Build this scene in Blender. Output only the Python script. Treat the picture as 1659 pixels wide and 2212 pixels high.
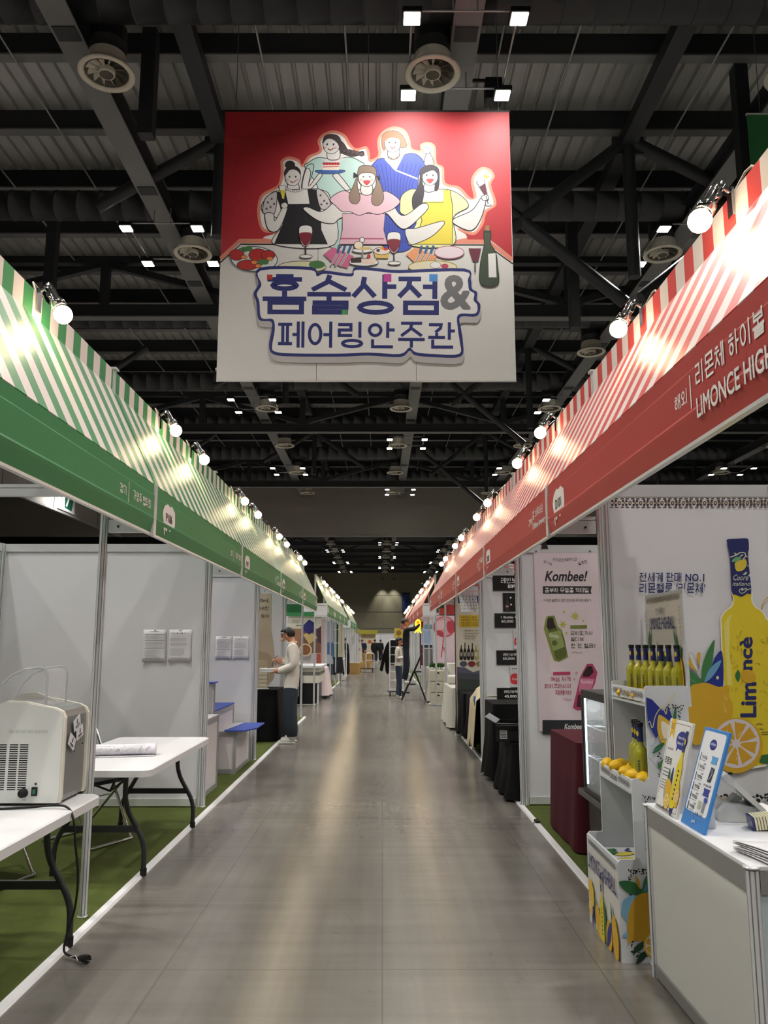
import bpy, bmesh, math, random
from mathutils import Vector, Matrix
from math import sin, cos, pi, radians as R
random.seed(7)
for _o in list(bpy.data.objects): bpy.data.objects.remove(_o)
SC = bpy.context.scene
C = SC.collection

# ---------------------------------------------------------------- camera, world, exposure
CAM_Z = 1.48
cam_data = bpy.data.cameras.new('camera')
cam_data.sensor_fit = 'VERTICAL'; cam_data.sensor_height = 36.0
cam_data.lens = 36.0*1750/2212
cam_data.clip_start = 0.05; cam_data.clip_end = 300
cam = bpy.data.objects.new('camera', cam_data); C.objects.link(cam)
cam.location = (0, 0, CAM_Z)
cam.rotation_euler = (R(90 + 9.155), 0, -0.002)
SC.camera = cam
wd = bpy.data.worlds.new('world'); SC.world = wd; wd.use_nodes = True
wd.node_tree.nodes['Background'].inputs['Color'].default_value = (0.9, 0.95, 1, 1)
wd.node_tree.nodes['Background'].inputs['Strength'].default_value = 0.02
SC.view_settings.view_transform = 'Standard'; SC.view_settings.look = 'None'
SC.view_settings.gamma = 1.0; SC.view_settings.use_curve_mapping = False
SC.view_settings.exposure = 0.0
FLOOD_W = 480.0       # watts of one ceiling floodlight
BULB_W = 1.7          # watts of one awning bulb
cy = SC.cycles
cy.max_bounces = 7; cy.diffuse_bounces = 3; cy.glossy_bounces = 3; cy.transmission_bounces = 7
cy.transparent_max_bounces = 10; cy.sample_clamp_indirect = 4.0
cy.caustics_reflective = False; cy.caustics_refractive = False
cy.use_denoising = True; cy.use_adaptive_sampling = True; cy.adaptive_threshold = .08; cy.adaptive_min_samples = 16

# ---------------------------------------------------------------- materials
def lin(h):
    h = h.lstrip('#'); r = [int(h[i:i+2], 16)/255 for i in (0, 2, 4)]
    return tuple((c/12.92 if c <= .04045 else ((c+.055)/1.055)**2.4) for c in r) + (1.0,)
MATS = {}
def mat(name, col='#888888', rough=.5, metal=0., noise=0., scale=8., bump=0., bscale=60., emit=None, es=0., trans=0., ior=1.45, coat=0., spec=.5, alpha=1., stretch=(1,1,1), sheen=0.):
    if name in MATS: return MATS[name]
    m = bpy.data.materials.new(name); m.use_nodes = True; MATS[name] = m
    nt = m.node_tree; b = nt.nodes['Principled BSDF']
    c = lin(col) if isinstance(col, str) else col
    b.inputs['Base Color'].default_value = c
    b.inputs['Roughness'].default_value = rough; b.inputs['Metallic'].default_value = metal
    b.inputs['Specular IOR Level'].default_value = spec; b.inputs['IOR'].default_value = ior
    b.inputs['Transmission Weight'].default_value = trans; b.inputs['Coat Weight'].default_value = coat
    b.inputs['Alpha'].default_value = alpha
    if sheen: b.inputs['Sheen Weight'].default_value = sheen
    if emit:
        b.inputs['Emission Color'].default_value = lin(emit) if isinstance(emit, str) else emit
        b.inputs['Emission Strength'].default_value = es
    if noise or bump:
        tc = nt.nodes.new('ShaderNodeTexCoord'); mp = nt.nodes.new('ShaderNodeMapping')
        mp.inputs['Scale'].default_value = stretch
        nt.links.new(tc.outputs['Object'], mp.inputs['Vector'])
    if noise:
        n = nt.nodes.new('ShaderNodeTexNoise'); n.inputs['Scale'].default_value = scale; n.inputs['Detail'].default_value = 4
        nt.links.new(mp.outputs['Vector'], n.inputs['Vector'])
        mx = nt.nodes.new('ShaderNodeMix'); mx.data_type = 'RGBA'
        lo = tuple(x*(1-noise) for x in c[:3])+(1,); hi = tuple(min(1, x*(1+noise)) for x in c[:3])+(1,)
        mx.inputs['A'].default_value = lo; mx.inputs['B'].default_value = hi
        nt.links.new(n.outputs['Fac'], mx.inputs['Factor']); nt.links.new(mx.outputs['Result'], b.inputs['Base Color'])
    if bump:
        n2 = nt.nodes.new('ShaderNodeTexNoise'); n2.inputs['Scale'].default_value = bscale
        nt.links.new(mp.outputs['Vector'], n2.inputs['Vector'])
        bp = nt.nodes.new('ShaderNodeBump'); bp.inputs['Strength'].default_value = bump; bp.inputs['Distance'].default_value = .01
        nt.links.new(n2.outputs['Fac'], bp.inputs['Height']); nt.links.new(bp.outputs['Normal'], b.inputs['Normal'])
    return m
def ink(col, rough=.55):
    return mat('ink_'+col.lstrip('#')+('' if rough == .55 else '_%d' % int(rough*100)), col, rough, noise=.03, scale=30)

M_alu = mat('aluminium', '#e2e4e6', .28, .4, noise=.06, scale=5, stretch=(1,1,.1))
M_dark = mat('groove_black', '#0c0c0d', .6, noise=.1)
M_panel = mat('panel_white', '#d6d7da', .42, noise=.025, scale=1.2)
M_chrome = mat('chrome', '#d8d8da', .08, 1., noise=.02)
M_blackm = mat('black_metal', '#1b1c1f', .38, .3, noise=.1)
M_tleg = mat('table_leg_grey', '#3a3b3f', .35, .4, noise=.1)
M_plastic = mat('white_plastic', '#d9d9da', .4, noise=.03, scale=6, bump=.05)
M_white = mat('white_board', '#dcdde0', .45, noise=.02)
M_rubber = mat('rubber_black', '#101010', .6, noise=.1)
M_carpet = mat('green_carpet', '#4c581c', .95, noise=.22, scale=9, bump=.6, bscale=400)
M_trim = mat('white_edge_trim', '#e2e2e4', .35, noise=.03)
M_steel = mat('roof_steel_dark', '#33353a', .55, .2, noise=.1, scale=3)
M_steel2 = mat('roof_steel_grey', '#76777a', .5, .2, noise=.08, scale=2)
M_duct = mat('duct_dark', '#3c3e42', .45, .5, noise=.12, scale=2)
M_conduit = mat('conduit_grey', '#a5a6a8', .4, .4, noise=.05)
M_diff = mat('diffuser_cream', '#d9d4c8', .45, noise=.04)
M_diffdark = mat('diffuser_inner', '#57534b', .6, noise=.1)
M_lens = mat('flood_lens', '#ffffff', .4, emit='#fff8ec', es=30, noise=.01); M_lens.cycles.emission_sampling = 'NONE'
M_bulb = mat('bulb_glass', '#fff2dc', .3, emit='#ffdfae', es=26, noise=.01); M_bulb.cycles.emission_sampling = 'NONE'
M_skin = mat('skin', '#c08a6c', .5, noise=.05)
M_hair = mat('hair_black', '#141212', .45, noise=.2, scale=40)
M_blackcloth = mat('black_cloth', '#08080a', .85, noise=.3, scale=5, bump=.3, bscale=200, spec=.25)
M_card = mat('cardboard', '#a9864f', .75, noise=.08, scale=12)

# ---------------------------------------------------------------- mesh helpers
class MB:
    """collects geometry of ONE part"""
    def __init__(s): s.v = []; s.f = []; s.m = []; s.sm = []
    def add(s, vs, fs, mi=0, smooth=False):
        o = len(s.v); s.v += [tuple(v) for v in vs]
        for f in fs: s.f.append([i+o for i in f]); s.m.append(mi); s.sm.append(smooth)
        return s
    def box(s, x0, y0, z0, x1, y1, z1, mi=0):
        vs = [(x0,y0,z0),(x1,y0,z0),(x1,y1,z0),(x0,y1,z0),(x0,y0,z1),(x1,y0,z1),(x1,y1,z1),(x0,y1,z1)]
        return s.add(vs, [(0,3,2,1),(4,5,6,7),(0,1,5,4),(1,2,6,5),(2,3,7,6),(3,0,4,7)], mi)
    def bbox(s, x0, y0, z0, x1, y1, z1, b=.01, mi=0):
        """box with chamfered edges"""
        bm = bmesh.new(); bmesh.ops.create_cube(bm, size=1)
        for v in bm.verts: v.co = Vector(((x0+x1)/2+v.co.x*(x1-x0), (y0+y1)/2+v.co.y*(y1-y0), (z0+z1)/2+v.co.z*(z1-z0)))
        bmesh.ops.bevel(bm, geom=bm.edges[:], offset=b, segments=2, profile=.5, affect='EDGES')
        s.addbm(bm, mi); bm.free(); return s
    def addbm(s, bm, mi=0, smooth=False):
        bm.verts.index_update()
        return s.add([v.co[:] for v in bm.verts], [[v.index for v in f.verts] for f in bm.faces], mi, smooth)
    def cyl(s, p0, p1, r0, r1=None, n=12, mi=0, caps=True, smooth=True):
        r1 = r0 if r1 is None else r1
        p0 = Vector(p0); p1 = Vector(p1); d = (p1-p0).normalized()
        a = d.orthogonal().normalized(); b = d.cross(a)
        vs = []
        for p, r in ((p0, r0), (p1, r1)):
            for i in range(n):
                t = 2*pi*i/n; vs.append(p + a*(r*cos(t)) + b*(r*sin(t)))
        s.add(vs, [(i, (i+1) % n, n+(i+1) % n, n+i) for i in range(n)], mi, smooth)
        if caps: s.add(vs, [tuple(range(n-1, -1, -1)), tuple(range(n, 2*n))], mi)
        return s
    def tube(s, pts, r, n=8, mi=0, closed=False, caps=True):
        P = [Vector(p) for p in pts]; rings = []; prev = None
        rr = r if isinstance(r, (list, tuple)) else [r]*len(P)
        for i, p in enumerate(P):
            if closed: d = P[(i+1) % len(P)] - P[i-1]
            else: d = P[min(i+1, len(P)-1)] - P[max(i-1, 0)]
            d.normalize()
            if prev is None: a = d.orthogonal().normalized()
            else:
                a = prev - d*prev.dot(d)
                a = a.normalized() if a.length > 1e-6 else d.orthogonal().normalized()
            prev = a; b = d.cross(a)
            rings.append([p + a*(rr[i]*cos(2*pi*k/n)) + b*(rr[i]*sin(2*pi*k/n)) for k in range(n)])
        vs = [v for q in rings for v in q]; fs = []
        m = len(P)
        for i in range(m if closed else m-1):
            j = (i+1) % m
            for k in range(n): fs.append((i*n+k, i*n+(k+1) % n, j*n+(k+1) % n, j*n+k))
        s.add(vs, fs, mi, True)
        if caps and not closed:
            s.add(rings[0], [tuple(range(n-1, -1, -1))], mi); s.add(rings[-1], [tuple(range(n))], mi)
        return s
    def lathe(s, prof, c=(0,0,0), n=20, mi=0, smooth=True, mis=None, axis='z'):
        vs = []
        for r, z in prof:
            for k in range(n):
                t = 2*pi*k/n; p = (r*cos(t), r*sin(t), z)
                if axis == 'y': p = (p[0], p[2], p[1])
                vs.append((c[0]+p[0], c[1]+p[1], c[2]+p[2]))
        for i in range(len(prof)-1):
            s.add(vs if i == 0 else [], [], 0)
        o = len(s.v)-len(vs)
        for i in range(len(prof)-1):
            for k in range(n):
                s.f.append([o+i*n+k, o+i*n+(k+1) % n, o+(i+1)*n+(k+1) % n, o+(i+1)*n+k]); s.m.append(mis[i] if mis else mi); s.sm.append(smooth)
        return s
    def prism(s, poly, h0, h1, axis='z', mi=0, smooth=False):
        """extrude a 2-D polygon: axis z -> (x,y), y -> (x,z), x -> (y,z)"""
        def P(p, h): return (p[0], p[1], h) if axis == 'z' else ((p[0], h, p[1]) if axis == 'y' else (h, p[0], p[1]))
        n = len(poly); vs = [P(p, h0) for p in poly]+[P(p, h1) for p in poly]
        s.add(vs, [tuple(range(n-1, -1, -1)), tuple(range(n, 2*n))], mi)
        s.add(vs, [(i, (i+1) % n, n+(i+1) % n, n+i) for i in range(n)], mi, smooth)
        return s
    def grid(s, fn, nu, nv, mi=0, smooth=True):
        vs = [fn(i/nu, j/nv) for i in range(nu+1) for j in range(nv+1)]
        return s.add(vs, [(i*(nv+1)+j, (i+1)*(nv+1)+j, (i+1)*(nv+1)+j+1, i*(nv+1)+j+1) for i in range(nu) for j in range(nv)], mi, smooth)
    def ball(s, c, rx, ry=None, rz=None, nu=14, nv=9, mi=0, rot=None):
        ry = rx if ry is None else ry; rz = rx if rz is None else rz
        vs = [Vector((0,0,rz))]+[Vector((rx*sin(pi*j/nv)*cos(2*pi*i/nu), ry*sin(pi*j/nv)*sin(2*pi*i/nu), rz*cos(pi*j/nv))) for j in range(1, nv) for i in range(nu)]+[Vector((0,0,-rz))]
        if rot is not None: vs = [rot @ v for v in vs]
        vs = [v+Vector(c) for v in vs]; L = len(vs)-1
        fs = [(0, 1+i, 1+(i+1) % nu) for i in range(nu)]
        for j in range(nv-2):
            for i in range(nu): fs.append((1+j*nu+i, 1+(j+1)*nu+i, 1+(j+1)*nu+(i+1) % nu, 1+j*nu+(i+1) % nu))
        fs += [(L, 1+(nv-2)*nu+(i+1) % nu, 1+(nv-2)*nu+i) for i in range(nu)]
        return s.add(vs, fs, mi, True)
    def xf(s, M):
        s.v = [tuple(M @ Vector(v)) for v in s.v]; return s
    def mesh(s, name, mats):
        me = bpy.data.meshes.new(name); me.from_pydata(s.v, [], s.f)
        for m in (mats if isinstance(mats, (list, tuple)) else [mats]): me.materials.append(m)
        me.polygons.foreach_set('material_index', s.m); me.polygons.foreach_set('use_smooth', s.sm)
        me.update(); return me
    def build(s, name, mats, parent=None, loc=None):
        o = bpy.data.objects.new(name, s.mesh(name, mats)); C.objects.link(o)
        if parent is not None: o.parent = parent
        if loc: o.location = loc
        return o
def tag(o, label=None, cat=None, group=None, kind=None):
    if label: o['label'] = label
    if cat: o['category'] = cat
    if group: o['group'] = group
    if kind: o['kind'] = kind
    return o
def thing(name, label, cat, loc=(0,0,0), rz=0, group=None):
    o = bpy.data.objects.new(name, None); C.objects.link(o); o.empty_display_size = .1
    o.location = loc; o.rotation_euler = (0, 0, rz)
    return tag(o, label, cat, group)
def struct(name, mb, mats, label=None):
    o = mb.build(name, mats); o['kind'] = 'structure'
    if label: o['label'] = label
    return o
def copy_tree(o, parent=None):
    c = o.copy(); C.objects.link(c); c.parent = parent
    for ch in list(o.children): copy_tree(ch, c)
    return c
def inst(name, me, parent, loc=(0,0,0), rot=(0,0,0), scale=None):
    o = bpy.data.objects.new(name, me); C.objects.link(o); o.parent = parent; o.location = loc; o.rotation_euler = rot
    if scale: o.scale = scale
    return o
def light(name, typ, loc, power, col, size=.1, rot=(0,0,0), parent=None, spot=None, blend=.6):
    d = bpy.data.lights.new(name, typ); d.energy = power; d.color = col[:3]
    if typ == 'SPOT': d.spot_size = spot; d.spot_blend = blend; d.shadow_soft_size = size
    elif typ == 'AREA': d.shape = 'DISK'; d.size = size
    else: d.shadow_soft_size = size
    o = bpy.data.objects.new(name, d); C.objects.link(o); o.location = loc; o.rotation_euler = rot
    if parent is not None: o.parent = parent
    return o
def empty_light_data(name, typ, power, col, size, spot=None, blend=.6):
    d = bpy.data.lights.new(name, typ); d.energy = power; d.color = col[:3]; d.shadow_soft_size = size
    if spot: d.spot_size = spot; d.spot_blend = blend
    return d

# ---------------------------------------------------------------- flat print (posters, signs, lettering)
def spline(pts, closed=True, k=6):
    n = len(pts); out = []
    for i in range(n if closed else n-1):
        p0 = pts[i-1] if closed or i > 0 else pts[0]
        p1 = pts[i]; p2 = pts[(i+1) % n]; p3 = pts[(i+2) % n] if closed or i+2 < n else pts[-1]
        for j in range(k):
            t = j/k
            out.append(tuple(.5*((2*p1[a])+(-p0[a]+p2[a])*t+(2*p0[a]-5*p1[a]+4*p2[a]-p3[a])*t*t+(-p0[a]+3*p1[a]-3*p2[a]+p3[a])*t**3) for a in (0, 1)))
    if not closed: out.append(tuple(pts[-1]))
    return out
_TC = {}
_TS = bpy.data.scenes.new('type_setting')
_TO = bpy.data.objects.new('lettering', bpy.data.curves.new('lettering', 'FONT')); _TS.collection.objects.link(_TO)
_TO.data.resolution_u = 3; _TO.data.fill_mode = 'FRONT'
def _latin(body, shear=0.):
    o = _TO; o.data.body = body; o.data.shear = shear
    vl = _TS.view_layers[0]; vl.update(); ev = o.evaluated_get(vl.depsgraph); me = ev.to_mesh()
    V = [(v.co.x, v.co.y) for v in me.vertices]; F = [tuple(p.vertices) for p in me.polygons]
    ev.to_mesh_clear(); return V, F
# Korean letters are built from strokes: each jamo is a set of pen lines in a unit box
def _ring(cx_=.5, cy_=.5, rx=.5, ry=.5): return [(cx_+rx*cos(k*pi/8), cy_+ry*sin(k*pi/8)) for k in range(16)]
_gs = lambda x: [('o', [(0,1),(.95,1),(.9,.5),(.55,0)])] if x else [('o', [(0,1),(1,1),(1,0)])]
_CON = {
 'ㄱ': _gs(1), 'ㄴ': [('o', [(0,1),(0,0),(1,0)])], 'ㄷ': [('o', [(1,1),(0,1),(0,0),(1,0)])], 'ㄹ': [('o', [(0,1),(1,1),(1,.5),(0,.5),(0,0),(1,0)])], 'ㅁ': [('c', [(0,0),(1,0),(1,1),(0,1)])],
 'ㅂ': [('o', [(0,1),(0,0),(1,0),(1,1)]), ('o', [(0,.5),(1,.5)])], 'ㅅ': [('o', [(.5,1),(.43,.55),(0,0)]), ('o', [(.48,.65),(1,0)])], 'ㅇ': [('c', _ring())],
 'ㅈ': [('o', [(0,1),(1,1)]), ('o', [(.52,1),(.43,.5),(0,0)]), ('o', [(.48,.6),(1,0)])], 'ㅊ': [('o', [(.28,1),(.72,1)]), ('o', [(0,.76),(1,.76)]), ('o', [(.52,.76),(.43,.4),(0,0)]), ('o', [(.48,.46),(1,0)])],
 'ㅋ': _gs(1)+[('o', [(.05,.55),(.9,.55)])], 'ㅌ': [('o', [(1,1),(0,1),(0,0),(1,0)]), ('o', [(0,.5),(.95,.5)])], 'ㅍ': [('o', [(0,1),(1,1)]), ('o', [(0,0),(1,0)]), ('o', [(.3,1),(.3,0)]), ('o', [(.7,1),(.7,0)])],
 'ㅎ': [('o', [(.28,1),(.72,1)]), ('o', [(0,.76),(1,.76)]), ('c', _ring(.5, .27, .38, .27))]}
_UP = [('o', [(.35,1),(.35,0)])]
_VOW = {
 'ㅏ': _UP+[('o', [(.35,.5),(1,.5)])], 'ㅑ': _UP+[('o', [(.35,.64),(1,.64)]), ('o', [(.35,.36),(1,.36)])], 'ㅐ': [('o', [(.15,1),(.15,0)]), ('o', [(.85,1),(.85,0)]), ('o', [(.15,.5),(.85,.5)])], 'ㅒ': [('o', [(.15,1),(.15,0)]), ('o', [(.85,1),(.85,0)]), ('o', [(.15,.62),(.85,.62)]), ('o', [(.15,.38),(.85,.38)])],
 'ㅓ': [('o', [(.7,1),(.7,0)]), ('o', [(0,.5),(.7,.5)])], 'ㅕ': [('o', [(.7,1),(.7,0)]), ('o', [(0,.64),(.7,.64)]), ('o', [(0,.38),(.7,.38)])], 'ㅔ': [('o', [(.42,1),(.42,0)]), ('o', [(.95,1),(.95,0)]), ('o', [(-.1,.5),(.42,.5)])], 'ㅖ': [('o', [(.42,1),(.42,0)]), ('o', [(.95,1),(.95,0)]), ('o', [(-.1,.64),(.42,.64)]), ('o', [(-.1,.38),(.42,.38)])],
 'ㅣ': [('o', [(.6,1),(.6,0)])], 'ㅗ': [('o', [(0,.15),(1,.15)]), ('o', [(.5,.15),(.5,.95)])], 'ㅛ': [('o', [(0,.15),(1,.15)]), ('o', [(.33,.15),(.33,.95)]), ('o', [(.67,.15),(.67,.95)])], 'ㅜ': [('o', [(0,.8),(1,.8)]), ('o', [(.5,.8),(.5,0)])], 'ㅠ': [('o', [(0,.8),(1,.8)]), ('o', [(.33,.8),(.33,0)]), ('o', [(.67,.8),(.67,0)])], 'ㅡ': [('o', [(0,.5),(1,.5)])]}
_LEAD = 'ㄱㄲㄴㄷㄸㄹㅁㅂㅃㅅㅆㅇㅈㅉㅊㅋㅌㅍㅎ'; _MID = 'ㅏㅐㅑㅒㅓㅔㅕㅖㅗㅘㅙㅚㅛㅜㅝㅞㅟㅠㅡㅢㅣ'; _TAIL = ' ㄱㄲㄳㄴㄵㄶㄷㄹㄺㄻㄼㄽㄾㄿㅀㅁㅂㅄㅅㅆㅇㅈㅊㅋㅌㅍㅎ'
_DBL = {'ㄲ': 'ㄱㄱ', 'ㄸ': 'ㄷㄷ', 'ㅃ': 'ㅂㅂ', 'ㅆ': 'ㅅㅅ', 'ㅉ': 'ㅈㅈ', 'ㄺ': 'ㄹㄱ', 'ㄻ': 'ㄹㅁ', 'ㄼ': 'ㄹㅂ', 'ㄶ': 'ㄴㅎ', 'ㅀ': 'ㄹㅎ', 'ㅄ': 'ㅂㅅ', 'ㄵ': 'ㄴㅈ', 'ㄳ': 'ㄱㅅ'}
_MIX = {'ㅘ': 'ㅗㅏ', 'ㅙ': 'ㅗㅐ', 'ㅚ': 'ㅗㅣ', 'ㅝ': 'ㅜㅓ', 'ㅞ': 'ㅜㅔ', 'ㅟ': 'ㅜㅣ', 'ㅢ': 'ㅡㅣ'}
def _pen(pts, w, closed):
    """ribbon of width w with mitred corners"""
    n = len(pts); L_ = []; R_ = []
    def unit(a_, b_): d = (b_[0]-a_[0], b_[1]-a_[1]); l = math.hypot(*d) or 1; return (d[0]/l, d[1]/l)
    P = list(pts)
    if not closed:
        d = unit(P[0], P[1]); P[0] = (P[0][0]-d[0]*w*.4, P[0][1]-d[1]*w*.4); d = unit(P[-2], P[-1]); P[-1] = (P[-1][0]+d[0]*w*.4, P[-1][1]+d[1]*w*.4)
    for i in range(n):
        d0 = unit(P[i-1], P[i]) if closed or i > 0 else unit(P[0], P[1]); d1 = unit(P[i], P[(i+1) % n]) if closed or i < n-1 else d0
        nx, ny = -(d0[1]+d1[1]), d0[0]+d1[0]; l = math.hypot(nx, ny) or 1; nx, ny = nx/l, ny/l; k = w/2/max(.45, nx*-d0[1]+ny*d0[0])
        L_.append((P[i][0]+nx*k, P[i][1]+ny*k)); R_.append((P[i][0]-nx*k, P[i][1]-ny*k))
    return L_+R_, [(i, n+i, n+(i+1) % n, (i+1) % n) for i in range(n if closed else n-1)]
def _syllable(ch, w):
    c_ = ord(ch)-0xAC00; le, mi_, ta = _LEAD[c_//588], _MID[c_ % 588//28], _TAIL[c_ % 28]; strokes = []
    def put(tab, key, box, tail=False):
        x0, y0, x1, y1 = box; x0 += w/2; x1 -= w/2; y0 += w/2; y1 -= w/2
        if tab is _CON and key in _DBL:
            m = (x0+x1)/2; put(tab, _DBL[key][0], (box[0], box[1], m+w*.1, box[3]), tail); put(tab, _DBL[key][1], (m-w*.1, box[1], box[2], box[3]), tail); return
        for kind, pts in (_gs(0) if key == 'ㄱ' and tail else tab[key]): strokes.append(([(x0+(x1-x0)*p[0], y0+(y1-y0)*p[1]) for p in pts], kind == 'c'))
    has = ta != ' '
    if mi_ in _MIX:
        put(_CON, le, (.02, .58 if has else .42, .56, .95)); a_, b_ = _MIX[mi_]; put(_VOW, a_, (0, .34 if has else .04, .64, .6 if has else .44)); put(_VOW, b_, (.64, .32 if has else 0, 1, 1))
    elif mi_ in 'ㅗㅛㅜㅠㅡ':
        put(_CON, le, (.1, .58 if has else .44, .9, 1)); put(_VOW, mi_, (0, .3 if has else .02, 1, .6 if has else .46))
    else:
        put(_CON, le, (.0, .42 if has else .1, .54, .94)); put(_VOW, mi_, (.56, .38 if has else 0, 1, 1))
    if has: put(_CON, ta, (.12, 0, .94, .35), True)
    V = []; F = []; Ly = []
    for k, (pts, cl) in enumerate(strokes):
        v, f = _pen(pts, w, cl); o = len(V); V += [(x*.86, y*.9-.06) for x, y in v]; F += [tuple(i+o for i in q) for q in f]; Ly += [k]*len(v)
    return V, F, Ly
def _latin(body, shear=0., bold=0.):
    o = _TO; o.data.body = body; o.data.shear = shear
    vl = _TS.view_layers[0]; vl.update(); ev = o.evaluated_get(vl.depsgraph); me = ev.to_mesh()
    V0 = [(v.co.x, v.co.y) for v in me.vertices]; F0 = [tuple(p.vertices) for p in me.polygons]; ev.to_mesh_clear()
    if not bold: return V0, F0, [0]*len(V0)
    V = []; F = []; Ly = []; n0 = len(V0)          # heavier strokes: the same outline laid down again a little to each side
    for i, (dx, dy) in enumerate(((-1,0),(1,0),(0,-1),(0,1),(-.7,-.7),(.7,-.7),(-.7,.7),(.7,.7))):
        V += [(x+dx*bold, y+dy*bold) for x, y in V0]; F += [tuple(j+i*n0 for j in f) for f in F0]; Ly += [i]*n0
    return V, F, Ly
def text_mesh(body, bold=0., shear=0.):
    key = (body, bold, shear)
    if key in _TC: return _TC[key]
    if all(ord(ch) < 256 for ch in body): V, F, Ly = _latin(body, shear, bold)
    else:
        V = []; F = []; Ly = []; x = 0.
        for ch in body:
            if ch == ' ': x += .3; continue
            if 0xAC00 <= ord(ch) <= 0xD7A3: v, f, ly = _syllable(ch, .082+1.5*bold); adv = .95
            else: v, f, ly = _latin(ch, 0., bold); adv = max(q[0] for q in v)+.08
            o = len(V); V += [(p[0]+x, p[1]) for p in v]; F += [tuple(i+o for i in q) for q in f]; Ly += ly; x += adv
    xs = [v[0] for v in V] or [0]; ys = [v[1] for v in V] or [0]
    _TC[key] = (V, F, (min(xs), min(ys), max(xs), max(ys)), Ly); return _TC[key]
def _drop_type_scene(): bpy.data.objects.remove(_TO); bpy.data.scenes.remove(_TS)
def homography(quad):
    """trace coordinates of the corners (tl, tr, br, bl) of a flat rectangle -> (u,v) in the unit square, v up"""
    import numpy as np
    A = []; B = []
    for (x, y), (u, v) in zip(quad, [(0,1),(1,1),(1,0),(0,0)]):
        A += [[x,y,1,0,0,0,-u*x,-u*y],[0,0,0,x,y,1,-v*x,-v*y]]; B += [u, v]
    h = np.linalg.solve(np.array(A, float), np.array(B, float))
    return lambda x, y: ((h[0]*x+h[1]*y+h[2])/(h[6]*x+h[7]*y+1), (h[3]*x+h[4]*y+h[5])/(h[6]*x+h[7]*y+1))
class Art:
    """flat coloured print on a surface: origin O, axes U,V, normal N; T maps drawing coordinates to (u,v)"""
    def __init__(s, O, U, V, N, T=None, eps=.0002, flip=False):
        s.O = Vector(O); s.U = Vector(U); s.V = Vector(V); s.N = Vector(N).normalized(); s.T = T; s.eps = eps
        s.b = MB(); s.cols = []; s.n = 1; s.yd = flip
    def ci(s, c):
        if c not in s.cols: s.cols.append(c)
        return s.cols.index(c)
    def P(s, p):
        u, v = s.T(*p) if s.T else p
        return s.O + s.U*u + s.V*v + s.N*(s.eps*s.n)
    def poly(s, pts, c):
        s.b.add([s.P(p) for p in pts], [tuple(range(len(pts)))], s.ci(c)); s.n += 1; return s
    def blob(s, pts, c, line=None, w=4, k=6):
        q = spline(pts, True, k); s.poly(q, c)
        if line: s.stroke(q, w, line, closed=True)
        return s
    def rect(s, x0, y0, x1, y1, c): return s.poly([(x0,y0),(x1,y0),(x1,y1),(x0,y1)], c)
    def rrect(s, x0, y0, x1, y1, r, c):
        q = []
        for cx_, cy_, a in ((x1-r, y1-r, 0), (x0+r, y1-r, 90), (x0+r, y0+r, 180), (x1-r, y0+r, 270)):
            for k in range(5): t = R(a+k*22.5); q.append((cx_+r*cos(t), cy_+r*sin(t)))
        return s.poly(q, c)
    def ell(s, cx_, cy_, rx, ry, c, rot=0, n=28, line=None, w=4):
        q = []
        for i in range(n):
            t = 2*pi*i/n; x = rx*cos(t); y = ry*sin(t); q.append((cx_+x*cos(rot)-y*sin(rot), cy_+x*sin(rot)+y*cos(rot)))
        s.poly(q, c)
        if line: s.stroke(q, w, line, closed=True)
        return s
    def stroke(s, pts, w, c, smooth=False, closed=False):
        if smooth: pts = spline(pts, closed, 6)
        n = len(pts); L = []; Rr = []
        for i in range(n):
            a = pts[i-1] if closed or i > 0 else pts[0]; b = pts[(i+1) % n] if closed or i < n-1 else pts[-1]
            dx, dy = b[0]-a[0], b[1]-a[1]; l = math.hypot(dx, dy) or 1; nx, ny = -dy/l*w/2, dx/l*w/2
            L.append((pts[i][0]+nx, pts[i][1]+ny)); Rr.append((pts[i][0]-nx, pts[i][1]-ny))
        vs = [s.P(p) for p in L+Rr]
        s.b.add(vs, [(i, (i+1) % n, n+(i+1) % n, n+i) for i in range(n if closed else n-1)], s.ci(c)); s.n += 1
        return s
    def text(s, body, x0, y0, x1, y1, c, bold=0., shear=0., rot=0., keep=False):
        """letters fitted to the box; y0 = baseline side, y1 = top side (either sign)"""
        V, F, bb, Ly = text_mesh(body, bold, shear)
        if not V: return s
        w = bb[2]-bb[0]; h = bb[3]-bb[1]; q = []
        cx_, cy_ = (x0+x1)/2, (y0+y1)/2
        for x, y in V:
            px_ = x0+(x-bb[0])/w*(x1-x0); py_ = y0+(y-bb[1])/h*(y1-y0)
            if rot:
                dx, dy = px_-cx_, py_-cy_; px_, py_ = cx_+dx*cos(rot)-dy*sin(rot), cy_+dx*sin(rot)+dy*cos(rot)
            q.append(s.P((px_, py_)))
        for i in range(len(q)): q[i] = q[i]+s.N*(s.eps*.4*Ly[i])      # no two pen lines in one plane
        s.n += max(Ly)*.4
        s.b.add(q, F, s.ci(c)); s.n += 1; return s
    def lines(s, x0, y0, x1, y1, n, c, frac=.35, seed=1):
        """rows of tiny unreadable print"""
        rr = random.Random(seed); dy = (y1-y0)/n
        for i in range(n):
            x = x0; yy = y0+dy*i; end = x0+(x1-x0)*rr.uniform(.6, 1)
            while x < end:
                wd_ = abs(x1-x0)*rr.uniform(.06, .16)*(1 if x1 > x0 else -1)
                if abs(x+wd_-x0) > abs(x1-x0): break
                s.rect(x, yy+dy*(.5-frac/2), x+wd_, yy+dy*(.5+frac/2), c); x += wd_*1.18
        return s
    def build(s, name, parent, rough=.55):
        return s.b.build(name, [ink(c, rough) for c in s.cols], parent)
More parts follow.
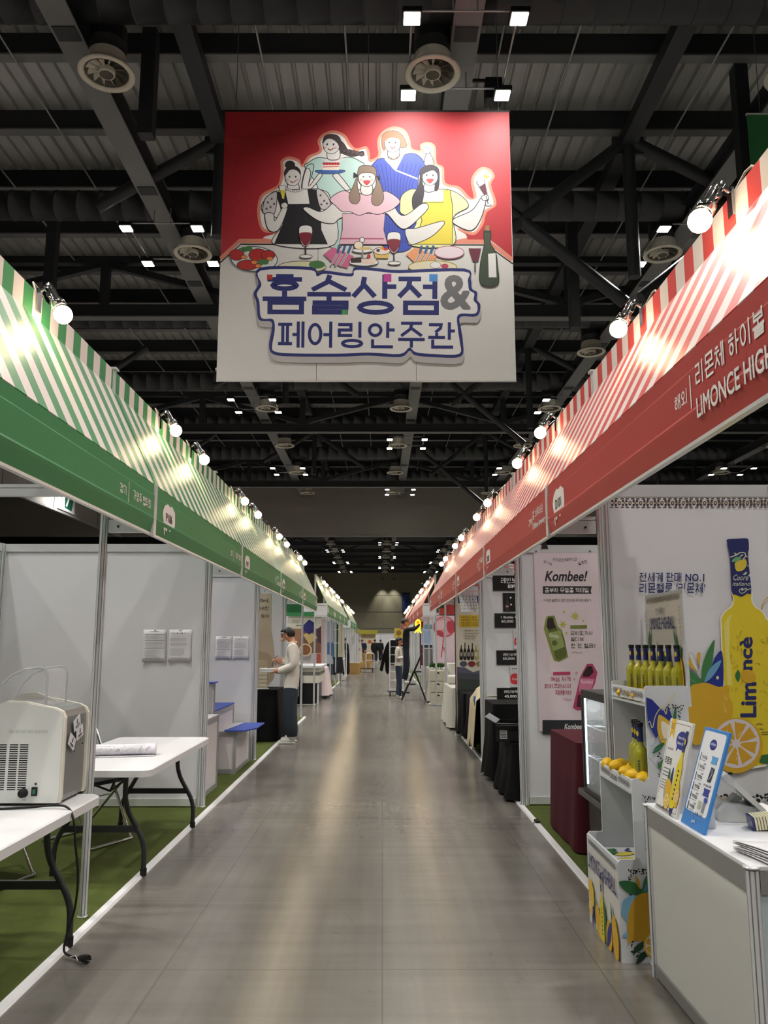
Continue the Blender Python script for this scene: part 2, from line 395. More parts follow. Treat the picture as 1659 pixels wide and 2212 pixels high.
def offset_poly(pts, d):
    n = len(pts); out = []
    A = sum(pts[i][0]*pts[(i+1) % n][1]-pts[(i+1) % n][0]*pts[i][1] for i in range(n))
    sg = 1 if A > 0 else -1
    for i in range(n):
        a, b = pts[i-1], pts[(i+1) % n]; dx, dy = b[0]-a[0], b[1]-a[1]; l = math.hypot(dx, dy) or 1
        out.append((pts[i][0]-sg*dy/l*d, pts[i][1]+sg*dx/l*d))
    return out
# ================================================================ THE HALL
def floor_material():
    m = bpy.data.materials.new('concrete_floor'); m.use_nodes = True; nt = m.node_tree; N = nt.nodes; L = nt.links
    b = N['Principled BSDF']; tc = N.new('ShaderNodeTexCoord')
    def noise(scale, detail, stretch=(1,1,1), rough=.6):
        mp = N.new('ShaderNodeMapping'); mp.inputs['Scale'].default_value = stretch; L.new(tc.outputs['Object'], mp.inputs['Vector'])
        n = N.new('ShaderNodeTexNoise'); n.inputs['Scale'].default_value = scale; n.inputs['Detail'].default_value = detail; n.inputs['Roughness'].default_value = rough
        L.new(mp.outputs['Vector'], n.inputs['Vector']); return n.outputs['Fac']
    def ramp(src, p0, c0, p1, c1):
        r = N.new('ShaderNodeValToRGB'); r.color_ramp.elements[0].position = p0; r.color_ramp.elements[0].color = c0
        r.color_ramp.elements[1].position = p1; r.color_ramp.elements[1].color = c1; L.new(src, r.inputs['Fac']); return r.outputs['Color']
    def mul(a, c, f):
        x = N.new('ShaderNodeMix'); x.data_type = 'RGBA'; x.blend_type = 'MULTIPLY'; x.inputs['Factor'].default_value = f
        L.new(a, x.inputs['A']); L.new(c, x.inputs['B']); return x.outputs['Result']
    g = lambda v: (v, v, v, 1)
    base = ramp(noise(.5, 3, rough=.5), .3, lin('#74706a'), .7, lin('#827e76'))
    c = mul(base, ramp(noise(2.6, 4, (1, .6, 1)), .3, g(.86), .7, g(1)), .8)          # cloudy tone
    c = mul(c, ramp(noise(2.4, 3, (3.0, .1, 1)), .3, g(.72), .62, g(1)), .6)          # wheel tracks along the aisle
    c = mul(c, ramp(noise(2.0, 3, (.22, 5.0, 1)), .3, g(.8), .62, g(1)), .6)          # trowel bands across
    c = mul(c, ramp(noise(9, 4, (1.2, .7, 1)), .24, g(.5), .34, g(1)), .5)            # dark scuffs
    c = mul(c, ramp(noise(120, 2), .3, g(.86), .65, g(1)), .6)
    br = N.new('ShaderNodeTexBrick'); br.offset = 0; br.inputs['Scale'].default_value = 1; br.inputs['Mortar Size'].default_value = .006; br.inputs['Mortar Smooth'].default_value = .6
    br.inputs['Brick Width'].default_value = 1.0; br.inputs['Row Height'].default_value = 1.0
    br.inputs['Color1'].default_value = g(1); br.inputs['Color2'].default_value = g(.95); br.inputs['Mortar'].default_value = g(.62)
    L.new(tc.outputs['Object'], br.inputs['Vector']); c = mul(c, br.outputs['Color'], .7)
    L.new(c, b.inputs['Base Color'])
    rr = N.new('ShaderNodeMapRange'); rr.inputs['From Min'].default_value = .3; rr.inputs['From Max'].default_value = .7
    rr.inputs['To Min'].default_value = .2; rr.inputs['To Max'].default_value = .38
    L.new(noise(1.4, 2, (1.6, .4, 1)), rr.inputs['Value']); b.inputs['Roughness'].default_value = .23
    b.inputs['Specular IOR Level'].default_value = .55
    return m
mb = MB().box(-40, -22, -.2, 40, 100, 0)
struct('floor', mb, floor_material(), 'grey polished concrete hall floor with scuffs and wheel tracks')

M_hallwall = mat('hall_wall_grey', '#6a665f', .6, noise=.08, scale=.5)
M_farwall = mat('hall_far_wall', '#8d8873', .7, noise=.08, scale=.6)
M_bulk = mat('bulkhead_grey', '#96938d', .4, noise=.06, scale=.4)
def deck_material():
    m = mat('roof_deck', '#b4b5b5', .4, .25, noise=.22, scale=1.2, stretch=(4,.25,1))
    return m
M_deck = deck_material()

# ceiling: corrugated steel deck, ribs running along the hall
mb = MB(); prof = []; x = -15.6
while x < 34:
    prof += [(x, 11.6), (x+.17, 11.6), (x+.195, 11.66), (x+.235, 11.66), (x+.26, 11.6)]; x += .30
n = len(prof); vs = [(p[0], -22, p[1]) for p in prof]+[(p[0], 47, p[1]) for p in prof]
mb.add(vs, [(i, i+1, n+i+1, n+i) for i in range(n-1)]); mb.box(-15.6, -22, 11.67, 34, 47, 11.8)
struct('ceiling', mb, M_deck, 'ribbed steel roof deck over the hall')
struct('ceiling_side', MB().box(-40, -22, 11.5, -15.6, 47, 11.8), M_steel)
struct('ceiling_far', MB().box(-40, 47.4, 11.2, 40, 100, 11.6), M_steel)
struct('ceiling_right', MB().box(34, -22, 11.6, 40, 47, 11.8), M_steel)
struct('wall_left', MB().box(-40.3, -22, 0, -40, 100, 11.8), M_hallwall)
struct('wall_right', MB().box(40, -22, 0, 40.3, 100, 11.8), M_hallwall)
struct('wall_back', MB().box(-40, -22.3, 0, 40, -22, 11.8), M_hallwall)
wf = struct('wall_front', MB().box(-40, 100, 0, 40, 100.3, 11.6), M_farwall)
jm = MB().box(-40, -.02, 0, 40, 0, .03).mesh('joint', M_steel2); jv = MB().box(0, -.02, 0, .03, 0, 11).mesh('joint', M_steel2)
for z in (3.2, 5.2, 7.2, 9.2): inst('joint', jm, wf, (0, 100, z))
for x in range(-16, 17, 4): inst('joint', jv, wf, (x, 100, 0))
# bulkheads
bw = struct('wall_bulkhead', MB().box(-15.6, 47, 7.64, 40, 47.4, 11.6), M_bulk)
inst('bottom_rail', MB().box(-15.6, -.03, 0, 40, .02, .08).mesh('bottom_rail', M_conduit), bw, (0, 47, 7.58))
bs = struct('wall_bulkhead_side', MB().box(-15.6, 16, 7.64, -15.3, 47, 11.6), M_bulk)
inst('bottom_rail', MB().box(-.05, 16, 0, .05, 47, .1).mesh('bottom_rail', M_conduit), bs, (-15.3, 0, 7.56))
for y in (20, 26, 32, 37.2, 43): inst('panel_seam', MB().box(-15.297, y, 7.66, -15.29, y+.04, 11.5).mesh('panel_seam', M_steel), bs)
bl = struct('wall_bulkhead_aisle', MB().box(-40, 47, 7.64, -15.6, 47.4, 11.6), M_bulk)

# exit sign on the side bulkhead
t = thing('exit_sign', 'white exit sign with green running figure on the grey bulkhead', 'sign', (-15.29, 37.6, 7.72))
MB().box(0, 0, 0, .06, 2.0, 1.15).build('sign_board', M_white, t)
a = Art((.061, 0, 0), (0, 1, 0), (0, 0, 1), (1, 0, 0), eps=.002)
a.poly([(.75,.15),(1.6,.1),(1.75,.6),(1.5,1.1),(.9,1.12),(.7,.6)], '#0d5c48')
a.poly([(.85,.25),(1.0,.2),(1.25,.6),(1.2,.95),(1.0,.8),(1.05,.6)], '#e8e8dc')
a.poly([(1.25,.95),(1.55,.95),(1.6,.8),(1.3,.78)], '#e8e8dc')
a.text('70m', .1, .35, .6, .6, '#3a6a5a')
a.build('sign_print', t)

# roof members -------------------------------------------------------------
def bar(p0, p1, w, h, name='strut', parent=None, m=M_steel):
    p0 = Vector(p0); p1 = Vector(p1); d = p1-p0; L_ = d.length
    o = MB().box(-w/2, -h/2, 0, w/2, h/2, L_).build(name, m, parent)
    o.rotation_mode = 'QUATERNION'; o.rotation_quaternion = d.to_track_quat('Z', 'Y'); o.location = p0
    return o
HZ = 9.9
for x in (-14.9, -9.63, -4.38, 1.21, 6.35, 11.6, 16.8):            # pale longitudinal beams
    e = tag(bpy.data.objects.new('roof_beam', None), kind='structure'); C.objects.link(e)
    e.location = (x, 0, 0); e.rotation_euler.z = .004
    MB().box(-.2, -20, HZ, .2, 46.9, HZ+.03).build('flange', M_steel2, e)
    MB().box(-.04, -20, HZ+.03, .04, 46.9, HZ+.37).build('web', M_steel, e)
    MB().box(-.2, -20, HZ+.37, .2, 46.9, HZ+.4).build('flange', M_steel, e)
    for y in range(2, 46, 4): MB().box(-.16, y, HZ-.014, .16, y+.28, HZ-.001).build('splice_plate', M_steel, e)
for x in (-10.9, -3.1, 4.7, 12.5):                                  # dark top girders
    struct('roof_beam', MB().box(x-.15, -20, 10.85, x+.15, 46.9, 11.1), M_steel)
y = 6.2
while y < 46.5:                                                     # purlins under the deck
    e = tag(bpy.data.objects.new('roof_purlin_beam', None), kind='structure'); C.objects.link(e); e.location = (0, y, 0)
    MB().box(-15.4, -.1, 11.14, 34, .1, 11.17).build('flange', M_steel2, e)
    MB().box(-15.4, -.025, 11.17, 34, .025, 11.6).build('web', M_steel, e)
    y += 2.0
for y in (-2.9, 8.2, 19.3, 30.5, 41.7):                             # cross trusses
    e = tag(bpy.data.objects.new('roof_truss_beam', None), kind='structure'); C.objects.link(e)
    MB().box(-15.4, y-.13, 9.5, 34, y+.13, 9.53).build('flange', M_steel2, e)
    MB().box(-15.4, y-.05, 9.53, 34, y+.05, 9.86).build('chord', M_steel, e)
    MB().box(-15.4, y-.1, 10.95, 34, y+.1, 11.13).build('chord', M_steel, e)
    xs = [-14.8, -10.9, -7.0, -3.1, .8, 4.7, 8.6, 12.5, 16.4]
    for i, x in enumerate(xs):
        bar((x, y, 9.86), (x, y, 10.95), .2, .2, 'post', e)
        if i < len(xs)-1:
            bar((x, y, 9.9) if i % 2 else (x, y, 10.95), (xs[i+1], y, 10.95) if i % 2 else (xs[i+1], y, 9.9), .16, .16, 'strut', e)
for y in (14.2, 25.0, 36.0):                                        # deep bracing frames
    e = tag(bpy.data.objects.new('roof_brace_beam', None), kind='structure'); C.objects.link(e)
    tubes = [((4.7,11),(2.2,9.0)), ((4.7,11),(7.4,9.5)), ((4.7,11),(4.7,8.2)), ((1.9,9.95),(4.5,7.7)), ((7.4,9.9),(4.8,7.8)),
             ((-3.1,11),(-5.4,9.6)), ((-3.1,11),(-.8,9.3)), ((-3.1,11),(-3.1,9.0)), ((-7.6,10.9),(-10.2,9.0)), ((-10.9,11),(-8.6,9.2)), ((-10.9,11),(-10.9,8.6)), ((12.5,11),(10.2,9.0)), ((12.5,11),(12.5,8.4))]
    for (x0, z0), (x1, z1) in tubes:
        MB().cyl((x0, y, z0), (x1, y, z1), .12 if y < 20 else .1, n=10).build('strut', M_steel, e)
    for x in (-3.1, 4.7, 12.5): MB().box(x-.3, y-.03, 10.7, x+.3, y+.03, 11.05).build('gusset_plate', M_steel, e)
for x, y0, z0 in ((-3.7, 11.6, 9.3), (6.05, 12.4, 8.4), (-7.4, 17, 8.6), (4.3, 17.2, 8.4)):
    struct('roof_hanger_beam', MB().box(x-.11, y0-.11, z0, x+.11, y0+.11, 11.14), M_steel)
for x in (-7.8, -6.1, -4.6, -2.0, -.6, 1.9, 3.1, 5.5, 7.2):         # thin sprinkler pipes along the deck
    o = MB().cyl((x, 6, 11.02), (x+.05, 46, 11.02), .018, n=6).build('sprinkler_pipe', M_conduit)
    tag(o, 'thin grey pipe running under the roof deck', 'pipe', 'pipes under the roof deck')

# ducts ---------------------------------------------------------------------
ROWS = [10.46, 15.9, 21.7, 27.28, 32.66, 38.06, 43.4]
def duct_mesh(x0, x1):
    pr = []; x = x0
    while x < x1:
        pr += [(.3, x), (.3, x+.42), (.312, x+.43), (.312, x+.45), (.3, x+.46)]; x += .46
    b = MB().lathe(pr, n=18); b.v = [(v[2], v[1], v[0]) for v in b.v]; return b
dm = duct_mesh(-14.5, 22).mesh('air_duct', M_duct)
words_row = ['first', 'second', 'third', 'fourth', 'fifth', 'sixth', 'seventh']
for k, y in enumerate(ROWS):
    o = bpy.data.objects.new('air_duct', dm); C.objects.link(o); o.location = (0, y-.35, 10.4)
    tag(o, 'dark round cross duct under the roof, %s in depth from the entrance' % words_row[k], 'duct', 'cross ducts')

# diffuser --------------------------------------------------------------------
me_stub = MB().lathe([(.26, .72), (.26, .5), (.268, .49), (.268, .47), (.26, .46), (.26, .27)], n=20).mesh('duct_stub', M_duct)
me_ring = MB().lathe([(.262, .3), (.262, .1), (.3, .07), (.395, .04), (.4, .015), (.39, 0), (.33, .004), (.305, .03), (.29, .12), (.262, .3)], n=26).mesh('outer_ring', M_diff)
me_bowl = MB().lathe([(.3, .02), (.25, .1), (.12, .13), (.0, .13)], n=20).mesh('bowl', M_diffdark)
me_hub = MB().lathe([(.0, .01), (.09, .01), (.1, .0), (.115, .0), (.12, .03), (.12, .08)], n=18, mis=[0,0,1,1,1]).mesh('hub', [M_diffdark, M_diff])
me_vane = MB().add([(.11,-.012,.06),(.30,-.03,.03),(.30,.03,.10),(.11,.012,.10)], [(0,1,2,3)]).mesh('vane', M_diff)
def make_diffuser(x, y):
    t = thing('air_diffuser', 'x', 'air vent', (x, y, 9.5), group='round ceiling air diffusers')
    inst('duct_stub', me_stub, t); inst('outer_ring', me_ring, t); inst('bowl', me_bowl, t); inst('hub', me_hub, t)
    for i in range(12): inst('vane', me_vane, t, rot=(0, 0, i*pi/6))
    return t
COLS = [(-9.2, 0), (-3.95, 1), (.72, 0), (5.9, 1), (11.1, 0), (16.4, 1)]
colname = {-9.2: 'far-left', -3.95: 'left', .72: 'centre', 5.9: 'right', 11.1: 'far-right', 16.4: 'outermost right'}
hx = lambda x, y: x-.004*(y-10)
for k, y in enumerate(ROWS):
    for cx_, par in COLS:
        if abs(cx_) > 8 and k < 4: continue
        t = make_diffuser(hx(cx_, y), y)
        t['label'] = 'cream round air diffuser, %s in the %s column of ceiling vents' % (words_row[k], colname[cx_])

# floodlights -------------------------------------------------------------------
me_head = MB().bbox(-.13, -.13, .02, .13, .13, .1, .015).mesh('lamp_head', M_blackm)
me_lens = MB().bbox(-.105, -.105, 0, .105, .105, .022, .006).mesh('lens', M_lens)
FLOOD = {k: empty_light_data('floodlight_lamp', 'SPOT', FLOOD_W*4/k, (1, .965, .91), .12, R(135), .7) for k in (1, 2, 4)}   # lit heads stand for their cluster
me_rods = MB()
for yy in (-.75, .75): me_rods.cyl((-.72, yy, .13), (.72, yy, .13), .016, n=6)
for xx in (-.7, .7): me_rods.cyl((xx, -.75, .145), (xx, .75, .145), .016, n=6)
for xx in (-.16, .16): me_rods.cyl((xx, -.75, .13), (xx, -.75, .45), .012, n=6); me_rods.cyl((xx, .75, .13), (xx, .75, .45), .012, n=6)
me_rods = me_rods.mesh('mounting_frame', M_conduit)
ordn = ['first', 'second', 'third', 'fourth', 'fifth', 'sixth', 'seventh', 'eighth', 'ninth', 'tenth']
def flood_cluster(x, y, label):
    lit = ((-.7, -.75), (.7, .75), (-.7, .75), (.7, -.75)) if abs(x) < 2 and 9 < y < 11 else ((-.7, -.75), (.7, .75)) if abs(x) < 8 and -3 < y < 40 else ((.7, -.75),)
    t = thing('floodlight_cluster', label, 'light', (x, y, 9.5), group='ceiling floodlight clusters')
    inst('mounting_frame', me_rods, t)
    for xx in (-.7, .7):
        for yy in (-.75, .75):
            h = inst('lamp_head', me_head, t, (xx, yy, 0)); inst('lens', me_lens, h)
            if (xx, yy) in lit:
                l = bpy.data.objects.new('floodlight_lamp', FLOOD[len(lit)]); C.objects.link(l); l.parent = t; l.location = (xx, yy, -.03)
for cx_, par in COLS + [(-14.4, 1)]:
    off = .43 if cx_ > 0 else -.43
    rows = [r for k, r in enumerate(ROWS) if k % 2 == par]
    cnt = 0
    for y in [-11.3+5.4*par, -.4+5.4*par-5.4*par*2*0] + rows:
        if par and y in (-.4+5.4,): y = 5.1
        cnt += 1
        nm = colname.get(cx_, 'outermost left')
        flood_cluster(hx(cx_+off*.85, y), y-.3, 'four white floodlights around a vent, %s down the %s ceiling column' % (ordn[cnt-1], nm))
# far section past the bulkhead
FARROWS = [50.4+5.4*i for i in range(9)]
k2 = 0
for i, y in enumerate(FARROWS):
    for cx_, par in COLS[:4]:
        t = make_diffuser(hx(cx_, y)-.1, y); t['label'] = 'small far air diffuser past the bulkhead, %s in the %s ceiling column' % (ordn[i], colname[cx_])
        if i % 2 == (1-par): flood_cluster(hx(cx_, y), y-.3, 'far floodlights past the bulkhead, row %s of the %s ceiling column' % (ordn[i], colname[cx_]))
for x in (-4.4, 1.15, 6.3): struct('roof_beam', MB().box(x-.35, 47.5, HZ, x-.0, 100, HZ+.4), M_steel2)
for y in FARROWS: struct('roof_beam', MB().box(-30, y+1.6, 9.6, 30, y+1.75, 9.95), M_steel)
for y in (58, 76, 94):
    e = tag(bpy.data.objects.new('roof_brace_beam', None), kind='structure'); C.objects.link(e)
    for x0 in (-12, -4, 4, 12):
        MB().cyl((x0, y, 9.9), (x0+4, y, 11.2), .1, n=8).build('strut', M_steel, e); MB().cyl((x0+8, y, 9.9), (x0+4, y, 11.2), .1, n=8).build('strut', M_steel, e)
# hanging speaker by the centre beam
t = thing('ceiling_speaker', 'black box loudspeaker hanging beside the centre roof beam', 'speaker', (1.72, 11.4, 9.75))
MB().bbox(-.13, -.12, 0, .13, .12, .36, .01).build('cabinet', M_blackm, t); MB().box(-.5, -.02, .36, .02, .02, .4).box(-.02, -.02, .34, .02, .02, .4).build('bracket', M_blackm, t)
# pendant sensors
for x, y, z, l in ((-3.9, 18.6, 7.9, 'left'), (3.9, 80, 7.2, 'right')):
    t = thing('pendant_sensor', 'small white sensor hanging on a rod from the roof, %s side' % l, 'sensor', (x, y, z))
    MB().cyl((0,0,.08), (0,0,11.12-z), .012, n=6).build('rod', M_conduit, t); MB().lathe([(0,0),(.1,0),(.1,.05),(.03,.09),(0,.09)], n=12).build('cap', M_white, t)

# carpets and white edge trims --------------------------------------------------
def carpet(name, x0, y0, x1, y1, label):
    o = MB().box(x0, y0, 0, x1, y1, .008).build(name, M_carpet); return tag(o, label, 'carpet')
carpet('carpet', -3.6, 1.2, -1.585, 16.7, 'olive green carpet under the front green booths')
carpet('carpet', 1.305, 3.95, 3.35, 16.8, 'olive green carpet under the front red booths')
carpet('carpet', -3.7, 19.9, -1.66, 43.6, 'olive green carpet under the rear green booths')
carpet('carpet', 1.33, 19.9, 3.4, 43.6, 'olive green carpet under the rear red booths')
def edge(x0, y0, x1, y1, label):
    o = MB().prism([(x0,0),(x1,0),(x1-(x1-x0)*.15,.014),(x0+(x1-x0)*.15,.014)], y0, y1, 'y').build('carpet_edging', M_trim); return tag(o, label, 'edging')
edge(-1.585, 1.2, -1.53, 16.75, 'white edging strip along the front green booths')
edge(1.25, 3.95, 1.305, 7.0, 'white edging strip beside the red-draped table'); edge(1.25, 7.05, 1.305, 16.8, 'white edging strip under the black draped tables')
edge(-1.66, 20.05, -1.61, 43.6, 'white edging strip along the rear green booths'); edge(1.28, 20.05, 1.33, 43.6, 'white edging strip along the rear red booths')
tag(MB().box(-3.7, 19.95, 0, -1.61, 20.0, .014).build('carpet_edging', M_trim), 'white edging strip across the end of the rear green block', 'edging')
tag(MB().bbox(1.262, 6.98, .012, 1.30, 7.07, .03, .004).build('tape_patch', M_rubber), 'black tape over the joint of the white floor edging', 'tape')
# ================================================================ BOOTH FRAMES
def post_poly(r=.02):
    q = []
    for i in range(8):
        a = i*pi/4
        for da, k in ((-.27, 1.0), (-.12, 1.0), (-.11, .62), (.11, .62), (.12, 1.0), (.27, 1.0)):
            q.append((r*k*cos(a+da), r*k*sin(a+da)))
    return q
def post_mesh(h): return MB().prism(post_poly(.022), 0, h, 'z').mesh('post', M_alu)
PM = {h: post_mesh(h) for h in (2.4, 3.1, .73, .75, .52, 1.0)}
def wall_parts(t, L_, h, n, panel_mat=M_panel, post0=True, post1=True):
    """system partition along local +x from 0 to L_, parts under t"""
    w = L_/n
    pm = MB().box(.02, -.004, .07, w-.02, .004, h-.06).mesh('panel', panel_mat)
    rb = MB().box(.02, -.016, .012, w-.02, .016, .075).mesh('rail', M_alu); rt = MB().box(.02, -.016, h-.075, w-.02, .016, h-.002).mesh('rail', M_alu)
    for i in range(n):
        inst('panel', pm, t, (i*w, 0, 0)); inst('rail', rb, t, (i*w, 0, 0)); inst('rail', rt, t, (i*w, 0, 0))
    for i in range(n+1):
        if (i == 0 and not post0) or (i == n and not post1): continue
        inst('post', PM[h], t, (i*w, 0, 0))
def partition(label, x0, y0, x1, y1, n, h=2.4, **k):
    t = thing('partition', label, 'partition', (x0, y0, .008), math.atan2(y1-y0, x1-x0), 'booth partitions')
    wall_parts(t, math.hypot(x1-x0, y1-y0), h, n, **k); return t

def stripe_mat(name, col):
    m = bpy.data.materials.new(name); m.use_nodes = True; nt = m.node_tree; b = nt.nodes['Principled BSDF']
    tc = nt.nodes.new('ShaderNodeTexCoord'); sx = nt.nodes.new('ShaderNodeSeparateXYZ'); nt.links.new(tc.outputs['Object'], sx.inputs[0])
    m1 = nt.nodes.new('ShaderNodeMath'); m1.operation = 'DIVIDE'; m1.inputs[1].default_value = .2; nt.links.new(sx.outputs['Y'], m1.inputs[0])
    m2 = nt.nodes.new('ShaderNodeMath'); m2.operation = 'FRACT'; nt.links.new(m1.outputs[0], m2.inputs[0])
    m3 = nt.nodes.new('ShaderNodeMath'); m3.operation = 'GREATER_THAN'; m3.inputs[1].default_value = .5; nt.links.new(m2.outputs[0], m3.inputs[0])
    mx = nt.nodes.new('ShaderNodeMix'); mx.data_type = 'RGBA'; mx.inputs['A'].default_value = lin(col); mx.inputs['B'].default_value = lin('#e6dcd8')
    nt.links.new(m3.outputs[0], mx.inputs['Factor']); nt.links.new(mx.outputs['Result'], b.inputs['Base Color'])
    b.inputs['Roughness'].default_value = .38
    return m
M_strG = stripe_mat('stripe_green', '#3f8f58'); M_strR = stripe_mat('stripe_red', '#d4433f')
M_fasG = mat('fascia_green', '#36824e', .5, noise=.05, scale=2); M_fasR = mat('fascia_red', '#b03a38', .5, noise=.05, scale=2)
LX, LF = -1.63, -1.34      # green side: post line, fascia line
RX, RF = 1.29, .98         # red side
CLOUD = [(.02,.07),(.0,.12),(.03,.17),(.07,.19),(.11,.2),(.16,.19),(.21,.2),(.25,.18),(.28,.17),(.29,.12),(.29,.07),(.26,.03),(.22,.04),(.18,.01),(.13,.03),(.09,.0),(.06,.02),(.05,-.035),(.03,.02)]
def awning(side, y0, L_, label, badge, region, lines_):
    xp, xf = (LX, LF) if side < 0 else (RX, RF)
    s = 1 if side < 0 else -1                     # towards the aisle
    t = thing('awning', label, 'awning', (xp, y0, 0), 0, 'green striped awnings' if side < 0 else 'red striped awnings')
    d = (xf-xp); g = .012
    st, fa = (M_strG, M_fasG) if side < 0 else (M_strR, M_fasR)
    # valance: upright strip on the ridge; slope: sheet down to the fascia (both with thickness)
    MB().box(min(0, s*.012), g, 2.975, max(0, s*.012), L_-g, 3.1).build('valance', st, t)
    q = [(s*.012, 2.975), (d, 2.4), (d-s*.012, 2.39), (0, 2.965)]
    MB().prism(q if side > 0 else q[::-1], g, L_-g, 'y').build('slope', st, t)
    f = [(d, 2.395), (d, 2.335), (d+s*.004, 2.33), (d+s*.004, 2.205), (d+s*.009, 2.195), (d+s*.006, 2.18), (d-s*.012, 2.112), (d-s*.03, 2.112), (d-s*.016, 2.2), (d-s*.016, 2.395)]
    MB().prism(f if side > 0 else f[::-1], .028, L_-.028, 'y').build('fascia', fa, t)
    MB().box(min(d-s*.03, d-s*.008), .02, 2.1, max(d-s*.03, d-s*.008), L_-.02, 2.112).build('edge_strip', M_alu, t)
    for yy in (0.0, L_-.026):
        MB().box(min(d-s*.03, d+s*.008), yy, 2.1, max(d-s*.03, d+s*.008), yy+.024, 2.4).build('end_bar', M_alu, t)
        MB().box(min(-s*.02, s*.016), yy, 2.95, max(-s*.02, s*.016), yy+.022, 3.11).build('end_bar', M_alu, t)
    MB().box(min(s*.03, d-s*.03), -.012, 2.115, max(s*.03, d-s*.03), .012, 2.19).build('bracket_arm', M_alu, t)
    MB().box(min(s*.03, d-s*.03), -.012, 2.20, max(s*.03, d-s*.03), .012, 2.215).build('bracket_arm', M_alu, t)
    for k in (.3, .75): MB().cyl((d*k, -.016, 2.15), (d*k, -.011, 2.15), .007, n=8).build('screw', M_dark, t)
    # print
    if side < 0: a = Art((d+s*.0045, 0, 2.112), (0, 1, 0), (0, 0, 1), (1, 0, 0), eps=.0004)
    else: a = Art((d+s*.0045, L_, 2.112), (0, -1, 0), (0, 0, 1), (-1, 0, 0), eps=.0004)
    a.blob([(x+.17, y*.86+.045) for x, y in CLOUD], '#e9e2de')
    if badge: a.text(badge, .24, .105, .39, .16, '#1c1c1c', bold=.02)
    a.build('number_badge', t)
    if side < 0: a = Art((d+s*.0045, 0, 2.112), (0, 1, 0), (0, 0, 1), (1, 0, 0), eps=.0004)
    else: a = Art((d+s*.0045, L_, 2.112), (0, -1, 0), (0, 0, 1), (-1, 0, 0), eps=.0004)
    u0 = region[1]
    a.text(region[0], u0, .125, u0+.11, .175, '#efe9e6', bold=.02)
    a.rect(u0+.14, .095, u0+.148, .205, '#efe9e6')
    for body, ua, ub, va, vb in lines_: a.text(body, ua, va, ub, vb, '#efe9e6', bold=.02)
    a.build('lettering', t)
    return t
LY = [1.65, 4.7, 7.68, 10.67, 13.66, 16.65]
RY = [1.72, 4.74, 7.76, 10.76, 13.76, 16.76]
gl = [('P105', '경기', [('가양주 협의회', 2.62, 2.95, .125, .18)]), ('P106', '경기', [('가양주 협의회', 2.62, 2.95, .125, .18)]), ('P107', '경기', [('술샘', 2.6, 2.72, .17, .21), ('농업회사법인', 2.6, 2.95, .09, .14)]),
      ('P108', '전남', [('해남진', 2.62, 2.85, .16, .21), ('양조장', 2.62, 2.95, .09, .14)]), ('P109', '충북', [('조은술', 2.62, 2.85, .16, .21), ('세종', 2.62, 2.9, .09, .14)])]
nth = ['nearest', 'second', 'third', 'fourth', 'fifth']
for i in range(5):
    b_, r_, l_ = gl[i]
    awning(-1, LY[i], LY[i+1]-LY[i], 'green and white striped awning, %s in the front row from the entrance' % nth[i], b_, (r_, 2.4), l_)
rl = [('D101', '해외', 2.13, [('리몬체 하이볼', 2.32, 2.78, .15, .225), ('LIMONCE HIGHBALL', 2.32, 2.98, .05, .115)]), ('D102', '경북', 2.42, [('콤 브루어리', 2.58, 2.9, .15, .205), ('Offtime brewery', 2.58, 2.98, .075, .125)]),
      ('D103', '경기', 2.42, [('산머루농원', 2.6, 2.95, .14, .2), ('와인', 2.6, 2.72, .07, .12)]), ('D104', '전북', 2.42, [('지란지교', 2.6, 2.9, .14, .2), ('발효', 2.6, 2.75, .07, .12)]), ('D105', '강원', 2.42, [('두루', 2.6, 2.8, .12, .18)])]
for i in range(5):
    b_, r_, u_, l_ = rl[i]
    awning(1, RY[i], RY[i+1]-RY[i], 'red and white striped awning, %s in the front row from the entrance' % nth[i], b_, (r_, u_), l_)
for blk, y0, n in (('middle', 19.75, 4), ('rear', 34.3, 3)):
    for i in range(n):
        for sd, nm in ((-1, 'green'), (1, 'red')):
            awning(sd, y0+3*i, 3, '%s striped awning, %s of the %s block down the aisle' % (nm, nth[i], blk), '', ('부스', 2.45), [('전통주', 2.62, 2.95, .14, .19)])
    for sd, nm in ((-1, 'green'), (1, 'red')):     # white end box closing the row
        xp, xf = (LX, LF) if sd < 0 else (RX, RF)
        t = thing('fascia_end_box', 'white box panel closing the end of the %s %s awning row' % (blk, nm), 'panel', (0, y0, 0))
        MB().box(min(xp, xf), -.05, 2.14, max(xp, xf), -.02, 2.37).build('panel', M_white, t)
        MB().box(min(xp, xf), -.06, 2.37, max(xp, xf), -.012, 2.42).build('rail', M_alu, t); MB().box(min(xp, xf), -.06, 2.09, max(xp, xf), -.012, 2.14).build('rail', M_alu, t)
for sd, nm, xa, xb, y in ((-1, 'green', -3.62, -1.66, 16.72), (1, 'red', 1.33, 3.3, 16.83)):   # awning across the block end
    t = thing('end_awning', 'short %s striped awning across the far end of the front block' % nm, 'awning', (xa, y, 0), -pi/2)
    me = MB().box(-.012, 0, 2.93, 0, xb-xa, 3.1); me.build('valance', M_strG if sd < 0 else M_strR, t)
    MB().prism([(-.012, 2.93), (-.3, 2.4), (-.288, 2.4), (0, 2.93)], 0, xb-xa, 'y').build('slope', M_strG if sd < 0 else M_strR, t)
    MB().box(-.31, 0, 2.1, -.295, xb-xa, 2.4).build('fascia', M_fasG if sd < 0 else M_fasR, t)

